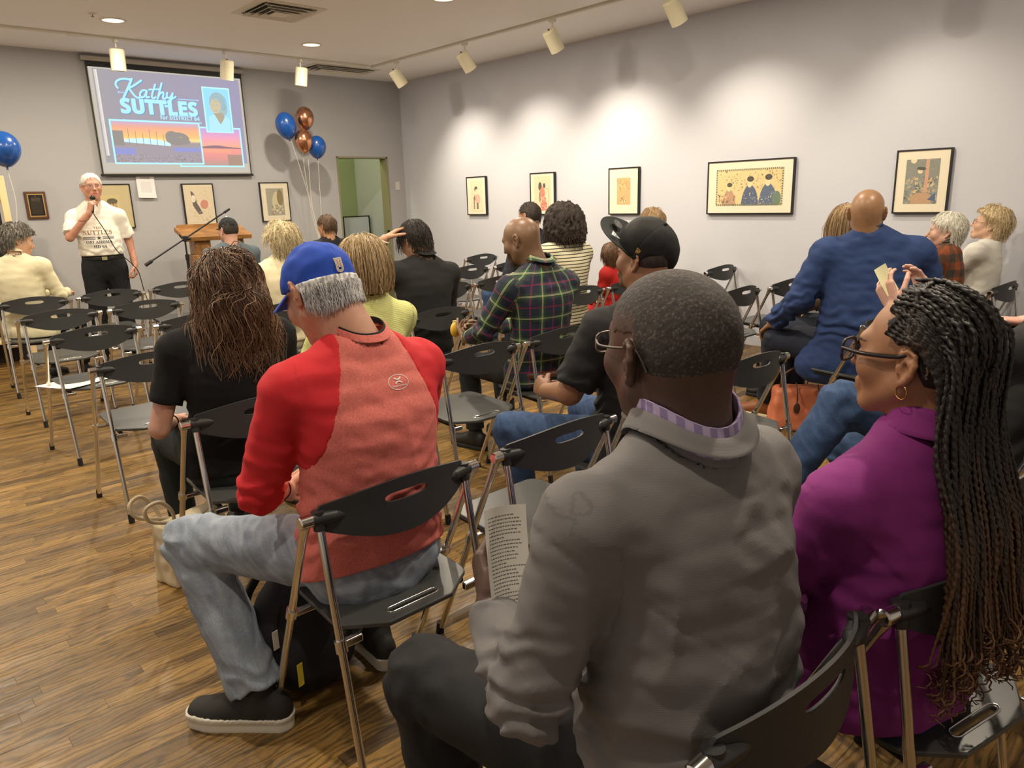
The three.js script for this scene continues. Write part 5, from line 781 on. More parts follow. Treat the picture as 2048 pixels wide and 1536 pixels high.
// strands rooted on the scalp; all in head-local coordinates, pushed out of the solid field
function hairStrands(P, o) {
  const S = P.H.S, st = new Strands(o.sides || 3), W = P.H.W, L = P.H.L; reseed(o.seed || 17); let made = 0, tries = 0;
  const inv = new THREE.Matrix3().setFromMatrix4(P.HI), grav = new THREE.Vector3(0, -1, 0).applyMatrix3(inv), gv = [grav.x, grav.y, grav.z], part_ = o.crown || [0, 0.12, 0.02], M = P.HM, v = new THREE.Vector3();
  const solid = (p) => { let d = P.H.f(p[0], p[1], p[2]); if (o.bodyField) { v.set(...p).applyMatrix4(M); d = Math.min(d, o.bodyField(v.x, v.y, v.z)); } return d; };
  const off = o.lift || 0.006, n = o.steps || 9;
  while (made < o.n && tries++ < o.n * 40) {
    const u = rr(-1, 1), th = rnd() * 6.28318, k = Math.sqrt(1 - u * u); let p = [0.0765 * W * k * Math.cos(th), 0.034 + 0.086 * u, 0.012 + 0.0985 * L * k * Math.sin(th)];
    if (hairline(p[0], p[1], p[2], o) < 0 || (o.where && !o.where(p))) continue; made++;
    const len = o.len * rr(o.lmin || 0.75, 1.1) * (o.lenAt ? o.lenAt(p) : 1), step = len / n; let nrm = vnorm([p[0] / 0.0058, (p[1] - 0.034) / 0.0074, (p[2] - 0.012) / 0.0097]); p = vmul(p, S);
    let away = vsub(p, vmul(part_, S)); away = vsub(away, vmul(nrm, vdot(away, nrm))); away = vnorm(away); const c1 = rnd(), ph = rr(0, 6.28), lift = off * rr(0.4, 1.35), pts = [p], sw = vnorm([rr(-1, 1), rr(-1, 1), rr(-1, 1)]);
    if (o.clump) { const q = vmul(p, 1 / S); sw.splice(0, 3, ...vnorm(vadd(vcross(nrm, gv), vmul(nrm, 0.5)))); } const ph2 = o.clump ? 7 * noise3(p[0] * 16, p[1] * 16, p[2] * 16) + rr(-0.4, 0.4) : ph; let cur = vadd(p, vmul(nrm, lift * 0.6));
    for (let q = 1; q <= n; q++) {
      const t = q / n; let d = vadd(vmul(away, Math.max(0, 1 - t * (o.fall || 2.2))), vmul(gv, (o.g || 1) * Math.min(1, t * (o.fall || 2.2)))); d = vadd(d, vmul(nrm, (o.puff || 0) * (1 - t))); if (o.flow) d = o.flow(d, cur, t, p, away, nrm, gv);
      const wv = (o.wave || 0) * Math.sin(t * (o.wf || 9) + ph2); d = vadd(d, vmul(sw, wv)); d = vnorm(d); cur = vadd(cur, vmul(d, step));
      for (let it = 0; it < 2; it++) { const ds = solid(cur); if (ds < lift) { const e = 0.004, gx = solid([cur[0] + e, cur[1], cur[2]]) - ds, gy = solid([cur[0], cur[1] + e, cur[2]]) - ds, gz = solid([cur[0], cur[1], cur[2] + e]) - ds, gn = vnorm([gx, gy, gz]); cur = vadd(cur, vmul(gn, lift - ds)); } }
      if (o.limit) cur = o.limit(cur);
      pts.push(cur);
    }
    const ca = o.colors, kk = c1 * (ca.length - 1), i = Math.min(ca.length - 2, Math.floor(kk)), col = vlerp(ca[i], ca[i + 1], kk - i);
    st.add(pts, o.r || 0.0014, (o.r || 0.0014) * (o.tip || 0.4), o.colorT ? (t) => o.colorT(col, t, p) : col, o.tw);
  }
  const g = st.geo(o.tw); g.applyMatrix4(M); return g;
}
function wear(P, name, geo, m, label) { geo.applyMatrix4(P.HM); return part(P.g, name, geo, m, label); }
function glasses(P, o = {}) {          // head-local; rectangular lenses, temples over the ears
  const S = P.H.S, w = o.w || 0.026, h = o.h || 0.017, r = o.r || 0.0016, z = -0.108 - (o.fwd || 0), m = o.mat || mat({ color: 0x2a2a2c, metalness: 0.6, roughness: 0.35 }), G = [], y0 = 0.0 + (o.y || 0);
  const ringAt = (s) => { const pts = []; for (let i = 0; i < 24; i++) { const a = i / 24 * 6.28318, c = Math.cos(a), q = Math.sin(a), e = 0.55; pts.push([s * 0.033 + Math.sign(c) * Math.pow(Math.abs(c), e) * w, y0 + Math.sign(q) * Math.pow(Math.abs(q), e) * h, z + 0.004 * (Math.abs(s * 0.033 + c * w) / 0.05)]); } return tube(pts, r, 48, 6, true); };
  const tw = 0.0775 * P.H.W;
  for (const s of [-1, 1]) { G.push(ringAt(s)); }
  G.push(tube([[-0.008, y0 + 0.004, z - 0.001], [0, y0 + 0.007, z - 0.003], [0.008, y0 + 0.004, z - 0.001]], r, 8, 6));
  const fr = merge(G); fr.scale(S, S, S);
  const f = wear(P, 'glasses', fr, m, o.label);
  for (const s of [-1, 1]) { const g = tube([[s * (0.033 + w), y0 + 0.006, z + 0.005], [s * tw * 1.0, y0 + 0.007, z + 0.05], [s * (tw + 0.004), y0 + 0.014, 0.0], [s * (tw + 0.003), y0 + 0.02, 0.022], [s * (tw - 0.0), y0 + 0.002, 0.042], [s * (tw - 0.003), y0 - 0.014, 0.05]], o.tr || 0.0022, 40, 6); g.scale(S, S, S); g.applyMatrix4(P.HM); part(f, 'temple', g, o.tmat || m); }
  for (const s of [-1, 1]) { const g = new THREE.PlaneGeometry(w * 1.85, h * 1.85).translate(s * 0.033, y0, z + 0.002); g.scale(S, S, S); g.applyMatrix4(P.HM); part(f, 'lens', g, new THREE.MeshPhysicalMaterial({ color: 0xffffff, transmission: 1, roughness: 0.02, thickness: 0, ior: 1.45, side: THREE.DoubleSide })); }
}
function baseballCap(P, m, o = {}) {   // crown + brim, head-local, tilt about x
  const S = P.H.S, W = P.H.W * (o.big || 1), L = P.H.L * (o.big || 1), th = 0.0045, dome = uni([{ f: ell([0, 0.036, 0.012], [0.083 * W, 0.092 + (o.tall || 0), 0.105 * L]) }, ...(o.tall ? [{ f: ell([0, 0.085, -0.02], [0.064, 0.05 + o.tall * 0.6, 0.074]), k: 0.05 }] : [])], 0.02);
  const rim = planeCut([0, o.rim === undefined ? 0.03 : o.rim, 0], [0, -1, o.slope || 0.12]);
  const seams = [0, 1, 2].map((k) => k * Math.PI / 3 + (o.seam || 0));
  const crown = (X, Y, Z) => { const x = X / S, y = Y / S, z = Z / S; let d = dome(x, y, z); if (Math.abs(d) < 0.01) { const a = Math.atan2(x, z - 0.012); for (const q of seams) { const e = Math.abs(Math.sin(a - q)) * Math.hypot(x, z - 0.012); d += 0.0012 * Math.exp(-e * e / 0.000006); } d -= (o.fold || 0.0015) * noise3(x * 18, y * 18, z * 18); } return Math.max(d, rim(x, y, z)) * S; };
  const g = net(crown, [-0.12 * S, -0.04 * S, -0.13 * S], [0.12 * S, (0.17 + (o.tall || 0)) * S, 0.14 * S], 0.0028 * Math.max(1, P.q * 0.8), (x, y, z, a) => { a.u = x; a.v = y + z; });
  const tilt = new THREE.Matrix4().makeTranslation(0, 0.03, 0).multiply(new THREE.Matrix4().makeRotationFromEuler(new THREE.Euler(o.tx || 0, o.ty || 0, o.tz || 0))).multiply(new THREE.Matrix4().makeTranslation(0, -0.03, 0)); P.capTilt = tilt;
  g.applyMatrix4(tilt); const c = wear(P, o.name || 'cap', g, m, o.label);
  if (o.brim !== 0) {
    const bl = o.brim || 0.07, cu = o.curve === undefined ? 0.02 : o.curve, pos = [], idx = [], N = 20, M = 6, y0 = (o.rim === undefined ? 0.03 : o.rim) + 0.006 - (o.slope || 0.12) * 0;
    for (const sd of [0, 1]) for (let j = 0; j <= M; j++) for (let i = 0; i <= N; i++) { const a = (i / N - 0.5) * 2.5, rx = 0.083 * W, rz = 0.105 * L, t = j / M, ext = bl * Math.pow(Math.cos(a * 0.62), 0.6) * t; const x = Math.sin(a) * (rx - 0.003 + ext * 0.12), z = 0.012 - Math.cos(a) * (rz - 0.006) - ext; pos.push(x * S, (y0 - cu * (x / rx) ** 2 - (o.droop || 0.12) * ext + (sd ? 0.0035 : 0) - (o.slope || 0.12) * 0.06) * S, z * S); }
    const at = (s, j, i) => (s * (M + 1) + j) * (N + 1) + i; for (let j = 0; j < M; j++) for (let i = 0; i < N; i++) { idx.push(at(0, j, i), at(0, j, i + 1), at(0, j + 1, i), at(0, j, i + 1), at(0, j + 1, i + 1), at(0, j + 1, i)); idx.push(at(1, j, i), at(1, j + 1, i), at(1, j, i + 1), at(1, j, i + 1), at(1, j + 1, i), at(1, j + 1, i + 1)); }
    for (let i = 0; i < N; i++) idx.push(at(0, M, i), at(0, M, i + 1), at(1, M, i), at(0, M, i + 1), at(1, M, i + 1), at(1, M, i)); for (const i of [0, N]) for (let j = 0; j < M; j++) idx.push(at(0, j, i), at(0, j + 1, i), at(1, j, i), at(0, j + 1, i), at(1, j + 1, i), at(1, j, i));
    const bg = new THREE.BufferGeometry(); bg.setAttribute('position', new THREE.Float32BufferAttribute(pos, 3)); bg.setIndex(idx); bg.setAttribute('uv', new THREE.Float32BufferAttribute(new Float32Array(pos.length / 3 * 2), 2)); const bg2 = toCreasedNormals(bg.toNonIndexed(), 0.6); bg2.applyMatrix4(tilt).applyMatrix4(P.HM); part(c, 'brim', bg2, o.brimMat || m);
  }
  if (o.button !== 0) { const b = ball(0.007, 0, 0.13 + (o.tall || 0) * 1.2, 0.012, 10, 8); b.scale(S, S, S); b.applyMatrix4(tilt).applyMatrix4(P.HM); part(c, 'button', b, m); }
  return c;
}
// a flat patch laid on a head-worn or body surface: rows of points found by marching towards the field
function decal(P, field, frameO, ex, ey, dir, w, h, tex, parent, name, label, lift = 0.0012, inHead = true, extraM) {
  const N = 10, pos = [], uv = [], idx = [];
  for (let j = 0; j <= N; j++) for (let i = 0; i <= N; i++) { let p = vadd(frameO, vadd(vmul(ex, (i / N - 0.5) * w), vmul(ey, (j / N - 0.5) * h))); for (let k = 0; k < 40; k++) { const d = field(p[0], p[1], p[2]); if (d < lift) break; p = vadd(p, vmul(dir, Math.max(0.0004, (d - lift) * 0.8))); } pos.push(...p); uv.push(i / N, j / N); }
  for (let j = 0; j < N; j++) for (let i = 0; i < N; i++) { const a = j * (N + 1) + i; idx.push(a, a + 1, a + N + 1, a + 1, a + N + 2, a + N + 1); }
  const g = new THREE.BufferGeometry(); g.setAttribute('position', new THREE.Float32BufferAttribute(pos, 3)); g.setAttribute('uv', new THREE.Float32BufferAttribute(uv, 2)); g.setIndex(idx); g.computeVertexNormals(); if (extraM) g.applyMatrix4(extraM); if (inHead) g.applyMatrix4(P.HM);
  return part(parent, name, g, mat({ map: tex, transparent: true, alphaTest: 0.4, side: THREE.DoubleSide, roughness: 0.7 }), label);
}
// ------------------------------------------------------------------ the four people nearest the camera
const denimTex = (c0, c1) => dataTex(256, 256, (u, v, i, j) => { const t = 0.5 + 0.14 * Math.sin((i + j) * 2.1) + 0.3 * noise2(i * 0.9, j * 0.25) + 0.3 * tn(u, v, 5); const k = clamp(t, 0, 1); return [lerp(c0[0], c1[0], k), lerp(c0[1], c1[1], k), lerp(c0[2], c1[2], k)]; }, true);
const paleDenim = new THREE.MeshPhysicalMaterial({ map: rep(denimTex([0.42, 0.47, 0.545], [0.69, 0.72, 0.755]), 6, 6), roughness: 0.9, bumpMap: rep(weave, 14, 14), bumpScale: 0.0006, sheen: 0.2 });
const blueDenim = new THREE.MeshPhysicalMaterial({ map: rep(denimTex([0.12, 0.2, 0.34], [0.27, 0.38, 0.53]), 6, 6), roughness: 0.9, bumpMap: rep(weave, 14, 14), bumpScale: 0.0006, sheen: 0.2 });
const blackCloth = cloth(0x0d0d0f), charcoal = cloth(0x17181b), navyTrouser = cloth(0x131a2c), darkJean = cloth(0x182130);
const blackShoe = mat({ color: 0x131214, roughness: 0.6 }), soleWhite = mat({ color: 0xd8d3c4, roughness: 0.8 }), soleDark = mat({ color: 0x1c1b1b, roughness: 0.85 });
const greyHairC = [[0.14, 0.135, 0.14], [0.5, 0.49, 0.5], [0.8, 0.79, 0.78], [0.92, 0.91, 0.9]];
{ // ---- man in the red raglan shirt and blue cap
  const P = makePerson({ label: 'man in a red raglan shirt, blue cap and pale jeans, head bowed', pos: [0.99, -1.73], q: 1.0, broad: 1.12, belly: 0.02, skin: [0.50, 0.255, 0.17], neckR: 0.063,
    head: { s: 1.04, pitch: -30, yaw: -6, ear: 1.35 },
    J: { pelvis: [0, 0.565, 0.03], waist: [0, 0.74, 0.045], chest: [0, 0.94, 0.07], neck: [0.0, 1.12, 0.045], head: [-0.045, 1.265, -0.06], shL: [-0.205, 1.04, 0.03], shR: [0.205, 1.035, 0.02], elL: [-0.268, 0.765, -0.07], elR: [0.25, 0.76, -0.1], wrL: [-0.10, 0.66, -0.28], wrR: [0.07, 0.66, -0.3], knL: [-0.345, 0.525, -0.43], anL: [-0.30, 0.10, -0.18], toL: [-0.45, 0.04, -0.36], knR: [0.14, 0.52, -0.42], anR: [0.13, 0.10, -0.22], toR: [0.16, 0.04, -0.41] },
    handL: { n: [0.8, -0.4, -0.2], curl: [0.6, 0.8, 0.5] }, handR: { n: [-0.8, -0.4, -0.2], curl: [0.6, 0.8, 0.5] } });
  const heather = new THREE.MeshPhysicalMaterial({ color: 0xffffff, map: rep(dataTex(256, 256, (u, v, i, j) => { const k = 0.5 + 0.5 * noise2(i * 0.12, j * 0.9) * 0.8 + 0.25 * tn(u, v, 40); return [lerp(0.78, 0.90, k), lerp(0.38, 0.52, k), lerp(0.35, 0.48, k)]; }, true), 4, 4), roughness: 0.85, bumpMap: rep(weave, 16, 16), bumpScale: 0.0004, sheen: 0.2 });
  const red = cloth(0xc7202a, { bs: 0.0004 });
  const f = garment(P, { mat: heather, off: 0.016, sleeve: 0.66, hem: 0.508, hemN: [0.0, -1, 0.3], drape: 0.004, fold: 0.0075, neckOpen: 0.075, cell: 0.006, flare: 0.014, uk: 0.014, seam: 0, split: { planes: [planeCut([-0.10, 1.1, 0.06], [-1, 0.36, 0.02]), planeCut([0.10, 1.1, 0.06], [1, 0.36, 0.02])], mats: [red, red] } });
  trousers(P, { mat: paleDenim, off: 0.014, wide: 0.02, fold: 0.011, len: 0.96, name: 'jeans', cell: 0.0075 });
  collar(P, heather, { h: 0.008, th: 0.004, name: 'neckband' }); collar(P, blackCloth, { h: 0.006, th: 0.002, y: 0.008, ins: 0.002, name: 'undershirt_collar' });
  const belt = sweep([{ p: [0, 0.575, 0.01], w: 0.205, d: 0.145, r: [1, 0, 0] }, { p: [0, 0.58, 0.012], w: 0.205, d: 0.145, r: [1, 0, 0] }]);
  shoes(P, mat({ color: 0x262423, roughness: 0.75, bumpMap: rep(weave, 20, 20), bumpScale: 0.0008 }), soleWhite, { s: 1.12, st: 0.016, st2: 0.032, tread: 1, laces: 1 });
  const hair = hairCap(P, { off: 0.009, colors: greyHairC, nape: -0.022, rough: 0.003, rf: 40, cf: 90, extra: (x, y, z, d) => smax(d, y - 0.024 + z * 0.22, 0.004) });
  const hs = hairStrands(P, { n: 2600, len: 0.03, lift: 0.010, r: 0.0008, colors: greyHairC, fall: 1.2, steps: 5, seed: 3, nape: -0.022, where: (p) => p[1] < 0.016 - p[2] * 0.22 && p[2] > -0.03, crown: [0, 0.12, 0.0] });
  part(P.g, 'hair', join([hair, hs]), HAIR);
  const blue = cloth(0x1f49b4, { bs: 0.0005, rpt: 18 });
  const cap = baseballCap(P, blue, { big: 1.05, rim: 0.016, slope: -0.2, fold: 0.003, brim: 0.075, curve: 0.028, droop: 0.25, tx: 0.10 });
  const logo = canvasTex(128, 192, (x, w, h) => { x.clearRect(0, 0, w, h); const u = (lw, c) => { x.lineWidth = lw; x.strokeStyle = c; x.lineJoin = 'miter'; x.beginPath(); x.moveTo(14, 34); x.lineTo(114, 34); x.moveTo(64, 34); x.lineTo(64, 128); x.stroke(); x.beginPath(); x.moveTo(32, 34); x.lineTo(32, 140); x.quadraticCurveTo(34, 166, 64, 168); x.quadraticCurveTo(96, 166, 97, 140); x.lineTo(97, 34); x.stroke(); }; u(26, '#d9b98a'); u(13, '#c9c4c0'); u(4, '#3a3f63'); });
  const S = P.H.S, dome = ell([0, 0.036 * S, 0.012 * S], [0.0875 * S * P.H.W, 0.093 * S, 0.1105 * S * P.H.L]);
  decal(P, dome, [-0.004, 0.032, 0.2], [1, 0.02, 0], [0, 1, 0], [0, 0, -1], 0.03, 0.046, logo, cap, 'emblem', 'grey and gold letter emblem', 0.003, true, P.capTilt);
  decal(P, dome, [-0.05, 0.20, 0.01], [1, 0, 0], [0, 0, -1], [0.1, -1, 0.05], 0.007, 0.007, canvasTex(32, 32, (x) => { x.fillStyle = '#d8d4cc'; x.beginPath(); x.arc(16, 16, 14, 0, 7); x.fill(); x.fillStyle = '#1b2a66'; x.beginPath(); x.arc(16, 16, 5, 0, 7); x.fill(); }), cap, 'eyelet', 'white stitched eyelet', 0.002, true, P.capTilt);
  const mark = canvasTex(256, 192, (x, w, h) => { x.clearRect(0, 0, w, h); x.strokeStyle = '#e6dcd6'; x.lineWidth = 7; x.beginPath(); x.ellipse(128, 96, 116, 80, 0, 0, 7); x.stroke(); x.lineWidth = 15; x.beginPath(); x.moveTo(88, 44); x.quadraticCurveTo(128, 86, 168, 44); x.moveTo(88, 108); x.quadraticCurveTo(128, 66, 168, 108); x.stroke(); x.fillStyle = '#e6dcd6'; x.font = 'bold 22px sans-serif'; x.textAlign = 'center'; x.fillText('UNDER ARMOUR', 128, 142); });
  decal(P, f, [0.035, 1.07, 0.3], [1, -0.02, 0], [0, 1, 0.3], [0, -0.2, -1], 0.068, 0.051, mark, P.g, 'chest_logo', 'pale oval logo between the shoulders', 0.0015, false);
}
{ // ---- man in the grey sweater
  const P = makePerson({ label: 'man in a grey ribbed sweater and glasses with close-cropped hair', pos: [0.925, -0.63], az: 8, q: 0.85, broad: 1.0, belly: 0.03, arm: 1.02, skin: [0.085, 0.045, 0.034], neckR: 0.066, gloss: 0,
    head: { yaw: 8, pitch: 0, w: 1.05, l: 1.1, ear: 1.25, nose: 1.25, lip: [0.11, 0.05, 0.045], brow: [0.012, 0.01, 0.01], s: 1.03 },
    J: { pelvis: [0, 0.565, 0.02], waist: [0, 0.75, 0.03], chest: [0, 0.95, 0.03], neck: [0, 1.105, 0.01], head: [0.0, 1.262, -0.03], shL: [-0.19, 1.03, -0.0], shR: [0.185, 1.025, 0], elL: [-0.275, 0.765, -0.04], elR: [0.24, 0.77, -0.04], wrL: [-0.215, 0.795, -0.24], wrR: [0.05, 0.72, -0.30], knL: [-0.24, 0.535, -0.46], anL: [-0.2, 0.1, -0.42], toL: [-0.26, 0.04, -0.61], knR: [0.16, 0.53, -0.46] },
    handL: { f: [0.25, 0.6, -0.75], n: [0.9, 0.1, 0.3], curl: [0.7, 0.9, 0.6], thumb: [0.5, 0.2, 0.4] }, handR: { n: [-0.8, -0.3, 0], curl: [0.7, 0.8, 0.5] } });
  const grey = cloth(new THREE.Color().setRGB(0.175, 0.168, 0.17), { bump: knit, bs: 0.00022, rpt: 8 });
  garment(P, { mat: grey, off: 0.018, sleeve: 0.93, hem: 0.47, fold: 0.009, drape: 0.009, flare: 0.012, seam: 0.16, neckOpen: 0.086, cell: 0.007, name: 'sweater', low: 0.45 });
  collar(P, grey, { h: 0.03, th: 0.001, flap: 0.024, gap: 0.12 });
  const check = new THREE.MeshPhysicalMaterial({ map: rep(dataTex(64, 64, (u, v, i, j) => { const a = ((i >> 3) + (j >> 3)) & 1; return a ? [0.72, 0.66, 0.80] : [0.56, 0.50, 0.68]; }, true), 12, 12), roughness: 0.8 });
  collar(P, check, { h: 0.034, th: 0.003, ins: 0.006, y: 0.012, name: 'shirt_collar', gap: 0.06 });
  trousers(P, { mat: charcoal, off: 0.018, wide: 0.02, fold: 0.007 }); shoes(P, blackShoe, soleDark, {});
  part(P.g, 'hair', hairCap(P, { off: 0.002, colors: [[0.02, 0.018, 0.018], [0.05, 0.045, 0.043]], front: -0.004, nape: -0.02, rough: 0.001, rf: 170, cell: 0.003, colorAt: (x, y, z, n) => { const w = noise3(x * 480, y * 480, z * 480), e = hairline(x, y, z, { front: -0.004, nape: -0.02 }), dens = smooth(0, 0.05, e); if (noise3(x * 350 + 7, y * 350, z * 350) > dens * 1.6 - 0.7) return [0.085, 0.045, 0.034]; const g = w > 0.6 ? 0.11 : w > 0.3 ? 0.05 : 0.028; return [g * 1.12, g * 0.92, g * 0.85]; } }), HAIR_M);
  glasses(P, { w: 0.026, h: 0.0165, fwd: 0.006, mat: mat({ color: 0x8d857c, metalness: 0.8, roughness: 0.35 }), tmat: mat({ color: 0x5a534d, metalness: 0.6, roughness: 0.4 }), tr: 0.0019, label: 'thin metal rectangular glasses' });
  const sh = sheet('white printed paper held by the man in the grey sweater', 0.762, 0.90, -0.868, 0, 0.075, 0.18, paperMat, 0.014); sh.rotation.order = 'YXZ'; sh.rotation.set(1.42, -0.35, 0.05);
}
{ // ---- woman in the purple jacket with braids
  const P = makePerson({ label: 'woman in a purple jacket with long dark braids and glasses', pos: [1.49, -0.52], az: 12, q: 0.9, female: 1, broad: 1.08, belly: 0.02, s: 1.0, skin: [0.34, 0.165, 0.085], neckR: 0.05,
    head: { yaw: -6, pitch: 3, s: 1.05, nose: 0.9, lip: [0.36, 0.12, 0.11], brow: [0.02, 0.012, 0.01], w: 0.98 },
    J: { pelvis: [0, 0.565, 0.02], neck: [0.015, 0.985, 0.04], head: [0.022, 1.178, 0.02], chest: [0.0, 0.84, 0.035], waist: [0, 0.71, 0.03], shL: [-0.165, 0.915, 0.015], shR: [0.19, 0.905, 0.015], elL: [-0.23, 0.70, -0.10], wrL: [-0.08, 0.68, -0.3] },
    handL: { curl: [0.5, 0.6, 0.4] } });
  const purple = cloth(new THREE.Color().setRGB(0.20, 0.015, 0.165), { bs: 0.0005 });
  const f = garment(P, { mat: purple, off: 0.02, sleeve: 0.95, hem: 0.47, fold: 0.008, drape: 0.006, flare: 0.012, seam: 0.08, neckOpen: 0.069, cell: 0.0072, name: 'jacket', low: 0.44 });
  collar(P, purple, { h: 0.03, th: 0.004, flap: 0.05, gap: 0.25 });
  trousers(P, { mat: cloth(0x1a2f78), off: 0.01 }); shoes(P, blackShoe, soleDark, { s: 0.9 });
  const capG = hairCap(P, { off: 0.007, colors: [[0.012, 0.01, 0.009], [0.035, 0.026, 0.02]], front: 0.03, rough: 0.002, rf: 90, nape: 0.02, temple: 0.03, extra: (x, y, z, d) => smax(d, (-z - 0.03 - 0.012 * noise3(x * 50, y * 50, 1)), 0.004), colorAt: (x, y, z, n) => { const w = noise3(x * 60, y * 60, z * 60); const k = w > 0.45 && y > 0.02 ? 1 : 0; return k ? [0.16, 0.085, 0.05] : [0.014, 0.011, 0.01]; } });
  part(P.g, 'hair', capG, HAIR_M);
  // braids: gathered back from the forehead, then falling behind the shoulder
  reseed(77); const st = new Strands(7), S = P.H.S, inv = P.HI, M = P.HM, v = new THREE.Vector3();
  const solid = (p) => Math.min(P.H.f(...(v.set(...p).applyMatrix4(inv), [v.x, v.y, v.z])), f(p[0], p[1], p[2]));
  const push = (p, lift) => { for (let k = 0; k < 3; k++) { const d = solid(p); if (d >= lift) break; const e = 0.004, n = vnorm([solid([p[0] + e, p[1], p[2]]) - d, solid([p[0], p[1] + e, p[2]]) - d, solid([p[0], p[1], p[2] + e]) - d]); p = vadd(p, vmul(n, lift - d)); } return p; };
  const braid = (root, mids, end, r, lift, tip) => {
    const ctrl = [root, ...mids, end].map(V3), cv = new THREE.CatmullRomCurve3(ctrl, false, 'centripetal'), L = cv.getLength(), n = Math.round(L / 0.0042), pts = [];
    for (let i = 0; i <= n; i++) { const q = cv.getPointAt(i / n); const p = push([q.x, q.y, q.z], lift); pts.push(p); }
    const sm = pts.map((p, i) => i && i < n ? vmul(vadd(vadd(pts[i - 1], p), pts[i + 1]), 1 / 3) : p);
    const ph = rr(0, 6), gold = rnd();
    st.add(sm, (t) => r * (1 - 0.45 * smooth(0.75, 1, t)), 0, (t) => { const k = smooth(0.35, 1, t) * (gold > 0.35 ? 1 : 0.25); return [lerp(0.014, 0.12, k), lerp(0.011, 0.06, k), lerp(0.01, 0.025, k)]; }, (s, a) => 1 + 0.42 * Math.sin(s * 720 + ph + a) * Math.sin(s * 360 + ph) + 0.2 * Math.cos(s * 720 - a));
    if (tip) { const e = sm[sm.length - 1], c = []; const a0 = rr(0, 6), R = rr(0.008, 0.02); for (let i = 0; i <= 18; i++) { const t = i / 18, a = a0 + t * rr(6, 8); c.push([e[0] + R * (Math.cos(a) - Math.cos(a0)) * (0.5 + t * 0.5), e[1] - t * 0.055, e[2] + R * (Math.sin(a) - Math.sin(a0)) * (0.5 + t * 0.5)]); } st.add(c, r * 0.55, r * 0.25, [0.13, 0.06, 0.025]); }
  };
  const toW = (a) => { v.set(a[0] * S, a[1] * S, a[2] * S).applyMatrix4(M); return [v.x, v.y, v.z]; };
  for (let i = 0; i < 150; i++) {
    const t = rnd(), front = i % 2 === 0; const ang = rr(-1.35, 1.35); let root, mids;
    if (front) { root = toW([Math.sin(ang) * 0.068, 0.072 + 0.04 * Math.cos(ang) + rr(-0.008, 0.008), -0.008 + rr(-0.016, 0.016)]); mids = [toW([Math.sin(ang) * 0.09, 0.105 * Math.cos(ang * 0.8) + 0.02, 0.03]), toW([Math.sin(ang) * 0.088, 0.06 * Math.cos(ang) + 0.0, 0.085])]; }
    else { const u = rr(-0.03, 0.1); root = toW([Math.sin(ang) * 0.074, u, (u < 0.04 ? 0.055 : 0.02) + rr(0, 0.05)]); mids = [toW([Math.sin(ang) * 0.09, u - 0.02, 0.09 + rr(0, 0.02)])]; }
    const sx = Math.sin(ang) * 0.11 + rr(-0.015, 0.02), nb = P.J.neck; mids.push([nb[0] + sx * 0.8 + 0.0, nb[1] + 0.05, nb[2] + 0.09 + rr(0, 0.03)]); mids.push([nb[0] + sx + 0.01, nb[1] - 0.12, nb[2] + 0.13 + rr(0, 0.03)]);
    braid(root, mids, [nb[0] + sx * 1.15 + 0.01 + rr(-0.012, 0.012), nb[1] - 0.34 + rr(-0.06, 0.07), nb[2] + 0.15 + rr(-0.01, 0.04)], rr(0.0034, 0.0046), rr(0.004, 0.024), true);
  }
  for (let i = 0; i < 7; i++) { const y = i * 0.006; braid(toW([-0.072, 0.05 + y * 1.2, -0.02 + i * 0.004]), [toW([-0.088, 0.035 + y, 0.03]), toW([-0.088, -0.01 + y, 0.075]), [P.J.neck[0] - 0.075 + i * 0.006, P.J.neck[1] + 0.02, P.J.neck[2] + 0.085], [P.J.neck[0] - 0.085 + i * 0.008, P.J.neck[1] - 0.15, P.J.neck[2] + 0.125]], [P.J.neck[0] - 0.09 + i * 0.01, P.J.neck[1] - 0.36 - rr(0, 0.05), P.J.neck[2] + 0.15], 0.0048, 0.012, true); }
  for (let i = 0; i < 9; i++) braid(toW([-0.05 + i * 0.012, 0.114, -0.016]), [toW([-0.058 + i * 0.008, 0.127, 0.005]), toW([-0.07, 0.10 - i * 0.006, 0.02])], toW([-0.088, 0.05 - i * 0.008, 0.06]), 0.005, 0.006 + i * 0.0015, false);
  part(P.g, 'braids', st.geo(true), HAIR);
  glasses(P, { w: 0.027, h: 0.021, r: 0.0028, fwd: 0.008, y: -0.002, tr: 0.0042, mat: mat({ color: 0x1d1512, roughness: 0.25 }), label: 'dark plastic framed glasses' });
  const ring = new THREE.TorusGeometry(0.0135, 0.0011, 8, 36).rotateY(1.2).translate(-0.083, -0.052, 0.018); wear(P, 'hoop_earring', ring, mat({ color: 0xd8a66a, metalness: 1, roughness: 0.25 }));
}
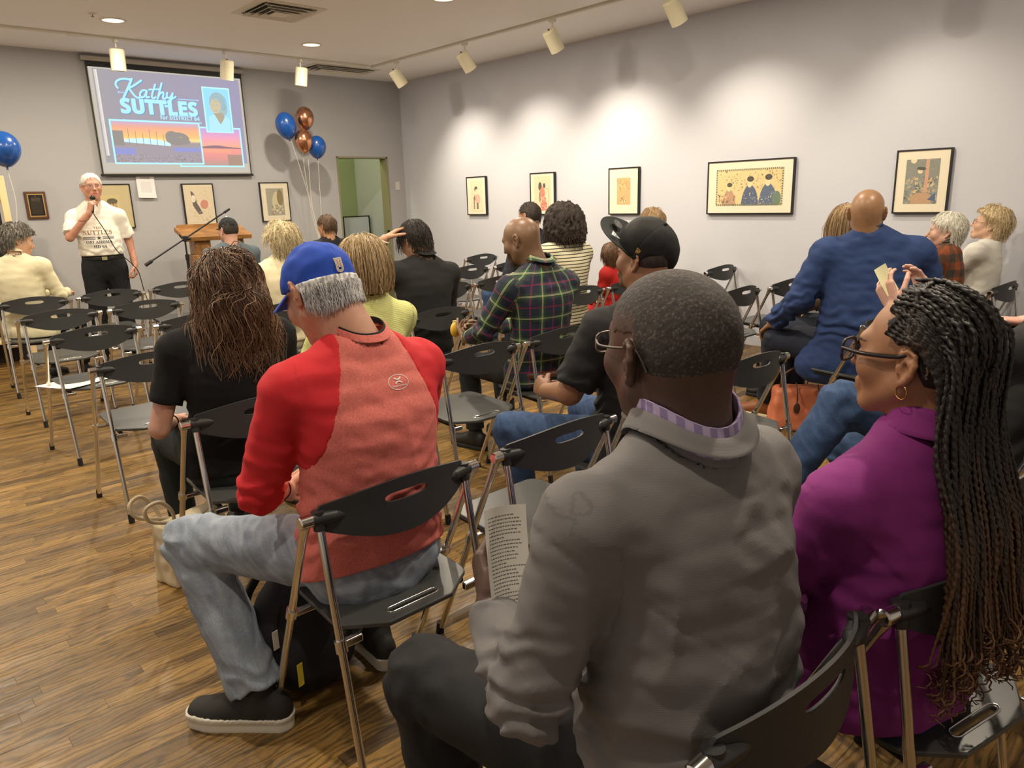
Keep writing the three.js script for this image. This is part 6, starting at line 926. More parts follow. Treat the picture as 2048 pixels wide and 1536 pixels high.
{ // ---- woman in black with long brown hair
  const P = makePerson({ label: 'woman in a black top with long wavy brown hair, seen from behind', pos: [1.07, -2.80], q: 1.15, female: 1, broad: 1.16, belly: 0.015, skin: [0.52, 0.28, 0.2],
    head: { yaw: 3, pitch: -4, s: 1 },
    J: { neck: [0.02, 1.06, 0.02], head: [0.03, 1.21, -0.02], chest: [0.0, 0.9, 0.05], shL: [-0.195, 0.985, 0.0], shR: [0.205, 0.985, 0.0], elL: [-0.285, 0.70, -0.02], wrL: [-0.16, 0.66, -0.25], elR: [0.27, 0.72, -0.06] } });
  const black = cloth(0x08080a, { roughness: 0.95, sheen: 0.08 });
  const f = garment(P, { mat: black, off: 0.014, sleeve: 0.33, hem: 0.5, fold: 0.006, taper: 0.006 });
  trousers(P, { mat: cloth(0x10181a), off: 0.012, top: 0.75, rise: 0.6 }); shoes(P, blackShoe, soleWhite, { s: 0.92 });
  const C = [[0.03, 0.017, 0.012], [0.065, 0.034, 0.02], [0.13, 0.066, 0.033], [0.30, 0.19, 0.11]];
  const vol = uni([{ f: cone([0.03, 1.24, 0.0], [0.03, 1.12, 0.05], 0.1, 0.10) }, { f: sweep([{ p: [0.03, 1.2, 0.02], w: 0.115, d: 0.09, r: [1, 0, 0] }, { p: [0.02, 1.05, 0.07], w: 0.15, d: 0.07, r: [1, 0, 0] }, { p: [0.015, 0.92, 0.105], w: 0.135, d: 0.045, r: [1, 0, 0] }, { p: [0.02, 0.85, 0.115], w: 0.08, d: 0.025, r: [1, 0, 0] }]), k: 0.05 }], 0.04);
  const vg = net((x, y, z) => Math.max(vol(x, y, z) - 0.004 * noise3(x * 40, y * 9, z * 40), -(z + 0.035 + (1.27 - y) * 0.05)), [-0.2, 0.78, -0.15], [0.25, 1.36, 0.22], 0.006, (x, y, z, a) => { const k = 0.5 + 0.5 * noise3(x * 55, y * 7, z * 55); a.c = vlerp([0.02, 0.011, 0.008], [0.075, 0.04, 0.022], k); });
  const cap = hairCap(P, { off: 0.012, colors: C.slice(0, 3), cf: 80, cy: 0.3 });
  const fld = (x, y, z) => Math.min(f(x, y, z), vol(x, y, z));
  const hs = hairStrands(P, { n: 1700, len: 0.40, lmin: 0.55, lift: 0.006, r: 0.0019, tip: 0.5, colors: C, steps: 18, fall: 2.4, wave: 0.75, wf: 13, clump: 1, bodyField: fld, seed: 9, crown: [0, 0.12, -0.02], colorT: (c, t) => vlerp(c, [0.16, 0.075, 0.03], t * 0.45) });
  part(P.g, 'hair', join([vg, cap, hs]), hairMat(0.42));
}
// ------------------------------------------------------------------ the rest of the audience and the speaker
const R2 = (a, b) => [a, b];
{ // woman in pale green, blonde bob
  const P = makePerson({ label: 'woman in a pale green knit top with a straight blonde bob', pos: [1.69, -2.91], q: 1.4, female: 1, skin: [0.55, 0.33, 0.24], head: { yaw: 6, pitch: -3 }, J: { neck: [0.06, 1.06, 0.02], head: [0.07, 1.215, 0.0], shL: [-0.14, 0.985, 0.01], shR: [0.25, 0.965, 0.02], chest: [0.04, 0.9, 0.04] }, broad: 1.12 });
  const m = cloth(0xc9cc84, { bump: knit, bs: 0.0016, rpt: 3 }); const f = garment(P, { mat: m, sleeve: 0.9 }); collar(P, m, { h: 0.022, flap: 0.026 }); trousers(P, { mat: charcoal }); shoes(P, blackShoe, soleDark, { s: 0.9 });
  const C = [[0.20, 0.13, 0.06], [0.36, 0.25, 0.12], [0.52, 0.38, 0.2], [0.66, 0.52, 0.32]], S = P.H.S;
  const cap = hairCap(P, { off: 0.02, colors: C.slice(0, 3), cf: 70, cy: 0.25, down: 0.04, pad: 0.04, extra: (x, y, z, d) => { const b = ell([0, -0.01, 0.022], [0.102, 0.105, 0.1])(x, y, z) * S; return smin(d, Math.max(b, (-z - 0.035) * S), 0.01); } });
  const hs = hairStrands(P, { n: 1700, len: 0.2, lmin: 0.9, lift: 0.024, r: 0.0013, tip: 0.6, colors: C, steps: 11, fall: 1.6, seed: 12, puff: 0.15, crown: [0.01, 0.12, -0.03], flow: (d, cur, t) => t > 0.6 ? vadd(d, vmul(vnorm([-cur[0], 0, -cur[2] + 0.02]), (t - 0.6) * 2.6)) : d, limit: (c) => c[1] < -0.118 ? [c[0], -0.118 - (c[1] + 0.118) * 0.1, c[2]] : c });
  part(P.g, 'hair', join([cap, hs]), HAIR);
}
{ // man in black with a hand in his dark hair
  const P = makePerson({ label: 'man in a black jacket clutching his dark hair with one hand', pos: [2.89, -4.06], az: 4, q: 1.6, broad: 1.1, skin: [0.52, 0.28, 0.17], head: { yaw: -8, pitch: -26, brow: [0.01, 0.01, 0.01] }, J: { neck: [0.02, 1.08, 0.02], head: [0.0, 1.225, -0.05], shL: [-0.2, 1.03, 0.0], shR: [0.22, 1.0, 0.02], elL: [-0.28, 1.02, -0.2], wrL: [-0.195, 1.255, -0.10] }, handS: 1.1, handL: { f: [0.85, 0.45, 0.1], n: [0.35, -0.85, 0.3], curl: [0.25, 0.35, 0.25], spread: 0.12, thumb: [0.9, 0.2, 0.1] } });
  garment(P, { mat: cloth(0x101011), off: 0.02, sleeveL: 0.9, name: 'jacket' }); collar(P, cloth(0x141415), { h: 0.03, flap: 0.03 }); trousers(P, { mat: darkJean }); shoes(P, blackShoe, soleDark);
  const C = [[0.008, 0.006, 0.005], [0.02, 0.014, 0.01], [0.05, 0.035, 0.025]];
  part(P.g, 'hair', join([hairCap(P, { off: 0.018, colors: C.slice(0, 2), nape: -0.005, rough: 0.006, rf: 26 }), hairStrands(P, { n: 900, len: 0.1, lift: 0.022, r: 0.0018, colors: C, steps: 6, fall: 1.4, seed: 5, wave: 0.3, crown: [0, 0.1, -0.08] })]), hairMat(0.65));
  const b = new THREE.TorusGeometry(0.033, 0.006, 8, 24); b.applyQuaternion(new THREE.Quaternion().setFromUnitVectors(new THREE.Vector3(0, 0, 1), V3(vnorm(vsub(P.J.wrL, P.J.elL))))); b.translate(...vlerp(P.J.elL, P.J.wrL, 0.95)); part(P.g, 'wristband', b, mat({ color: 0xe3dcc4, roughness: 0.5 }));
}
{ // man in the dark green plaid shirt
  const P = makePerson({ label: 'bald man in a dark green plaid shirt eating a snack', pos: [2.85, -2.92], q: 1.2, broad: 1.14, skin: [0.2, 0.112, 0.064], gloss: 1, neckR: 0.06, head: { yaw: -14, pitch: -17, nose: 1.2, l: 1.05, brow: [0.03, 0.018, 0.012], beard: 1, stubble: 0.85, s: 1.02 }, J: { neck: [0.0, 1.1, 0.03], head: [-0.05, 1.265, -0.055], shL: [-0.215, 1.02, 0.02], shR: [0.215, 1.01, 0.03], elL: [-0.285, 0.79, -0.12], wrL: [-0.25, 0.715, -0.33], elR: [0.25, 0.78, -0.12], wrR: [-0.1, 0.75, -0.34], chest: [0, 0.94, 0.05] }, handL: { f: [0.5, 0.3, -0.8], n: [0.5, 0.8, 0], curl: [0.6, 0.8, 0.5] }, handR: { f: [-0.8, 0.1, -0.5], n: [-0.2, -0.3, 0.9], curl: [0.6, 0.8, 0.5] } });
  const plaid = dataTex(512, 512, (u, v) => {
    const b = (t, c, w) => { const d = Math.abs(((t - c) % 1 + 1.5) % 1 - 0.5); return d < w ? 1 : 0; }; let r = 0.085, g = 0.13, bl = 0.15; const bands = (t) => (b(t, 0.25, 0.14) ? 1 : 0);
    const gu = bands(u), gv = bands(v); r = 0.10 + 0.03 * (gu + gv); g = 0.14 + 0.08 * (gu + gv); bl = 0.20 - 0.02 * (gu + gv); if (b(u, 0.75, 0.12)) bl += 0.035; if (b(v, 0.75, 0.12)) bl += 0.035;
    const line = (on, c, a) => { if (on) { r = lerp(r, c[0], a); g = lerp(g, c[1], a); bl = lerp(bl, c[2], a); } };
    for (const t of [u, v]) { line(b(t, 0.235, 0.011) || b(t, 0.275, 0.008), [0.78, 0.77, 0.60], 0.8); line(b(t, 0.735, 0.012) || b(t, 0.775, 0.007), [0.62, 0.14, 0.24], 0.8); }
    return [r, g, bl];
  }, true);
  const m = new THREE.MeshPhysicalMaterial({ map: rep(plaid, 8.4, 8.4), roughness: 0.85, bumpMap: rep(weave, 12, 12), bumpScale: 0.0004 });
  garment(P, { mat: m, off: 0.018, sleeve: 0.88, fold: 0.008, hem: 0.47 }); collar(P, m, { h: 0.03, flap: 0.028 }); trousers(P, { mat: cloth(0x14171b), name: 'trousers' }); shoes(P, blackShoe, soleDark);
  const fb = sweep([{ p: [0, 0.60, 0.035], w: 0.188, d: 0.142, r: [1, 0, 0] }, { p: [0, 0.601, 0.035], w: 0.188, d: 0.142, r: [1, 0, 0] }]); part(P.g, 'belt', net((x, y, z) => Math.max(fb(x, 0.6, z), Math.abs(y - 0.545) - 0.017), [-0.24, 0.5, -0.16], [0.24, 0.6, 0.22], 0.008), mat({ color: 0x4a2c18, roughness: 0.5 }));
  const sn = thing('snack_pack', 'small yellow snack packet held by the plaid shirted man', 'snack', [P.g.position.x - 0.235, 0.755, P.g.position.z - 0.44]); part(sn, 'packet', ell3(0.032, 0.045, 0.022), mat({ color: 0xe0b23a, roughness: 0.45 })); part(sn, 'flap', rbx(0.03, 0.02, 0.006, 0.0, 0.045, 0, 0.002), mat({ color: 0xe8d98a, roughness: 0.5 }));
}
function ell3(a, b, c) { return new THREE.SphereGeometry(1, 16, 12).scale(a, b, c); }
const stripeTex = (bg, fg, w) => dataTex(8, 256, (u, v) => ((v * 1) % 1) < w ? fg : bg, true);
{ // woman with curly bob and striped top
  const P = makePerson({ label: 'woman in a black and white striped top with a dense dark curly bob', pos: [4.27, -4.06], q: 1.7, s: 1.06, female: 1, broad: 1.15, arm: 1.15, skin: [0.2, 0.105, 0.06], head: { yaw: 0 }, J: { neck: [0, 1.12, 0.02], head: [0, 1.275, 0.0], shL: [-0.21, 1.05, 0.02], shR: [0.21, 1.04, 0.02], chest: [0, 0.96, 0.04] } });
  const m = new THREE.MeshPhysicalMaterial({ map: rep(stripeTex([0.83, 0.80, 0.68], [0.07, 0.065, 0.06], 0.26), 1, 40), roughness: 0.85 }); garment(P, { mat: m, off: 0.022, sleeve: 0.9, fold: 0.005 }); trousers(P, { mat: darkJean }); shoes(P, blackShoe, soleDark, { s: 0.9 });
  const C = [[0.012, 0.008, 0.006], [0.035, 0.021, 0.014], [0.085, 0.055, 0.036]], S = P.H.S; const bob = uni([{ f: ell([0, 0.03, 0.015], [0.155, 0.135, 0.15]) }, { f: ell([0, -0.05, 0.03], [0.168, 0.11, 0.14]), k: 0.05 }], 0.04);
  const f = (X, Y, Z) => { const x = X / S, y = Y / S, z = Z / S; let d = bob(x, y, z) - 0.012 * noise3(x * 26, y * 14, z * 26) - 0.008 * noise3(x * 60, y * 25, z * 60); d = Math.max(d, -0.145 + 0.02 * noise3(x * 40, 0, z * 40) - y); return Math.max(d, -z - 0.06) * S; };
  const g = net(f, [-0.2, -0.2, -0.1], [0.2, 0.2, 0.22], 0.0075, (x, y, z, a) => { const k = 0.5 + 0.5 * noise3(x * 50, y * 12, z * 50); a.c = vlerp(C[0], C[1], k); }); g.applyMatrix4(P.HM);
  const st = new Strands(3); reseed(41); for (let i = 0; i < 1500; i++) { const th = rr(-2.1, 2.1), u = rr(-0.6, 1); const k = Math.sqrt(1 - u * u); let p = [Math.sin(th) * k * 0.15, 0.02 + u * 0.13, 0.015 + Math.cos(th) * k * 0.145], pts = []; const L = rr(0.06, 0.13), ph = rr(0, 6); for (let q = 0; q <= 7; q++) { const t = q / 7, o = 1 + 0.1 * t; pts.push([(p[0] * o + 0.006 * Math.sin(t * 16 + ph)) * S, (p[1] - L * t) * S, (p[2] * o + 0.006 * Math.cos(t * 16 + ph)) * S]); } st.add(pts, 0.0028, 0.0016, C[i % 3]); }
  const sg = st.geo(); sg.applyMatrix4(P.HM); part(P.g, 'hair', join([g, sg]), HAIR_M);
}
{ // child in red
  const P = makePerson({ label: 'small child in a red dress with brown hair, seen from behind', pos: [4.86, -4.02], q: 1.8, s: 0.68, female: 1, skin: [0.5, 0.27, 0.16], head: { s: 1.22, yaw: 40 }, J: { head: [-0.05, 1.0, 0.0], neck: [-0.02, 0.885, 0.0] } });
  garment(P, { mat: cloth(0xb01b17), off: 0.02, sleeve: 0.45, name: 'dress', fold: 0.008, hem: 0.45 }); trousers(P, { mat: cloth(0xb01b17), name: 'leggings' }); shoes(P, blackShoe, soleDark, { s: 0.9 });
  const C = [[0.05, 0.025, 0.012], [0.12, 0.06, 0.03], [0.2, 0.11, 0.05]]; const tail = hairStrands(P, { n: 500, len: 0.09, lift: 0.014, r: 0.002, colors: C, steps: 5, fall: 1.4, seed: 8 }); part(P.g, 'hair', join([hairCap(P, { off: 0.012, colors: C }), tail]), HAIR);
}
{ // man in the black flat-brim cap
  const P = makePerson({ label: 'man in a tilted black flat-brim cap and dark t-shirt', pos: [2.255, -1.74], az: 6, q: 1.05, broad: 1.12, arm: 1.15, belly: 0.03, skin: [0.27, 0.135, 0.075], neckR: 0.065, head: { yaw: -8, pitch: 5, nose: 1.1, stubble: 0.6, brow: [0.02, 0.012, 0.01] }, J: { neck: [0.0, 1.08, 0.03], head: [0.015, 1.255, 0.0], shL: [-0.215, 1.01, 0.02], shR: [0.215, 1.0, 0.02], elL: [-0.30, 0.775, -0.07], wrL: [-0.22, 0.72, -0.31], elR: [0.27, 0.77, -0.07], wrR: [-0.06, 0.70, -0.33], knL: [-0.30, 0.54, -0.45], anL: [-0.24, 0.1, -0.42], toL: [-0.3, 0.04, -0.6] }, handL: { f: [0.25, 0.1, -0.95], n: [0.9, -0.3, 0.2], curl: [0.7, 0.9, 0.6], thumb: [0.4, 0.2, 0.3] }, handR: { f: [-0.75, 0.1, -0.65], n: [-0.3, -0.6, 0.6], curl: [0.7, 0.9, 0.5] } });
  garment(P, { mat: cloth(0x17181b, { bs: 0.0004 }), off: 0.02, sleeve: 0.43, taper: 0.012, fold: 0.008, name: 't_shirt' }); trousers(P, { mat: blueDenim, off: 0.016, name: 'jeans' }); shoes(P, blackShoe, soleDark, { s: 1.05 });
  part(P.g, 'hair', hairCap(P, { off: 0.004, colors: [[0.02, 0.012, 0.01], [0.04, 0.025, 0.02]], nape: -0.01 }), HAIR_M);
  const bm = cloth(0x0b0c0d, { roughness: 0.7 }), cap = baseballCap(P, bm, { big: 1.12, tall: 0.032, rim: 0.028, slope: 0.05, brim: 0.1, curve: 0.002, droop: -0.25, fold: 0.001, tx: 0.55, ty: 0.6, tz: 0.1, brimMat: cloth(0x26292a, { roughness: 0.7 }) });
  const S = P.H.S, dome = ell([0, 0.036 * S, 0.012 * S], [0.094 * S, 0.124 * S, 0.119 * S]);
  decal(P, dome, [-0.2, 0.068, -0.03], [0, 0, -1], [0, 1, 0], [1, 0, 0], 0.022, 0.022, canvasTex(96, 96, (x) => { x.clearRect(0, 0, 96, 96); x.strokeStyle = '#c9a24a'; x.lineWidth = 7; x.beginPath(); x.moveTo(14, 20); x.lineTo(82, 8); x.lineTo(74, 84); x.lineTo(26, 70); x.closePath(); x.stroke(); x.beginPath(); x.moveTo(30, 58); x.lineTo(34, 32); x.lineTo(50, 60); x.lineTo(56, 30); x.stroke(); x.beginPath(); x.moveTo(70, 26); x.lineTo(58, 70); x.stroke(); }), cap, 'flag_logo', 'small gold flag logo', 0.004, true, P.capTilt);
  const stick = (tex, x, z, w, h, nm, lb) => { const g = new THREE.PlaneGeometry(w, h); g.rotateX(-Math.PI / 2 + 0.24); g.translate(x, 0.052 - (z + 0.095) * 0.25, z); g.scale(S, S, S); g.applyMatrix4(P.capTilt).applyMatrix4(P.HM); part(cap, nm, g, mat({ map: tex, transparent: true, alphaTest: 0.4, side: THREE.DoubleSide, roughness: 0.5 }), lb); };
  stick(canvasTex(96, 96, (x) => { x.clearRect(0, 0, 96, 96); x.fillStyle = '#4a4b4c'; x.beginPath(); x.arc(48, 48, 46, 0, 7); x.fill(); x.fillStyle = '#777876'; x.font = 'bold 24px sans-serif'; x.textAlign = 'center'; x.fillText('9FIFTY', 48, 56); }), 0.03, -0.135, 0.042, 0.042, 'round_sticker', 'grey round sticker on the brim');
  stick(canvasTex(96, 128, (x) => { x.clearRect(0, 0, 96, 128); x.fillStyle = '#e6eaee'; x.beginPath(); x.moveTo(6, 10); x.lineTo(90, 10); x.lineTo(52, 120); x.closePath(); x.fill(); x.fillStyle = '#6f7a80'; x.fillRect(26, 34, 46, 8); x.beginPath(); x.moveTo(34, 54); x.lineTo(64, 54); x.lineTo(50, 96); x.closePath(); x.fill(); }), -0.05, -0.125, 0.034, 0.045, 'white_sticker', 'white triangular sticker on the brim');
}
{ // man in the blue suit, turned away to the right
  const P = makePerson({ label: 'broad bald man in a blue suit jacket turned towards the picture wall', pos: [4.38, -1.74], az: 56, q: 1.2, s: 1.07, broad: 1.22, arm: 1.2, belly: 0.04, skin: [0.30, 0.165, 0.085], gloss: 1, neckR: 0.064, head: { yaw: 14, l: 1.03, w: 1.04, s: 1.0, stubble: 0.3 }, J: { pelvis: [0, 0.58, 0], waist: [0, 0.78, 0.02], chest: [0, 1.02, 0.02], neck: [-0.03, 1.205, 0.025], head: [-0.045, 1.352, 0.015], shL: [-0.235, 1.12, 0.0], shR: [0.235, 1.12, 0.0], elL: [-0.37, 0.86, 0.0], wrL: [-0.49, 0.68, -0.22], elR: [0.36, 0.88, -0.06], wrR: [0.18, 0.74, -0.3], knL: [-0.46, 0.57, -0.24], anL: [-0.48, 0.10, -0.44], toL: [-0.62, 0.04, -0.54], knR: [-0.30, 0.56, -0.36], anR: [-0.32, 0.1, -0.42], toR: [-0.45, 0.04, -0.53] } });
  const suit = cloth(0x1f3766, { bs: 0.0004, sheen: 0.35 });
  garment(P, { mat: suit, off: 0.026, sleeve: 0.95, fold: 0.012, hem: 0.36, low: 0.3, flare: 0.03, name: 'suit_jacket', neckOpen: 0.0715, extra: (x, y, z, d) => { const k = Math.min(ell([-0.05, 0.50, -0.03], [0.22, 0.17, 0.17])(x, y, z), ell([-0.2, 0.46, -0.04], [0.17, 0.13, 0.12])(x, y, z)); return smin(d, k, 0.08); } });
  collar(P, suit, { h: 0.026, flap: 0.034 }); collar(P, cloth(0xe9e6de), { h: 0.04, ins: 0.0, y: 0.02, name: 'shirt_collar' });
  trousers(P, { mat: navyTrouser, off: 0.016 }); shoes(P, mat({ color: 0x7a4420, roughness: 0.5 }), mat({ color: 0xd6cba8, roughness: 0.8 }), {});
}
const perm = (P, C, o = {}) => join([hairCap(P, { temple: o.temple || 0, off: o.off || 0.02, colors: C.slice(0, 3), rough: 0.008, rf: o.rf || 22, nape: o.nape || 0, front: o.front || 0, cf: 70, pad: 0.05 }), hairStrands(P, { n: o.n || 900, temple: o.temple || 0, lenAt: (p) => p[2] < -0.02 ? 0.4 : 1, len: o.len || 0.07, lift: o.lift || 0.024, r: o.r || 0.0018, colors: C, steps: 7, fall: o.fall || 1.2, wave: o.wave || 0.5, wf: o.wf || 14, puff: o.puff || 0.3, seed: o.seed || 6, nape: o.nape || 0, front: o.front || 0, crown: o.crown || [0, 0.12, 0.03] })]);
{ // elderly woman, white hair, orange plaid
  const P = makePerson({ label: 'older woman with short white hair in an orange and grey plaid shirt', pos: [5.50, -1.74], az: -4, q: 1.4, s: 0.97, female: 1, broad: 1.05, skin: [0.60, 0.35, 0.25], head: { yaw: -6, pitch: 0, nose: 1.35, brow: [0.5, 0.45, 0.4] }, J: { neck: [0.05, 1.03, 0.03], head: [0.09, 1.185, 0.0] } });
  const tex = dataTex(256, 256, (u, v) => { const a = u % 0.5 < 0.25, b = v % 0.5 < 0.25; return a && b ? [0.24, 0.22, 0.19] : a || b ? [0.40, 0.25, 0.16] : [0.56, 0.28, 0.14]; }, true);
  const m = new THREE.MeshPhysicalMaterial({ map: rep(tex, 5, 5), roughness: 0.9 }); garment(P, { mat: m, off: 0.018 }); collar(P, m, { h: 0.022, flap: 0.024 }); trousers(P, { mat: darkJean }); shoes(P, blackShoe, soleDark, { s: 0.9 });
  part(P.g, 'hair', perm(P, [[0.42, 0.4, 0.33], [0.68, 0.66, 0.56], [0.86, 0.84, 0.74]], { len: 0.06, wave: 0.25, fall: 1.0, off: 0.014, lift: 0.017, front: 0.012, temple: 0.01 }), HAIR_M);
}
{ // elderly woman by the wall, white blouse
  const P = makePerson({ label: 'older woman by the wall in a white blouse and glasses, looking up', pos: [6.18, -1.70], az: -4, q: 1.4, s: 0.97, female: 1, skin: [0.62, 0.38, 0.26], head: { yaw: -6, pitch: 13, nose: 1.1, brow: [0.4, 0.3, 0.2] }, J: { neck: [0.06, 1.03, 0.05], head: [0.10, 1.20, 0.03], elL: [-0.2, 0.80, -0.2], wrL: [0.0, 1.0, -0.2] }, handL: { f: [0.3, 0.85, 0.2], n: [0.2, -0.2, 0.9], curl: [0.9, 1.0, 0.6] } });
  garment(P, { mat: cloth(0xdedbd2), off: 0.016, fold: 0.008 }); trousers(P, { mat: darkJean }); shoes(P, blackShoe, soleDark, { s: 0.9 });
  part(P.g, 'hair', perm(P, [[0.36, 0.25, 0.12], [0.56, 0.43, 0.24], [0.72, 0.62, 0.42]], { off: 0.024, lift: 0.03, len: 0.08, front: 0.015, temple: 0.02 }), HAIR_M); glasses(P, { mat: mat({ color: 0x9a7a6a, metalness: 0.5, roughness: 0.4 }) });
}
const STAND = { pelvis: [0, 1.0, 0], waist: [0, 1.16, -0.01], chest: [0, 1.34, 0.01], neck: [0, 1.525, 0.02], head: [0, 1.70, -0.02], shL: [-0.19, 1.425, 0.01], shR: [0.19, 1.425, 0.01], elL: [-0.25, 1.19, 0.03], elR: [0.25, 1.25, -0.10], wrL: [-0.26, 0.96, -0.05], wrR: [0.07, 1.465, -0.235], hipL: [-0.095, 0.93, 0], hipR: [0.095, 0.93, 0], knL: [-0.115, 0.52, -0.01], knR: [0.115, 0.52, -0.01], anL: [-0.13, 0.1, 0.02], anR: [0.13, 0.1, 0.02], toL: [-0.16, 0.04, -0.17], toR: [0.16, 0.04, -0.17] };
{ // standing speaker
  const P = makePerson({ label: 'standing white-haired man in a white campaign t-shirt speaking into a microphone', pos: [1.94, -7.92], az: 189, pose: STAND, q: 1.5, belly: 0.035, broad: 1.0, arm: 0.92, skin: [0.55, 0.265, 0.175], head: { yaw: -6, pitch: 2, open: 0.005, brow: [0.55, 0.42, 0.34], w: 1.02 }, handR: { f: [-0.25, 0.9, -0.15], n: [-0.9, 0.0, 0.4], curl: [1.0, 1.1, 0.7], thumb: [0.5, 0.3, 0.6] }, handL: { f: [0.05, -1, -0.15], n: [0.9, 0, 0.2], curl: [0.7, 0.8, 0.5] } });
  const white = cloth(0xe8e4d6), f = garment(P, { mat: white, off: 0.016, sleeve: 0.42, taper: 0.02, hem: 1.07, fold: 0.008, name: 't_shirt', seam: 0 });
  trousers(P, { mat: cloth(0x0c0d11), off: 0.014, wide: 0.012, top: 1.1, len: 0.97 }); shoes(P, blackShoe, soleDark);
  const bl = part(P.g, 'belt', net(((g) => (x, y, z) => Math.max(g(x, 1.0, z), Math.abs(y - 1.045) - 0.018))(sweep([{ p: [0, 1.0, 0], w: 0.18, d: 0.142, r: [1, 0, 0] }, { p: [0, 1.001, 0], w: 0.18, d: 0.142, r: [1, 0, 0] }])), [-0.22, 0.99, -0.2], [0.22, 1.1, 0.2], 0.008), blackMat); part(bl, 'buckle', rbx(0.045, 0.035, 0.008, 0, 1.045, -0.148, 0.003), chrome);
  decal(P, f, [0.02, 1.24, -0.4], [-1, 0, 0], [0, 1, 0], [0, 0, 1], 0.27, 0.22, canvasTex(384, 320, (x, w, h) => { x.clearRect(0, 0, w, h); x.textAlign = 'center'; x.fillStyle = '#8e6a4a'; x.font = 'bold 42px serif'; x.fillText('TED', w / 2, 48); x.font = 'bold 76px serif'; x.fillText('SUTTLES', w / 2, 120); x.fillStyle = '#3a4258'; for (const y of [150, 164, 178]) { x.fillRect(10, y, 140, 6); x.fillRect(234, y, 140, 6); } x.beginPath(); for (let i = 0; i < 10; i++) { const r = i % 2 ? 12 : 30, a = i * Math.PI / 5 - Math.PI / 2; x.lineTo(w / 2 + r * Math.cos(a), 166 + r * Math.sin(a)); } x.fill(); x.font = 'bold 50px serif'; x.fillText('OKLAHOMA', w / 2, 240); x.font = 'bold 52px serif'; x.fillText('HD 64', w / 2, 300); }), P.g, 'shirt_print', 'campaign lettering with a star', 0.002, false);
  const C = [[0.55, 0.52, 0.42], [0.78, 0.75, 0.66], [0.88, 0.86, 0.78]]; part(P.g, 'hair', join([hairCap(P, { off: 0.006, colors: C, front: 0.03 }), hairStrands(P, { n: 600, len: 0.03, lift: 0.008, r: 0.0016, colors: C, steps: 4, seed: 4, front: 0.03 })]), HAIR_M); glasses(P, { mat: mat({ color: 0x8a7a70, metalness: 0.6, roughness: 0.4 }), r: 0.0014 });
  // microphone (held) and its cord
  const loc = (l) => { const v = V3(l).applyMatrix4(new THREE.Matrix4().compose(P.g.position, new THREE.Quaternion().setFromEuler(P.g.rotation), new THREE.Vector3(1, 1, 1))); return [v.x, v.y, v.z]; };
  const a = loc([0.045, 1.47, -0.265]), b = loc([0.02, 1.605, -0.185]), dir = vnorm(vsub(b, a)), mc = thing('microphone', 'black handheld microphone held to the speaker\u2019s mouth', 'microphone', a); part(mc, 'handle', bar([0, 0, 0], vmul(dir, 0.13), 0.011, 0.015), blackMat); part(mc, 'grille', ball(0.024, ...vmul(dir, 0.15)), mat({ color: 0x2a2a2b, metalness: 0.6, roughness: 0.4 }));
  const e = [loc([0.045, 1.465, -0.265]), loc([-0.03, 1.30, -0.25]), loc([-0.10, 1.12, -0.25]), loc([-0.22, 0.98, -0.16]), loc([-0.27, 0.90, -0.12]), loc([-0.30, 0.70, -0.1]), loc([-0.36, 0.4, -0.12]), loc([-0.42, 0.02, -0.15]), loc([-0.7, 0.012, -0.4])];
  single('audio_cable', tube(e, 0.0042, 80, 6), blackMat, 'thin black cable hanging from the speaker\u2019s hands', 'cable');
}
{ // woman in cream jacket at the left edge
  const P = makePerson({ label: 'woman in a cream jacket with short grey curls at the left edge', pos: [1.17, -7.38], az: 42, q: 1.6, female: 1, s: 1.02, broad: 1.1, skin: [0.58, 0.33, 0.2], head: { yaw: 42, pitch: -16, nose: 1.1 }, J: { neck: [0.0, 1.09, 0.02], head: [0.0, 1.26, -0.04], elR: [0.24, 0.80, -0.08], wrR: [0.16, 0.79, -0.33], wrL: [0.0, 0.79, -0.36], elL: [-0.24, 0.8, -0.1] } });
  const m = cloth(0xe0d8b4); garment(P, { mat: m, off: 0.02, fold: 0.007, name: 'jacket', hem: 0.46 }); collar(P, m, { h: 0.026, flap: 0.03 }); trousers(P, { mat: blackCloth }); shoes(P, blackShoe, soleDark, { s: 0.9 });
  part(P.g, 'hair', perm(P, [[0.05, 0.045, 0.04], [0.16, 0.145, 0.12], [0.42, 0.39, 0.32]], { off: 0.022, lift: 0.03, len: 0.06, front: 0.01, temple: 0.015, wave: 1.1, wf: 26, rf: 34, nape: -0.02, r: 0.0022, n: 1200 }), HAIR_M);
}
{ // cream blouse, blonde grey hair
  const P = makePerson({ label: 'woman in a cream blouse with fluffy blonde-grey hair', pos: [2.40, -5.19], q: 1.8, female: 1, skin: [0.55, 0.32, 0.22], head: { yaw: 0 }, J: { head: [0.07, 1.225, 0.0], neck: [0.05, 1.07, 0.02], shL: [-0.14, 1.0, 0.01], shR: [0.22, 0.99, 0.01] } });
  garment(P, { mat: cloth(0xddd3b0), off: 0.018, sleeve: 0.8 }); trousers(P, { mat: cloth(0xb9ac8c) }); shoes(P, blackShoe, soleDark, { s: 0.9 });
  part(P.g, 'hair', perm(P, [[0.36, 0.28, 0.15], [0.6, 0.5, 0.3], [0.82, 0.74, 0.52]], { off: 0.03, lift: 0.04, len: 0.10, wave: 0.7, nape: -0.03, n: 900, r: 0.0022 }), HAIR_M);
}
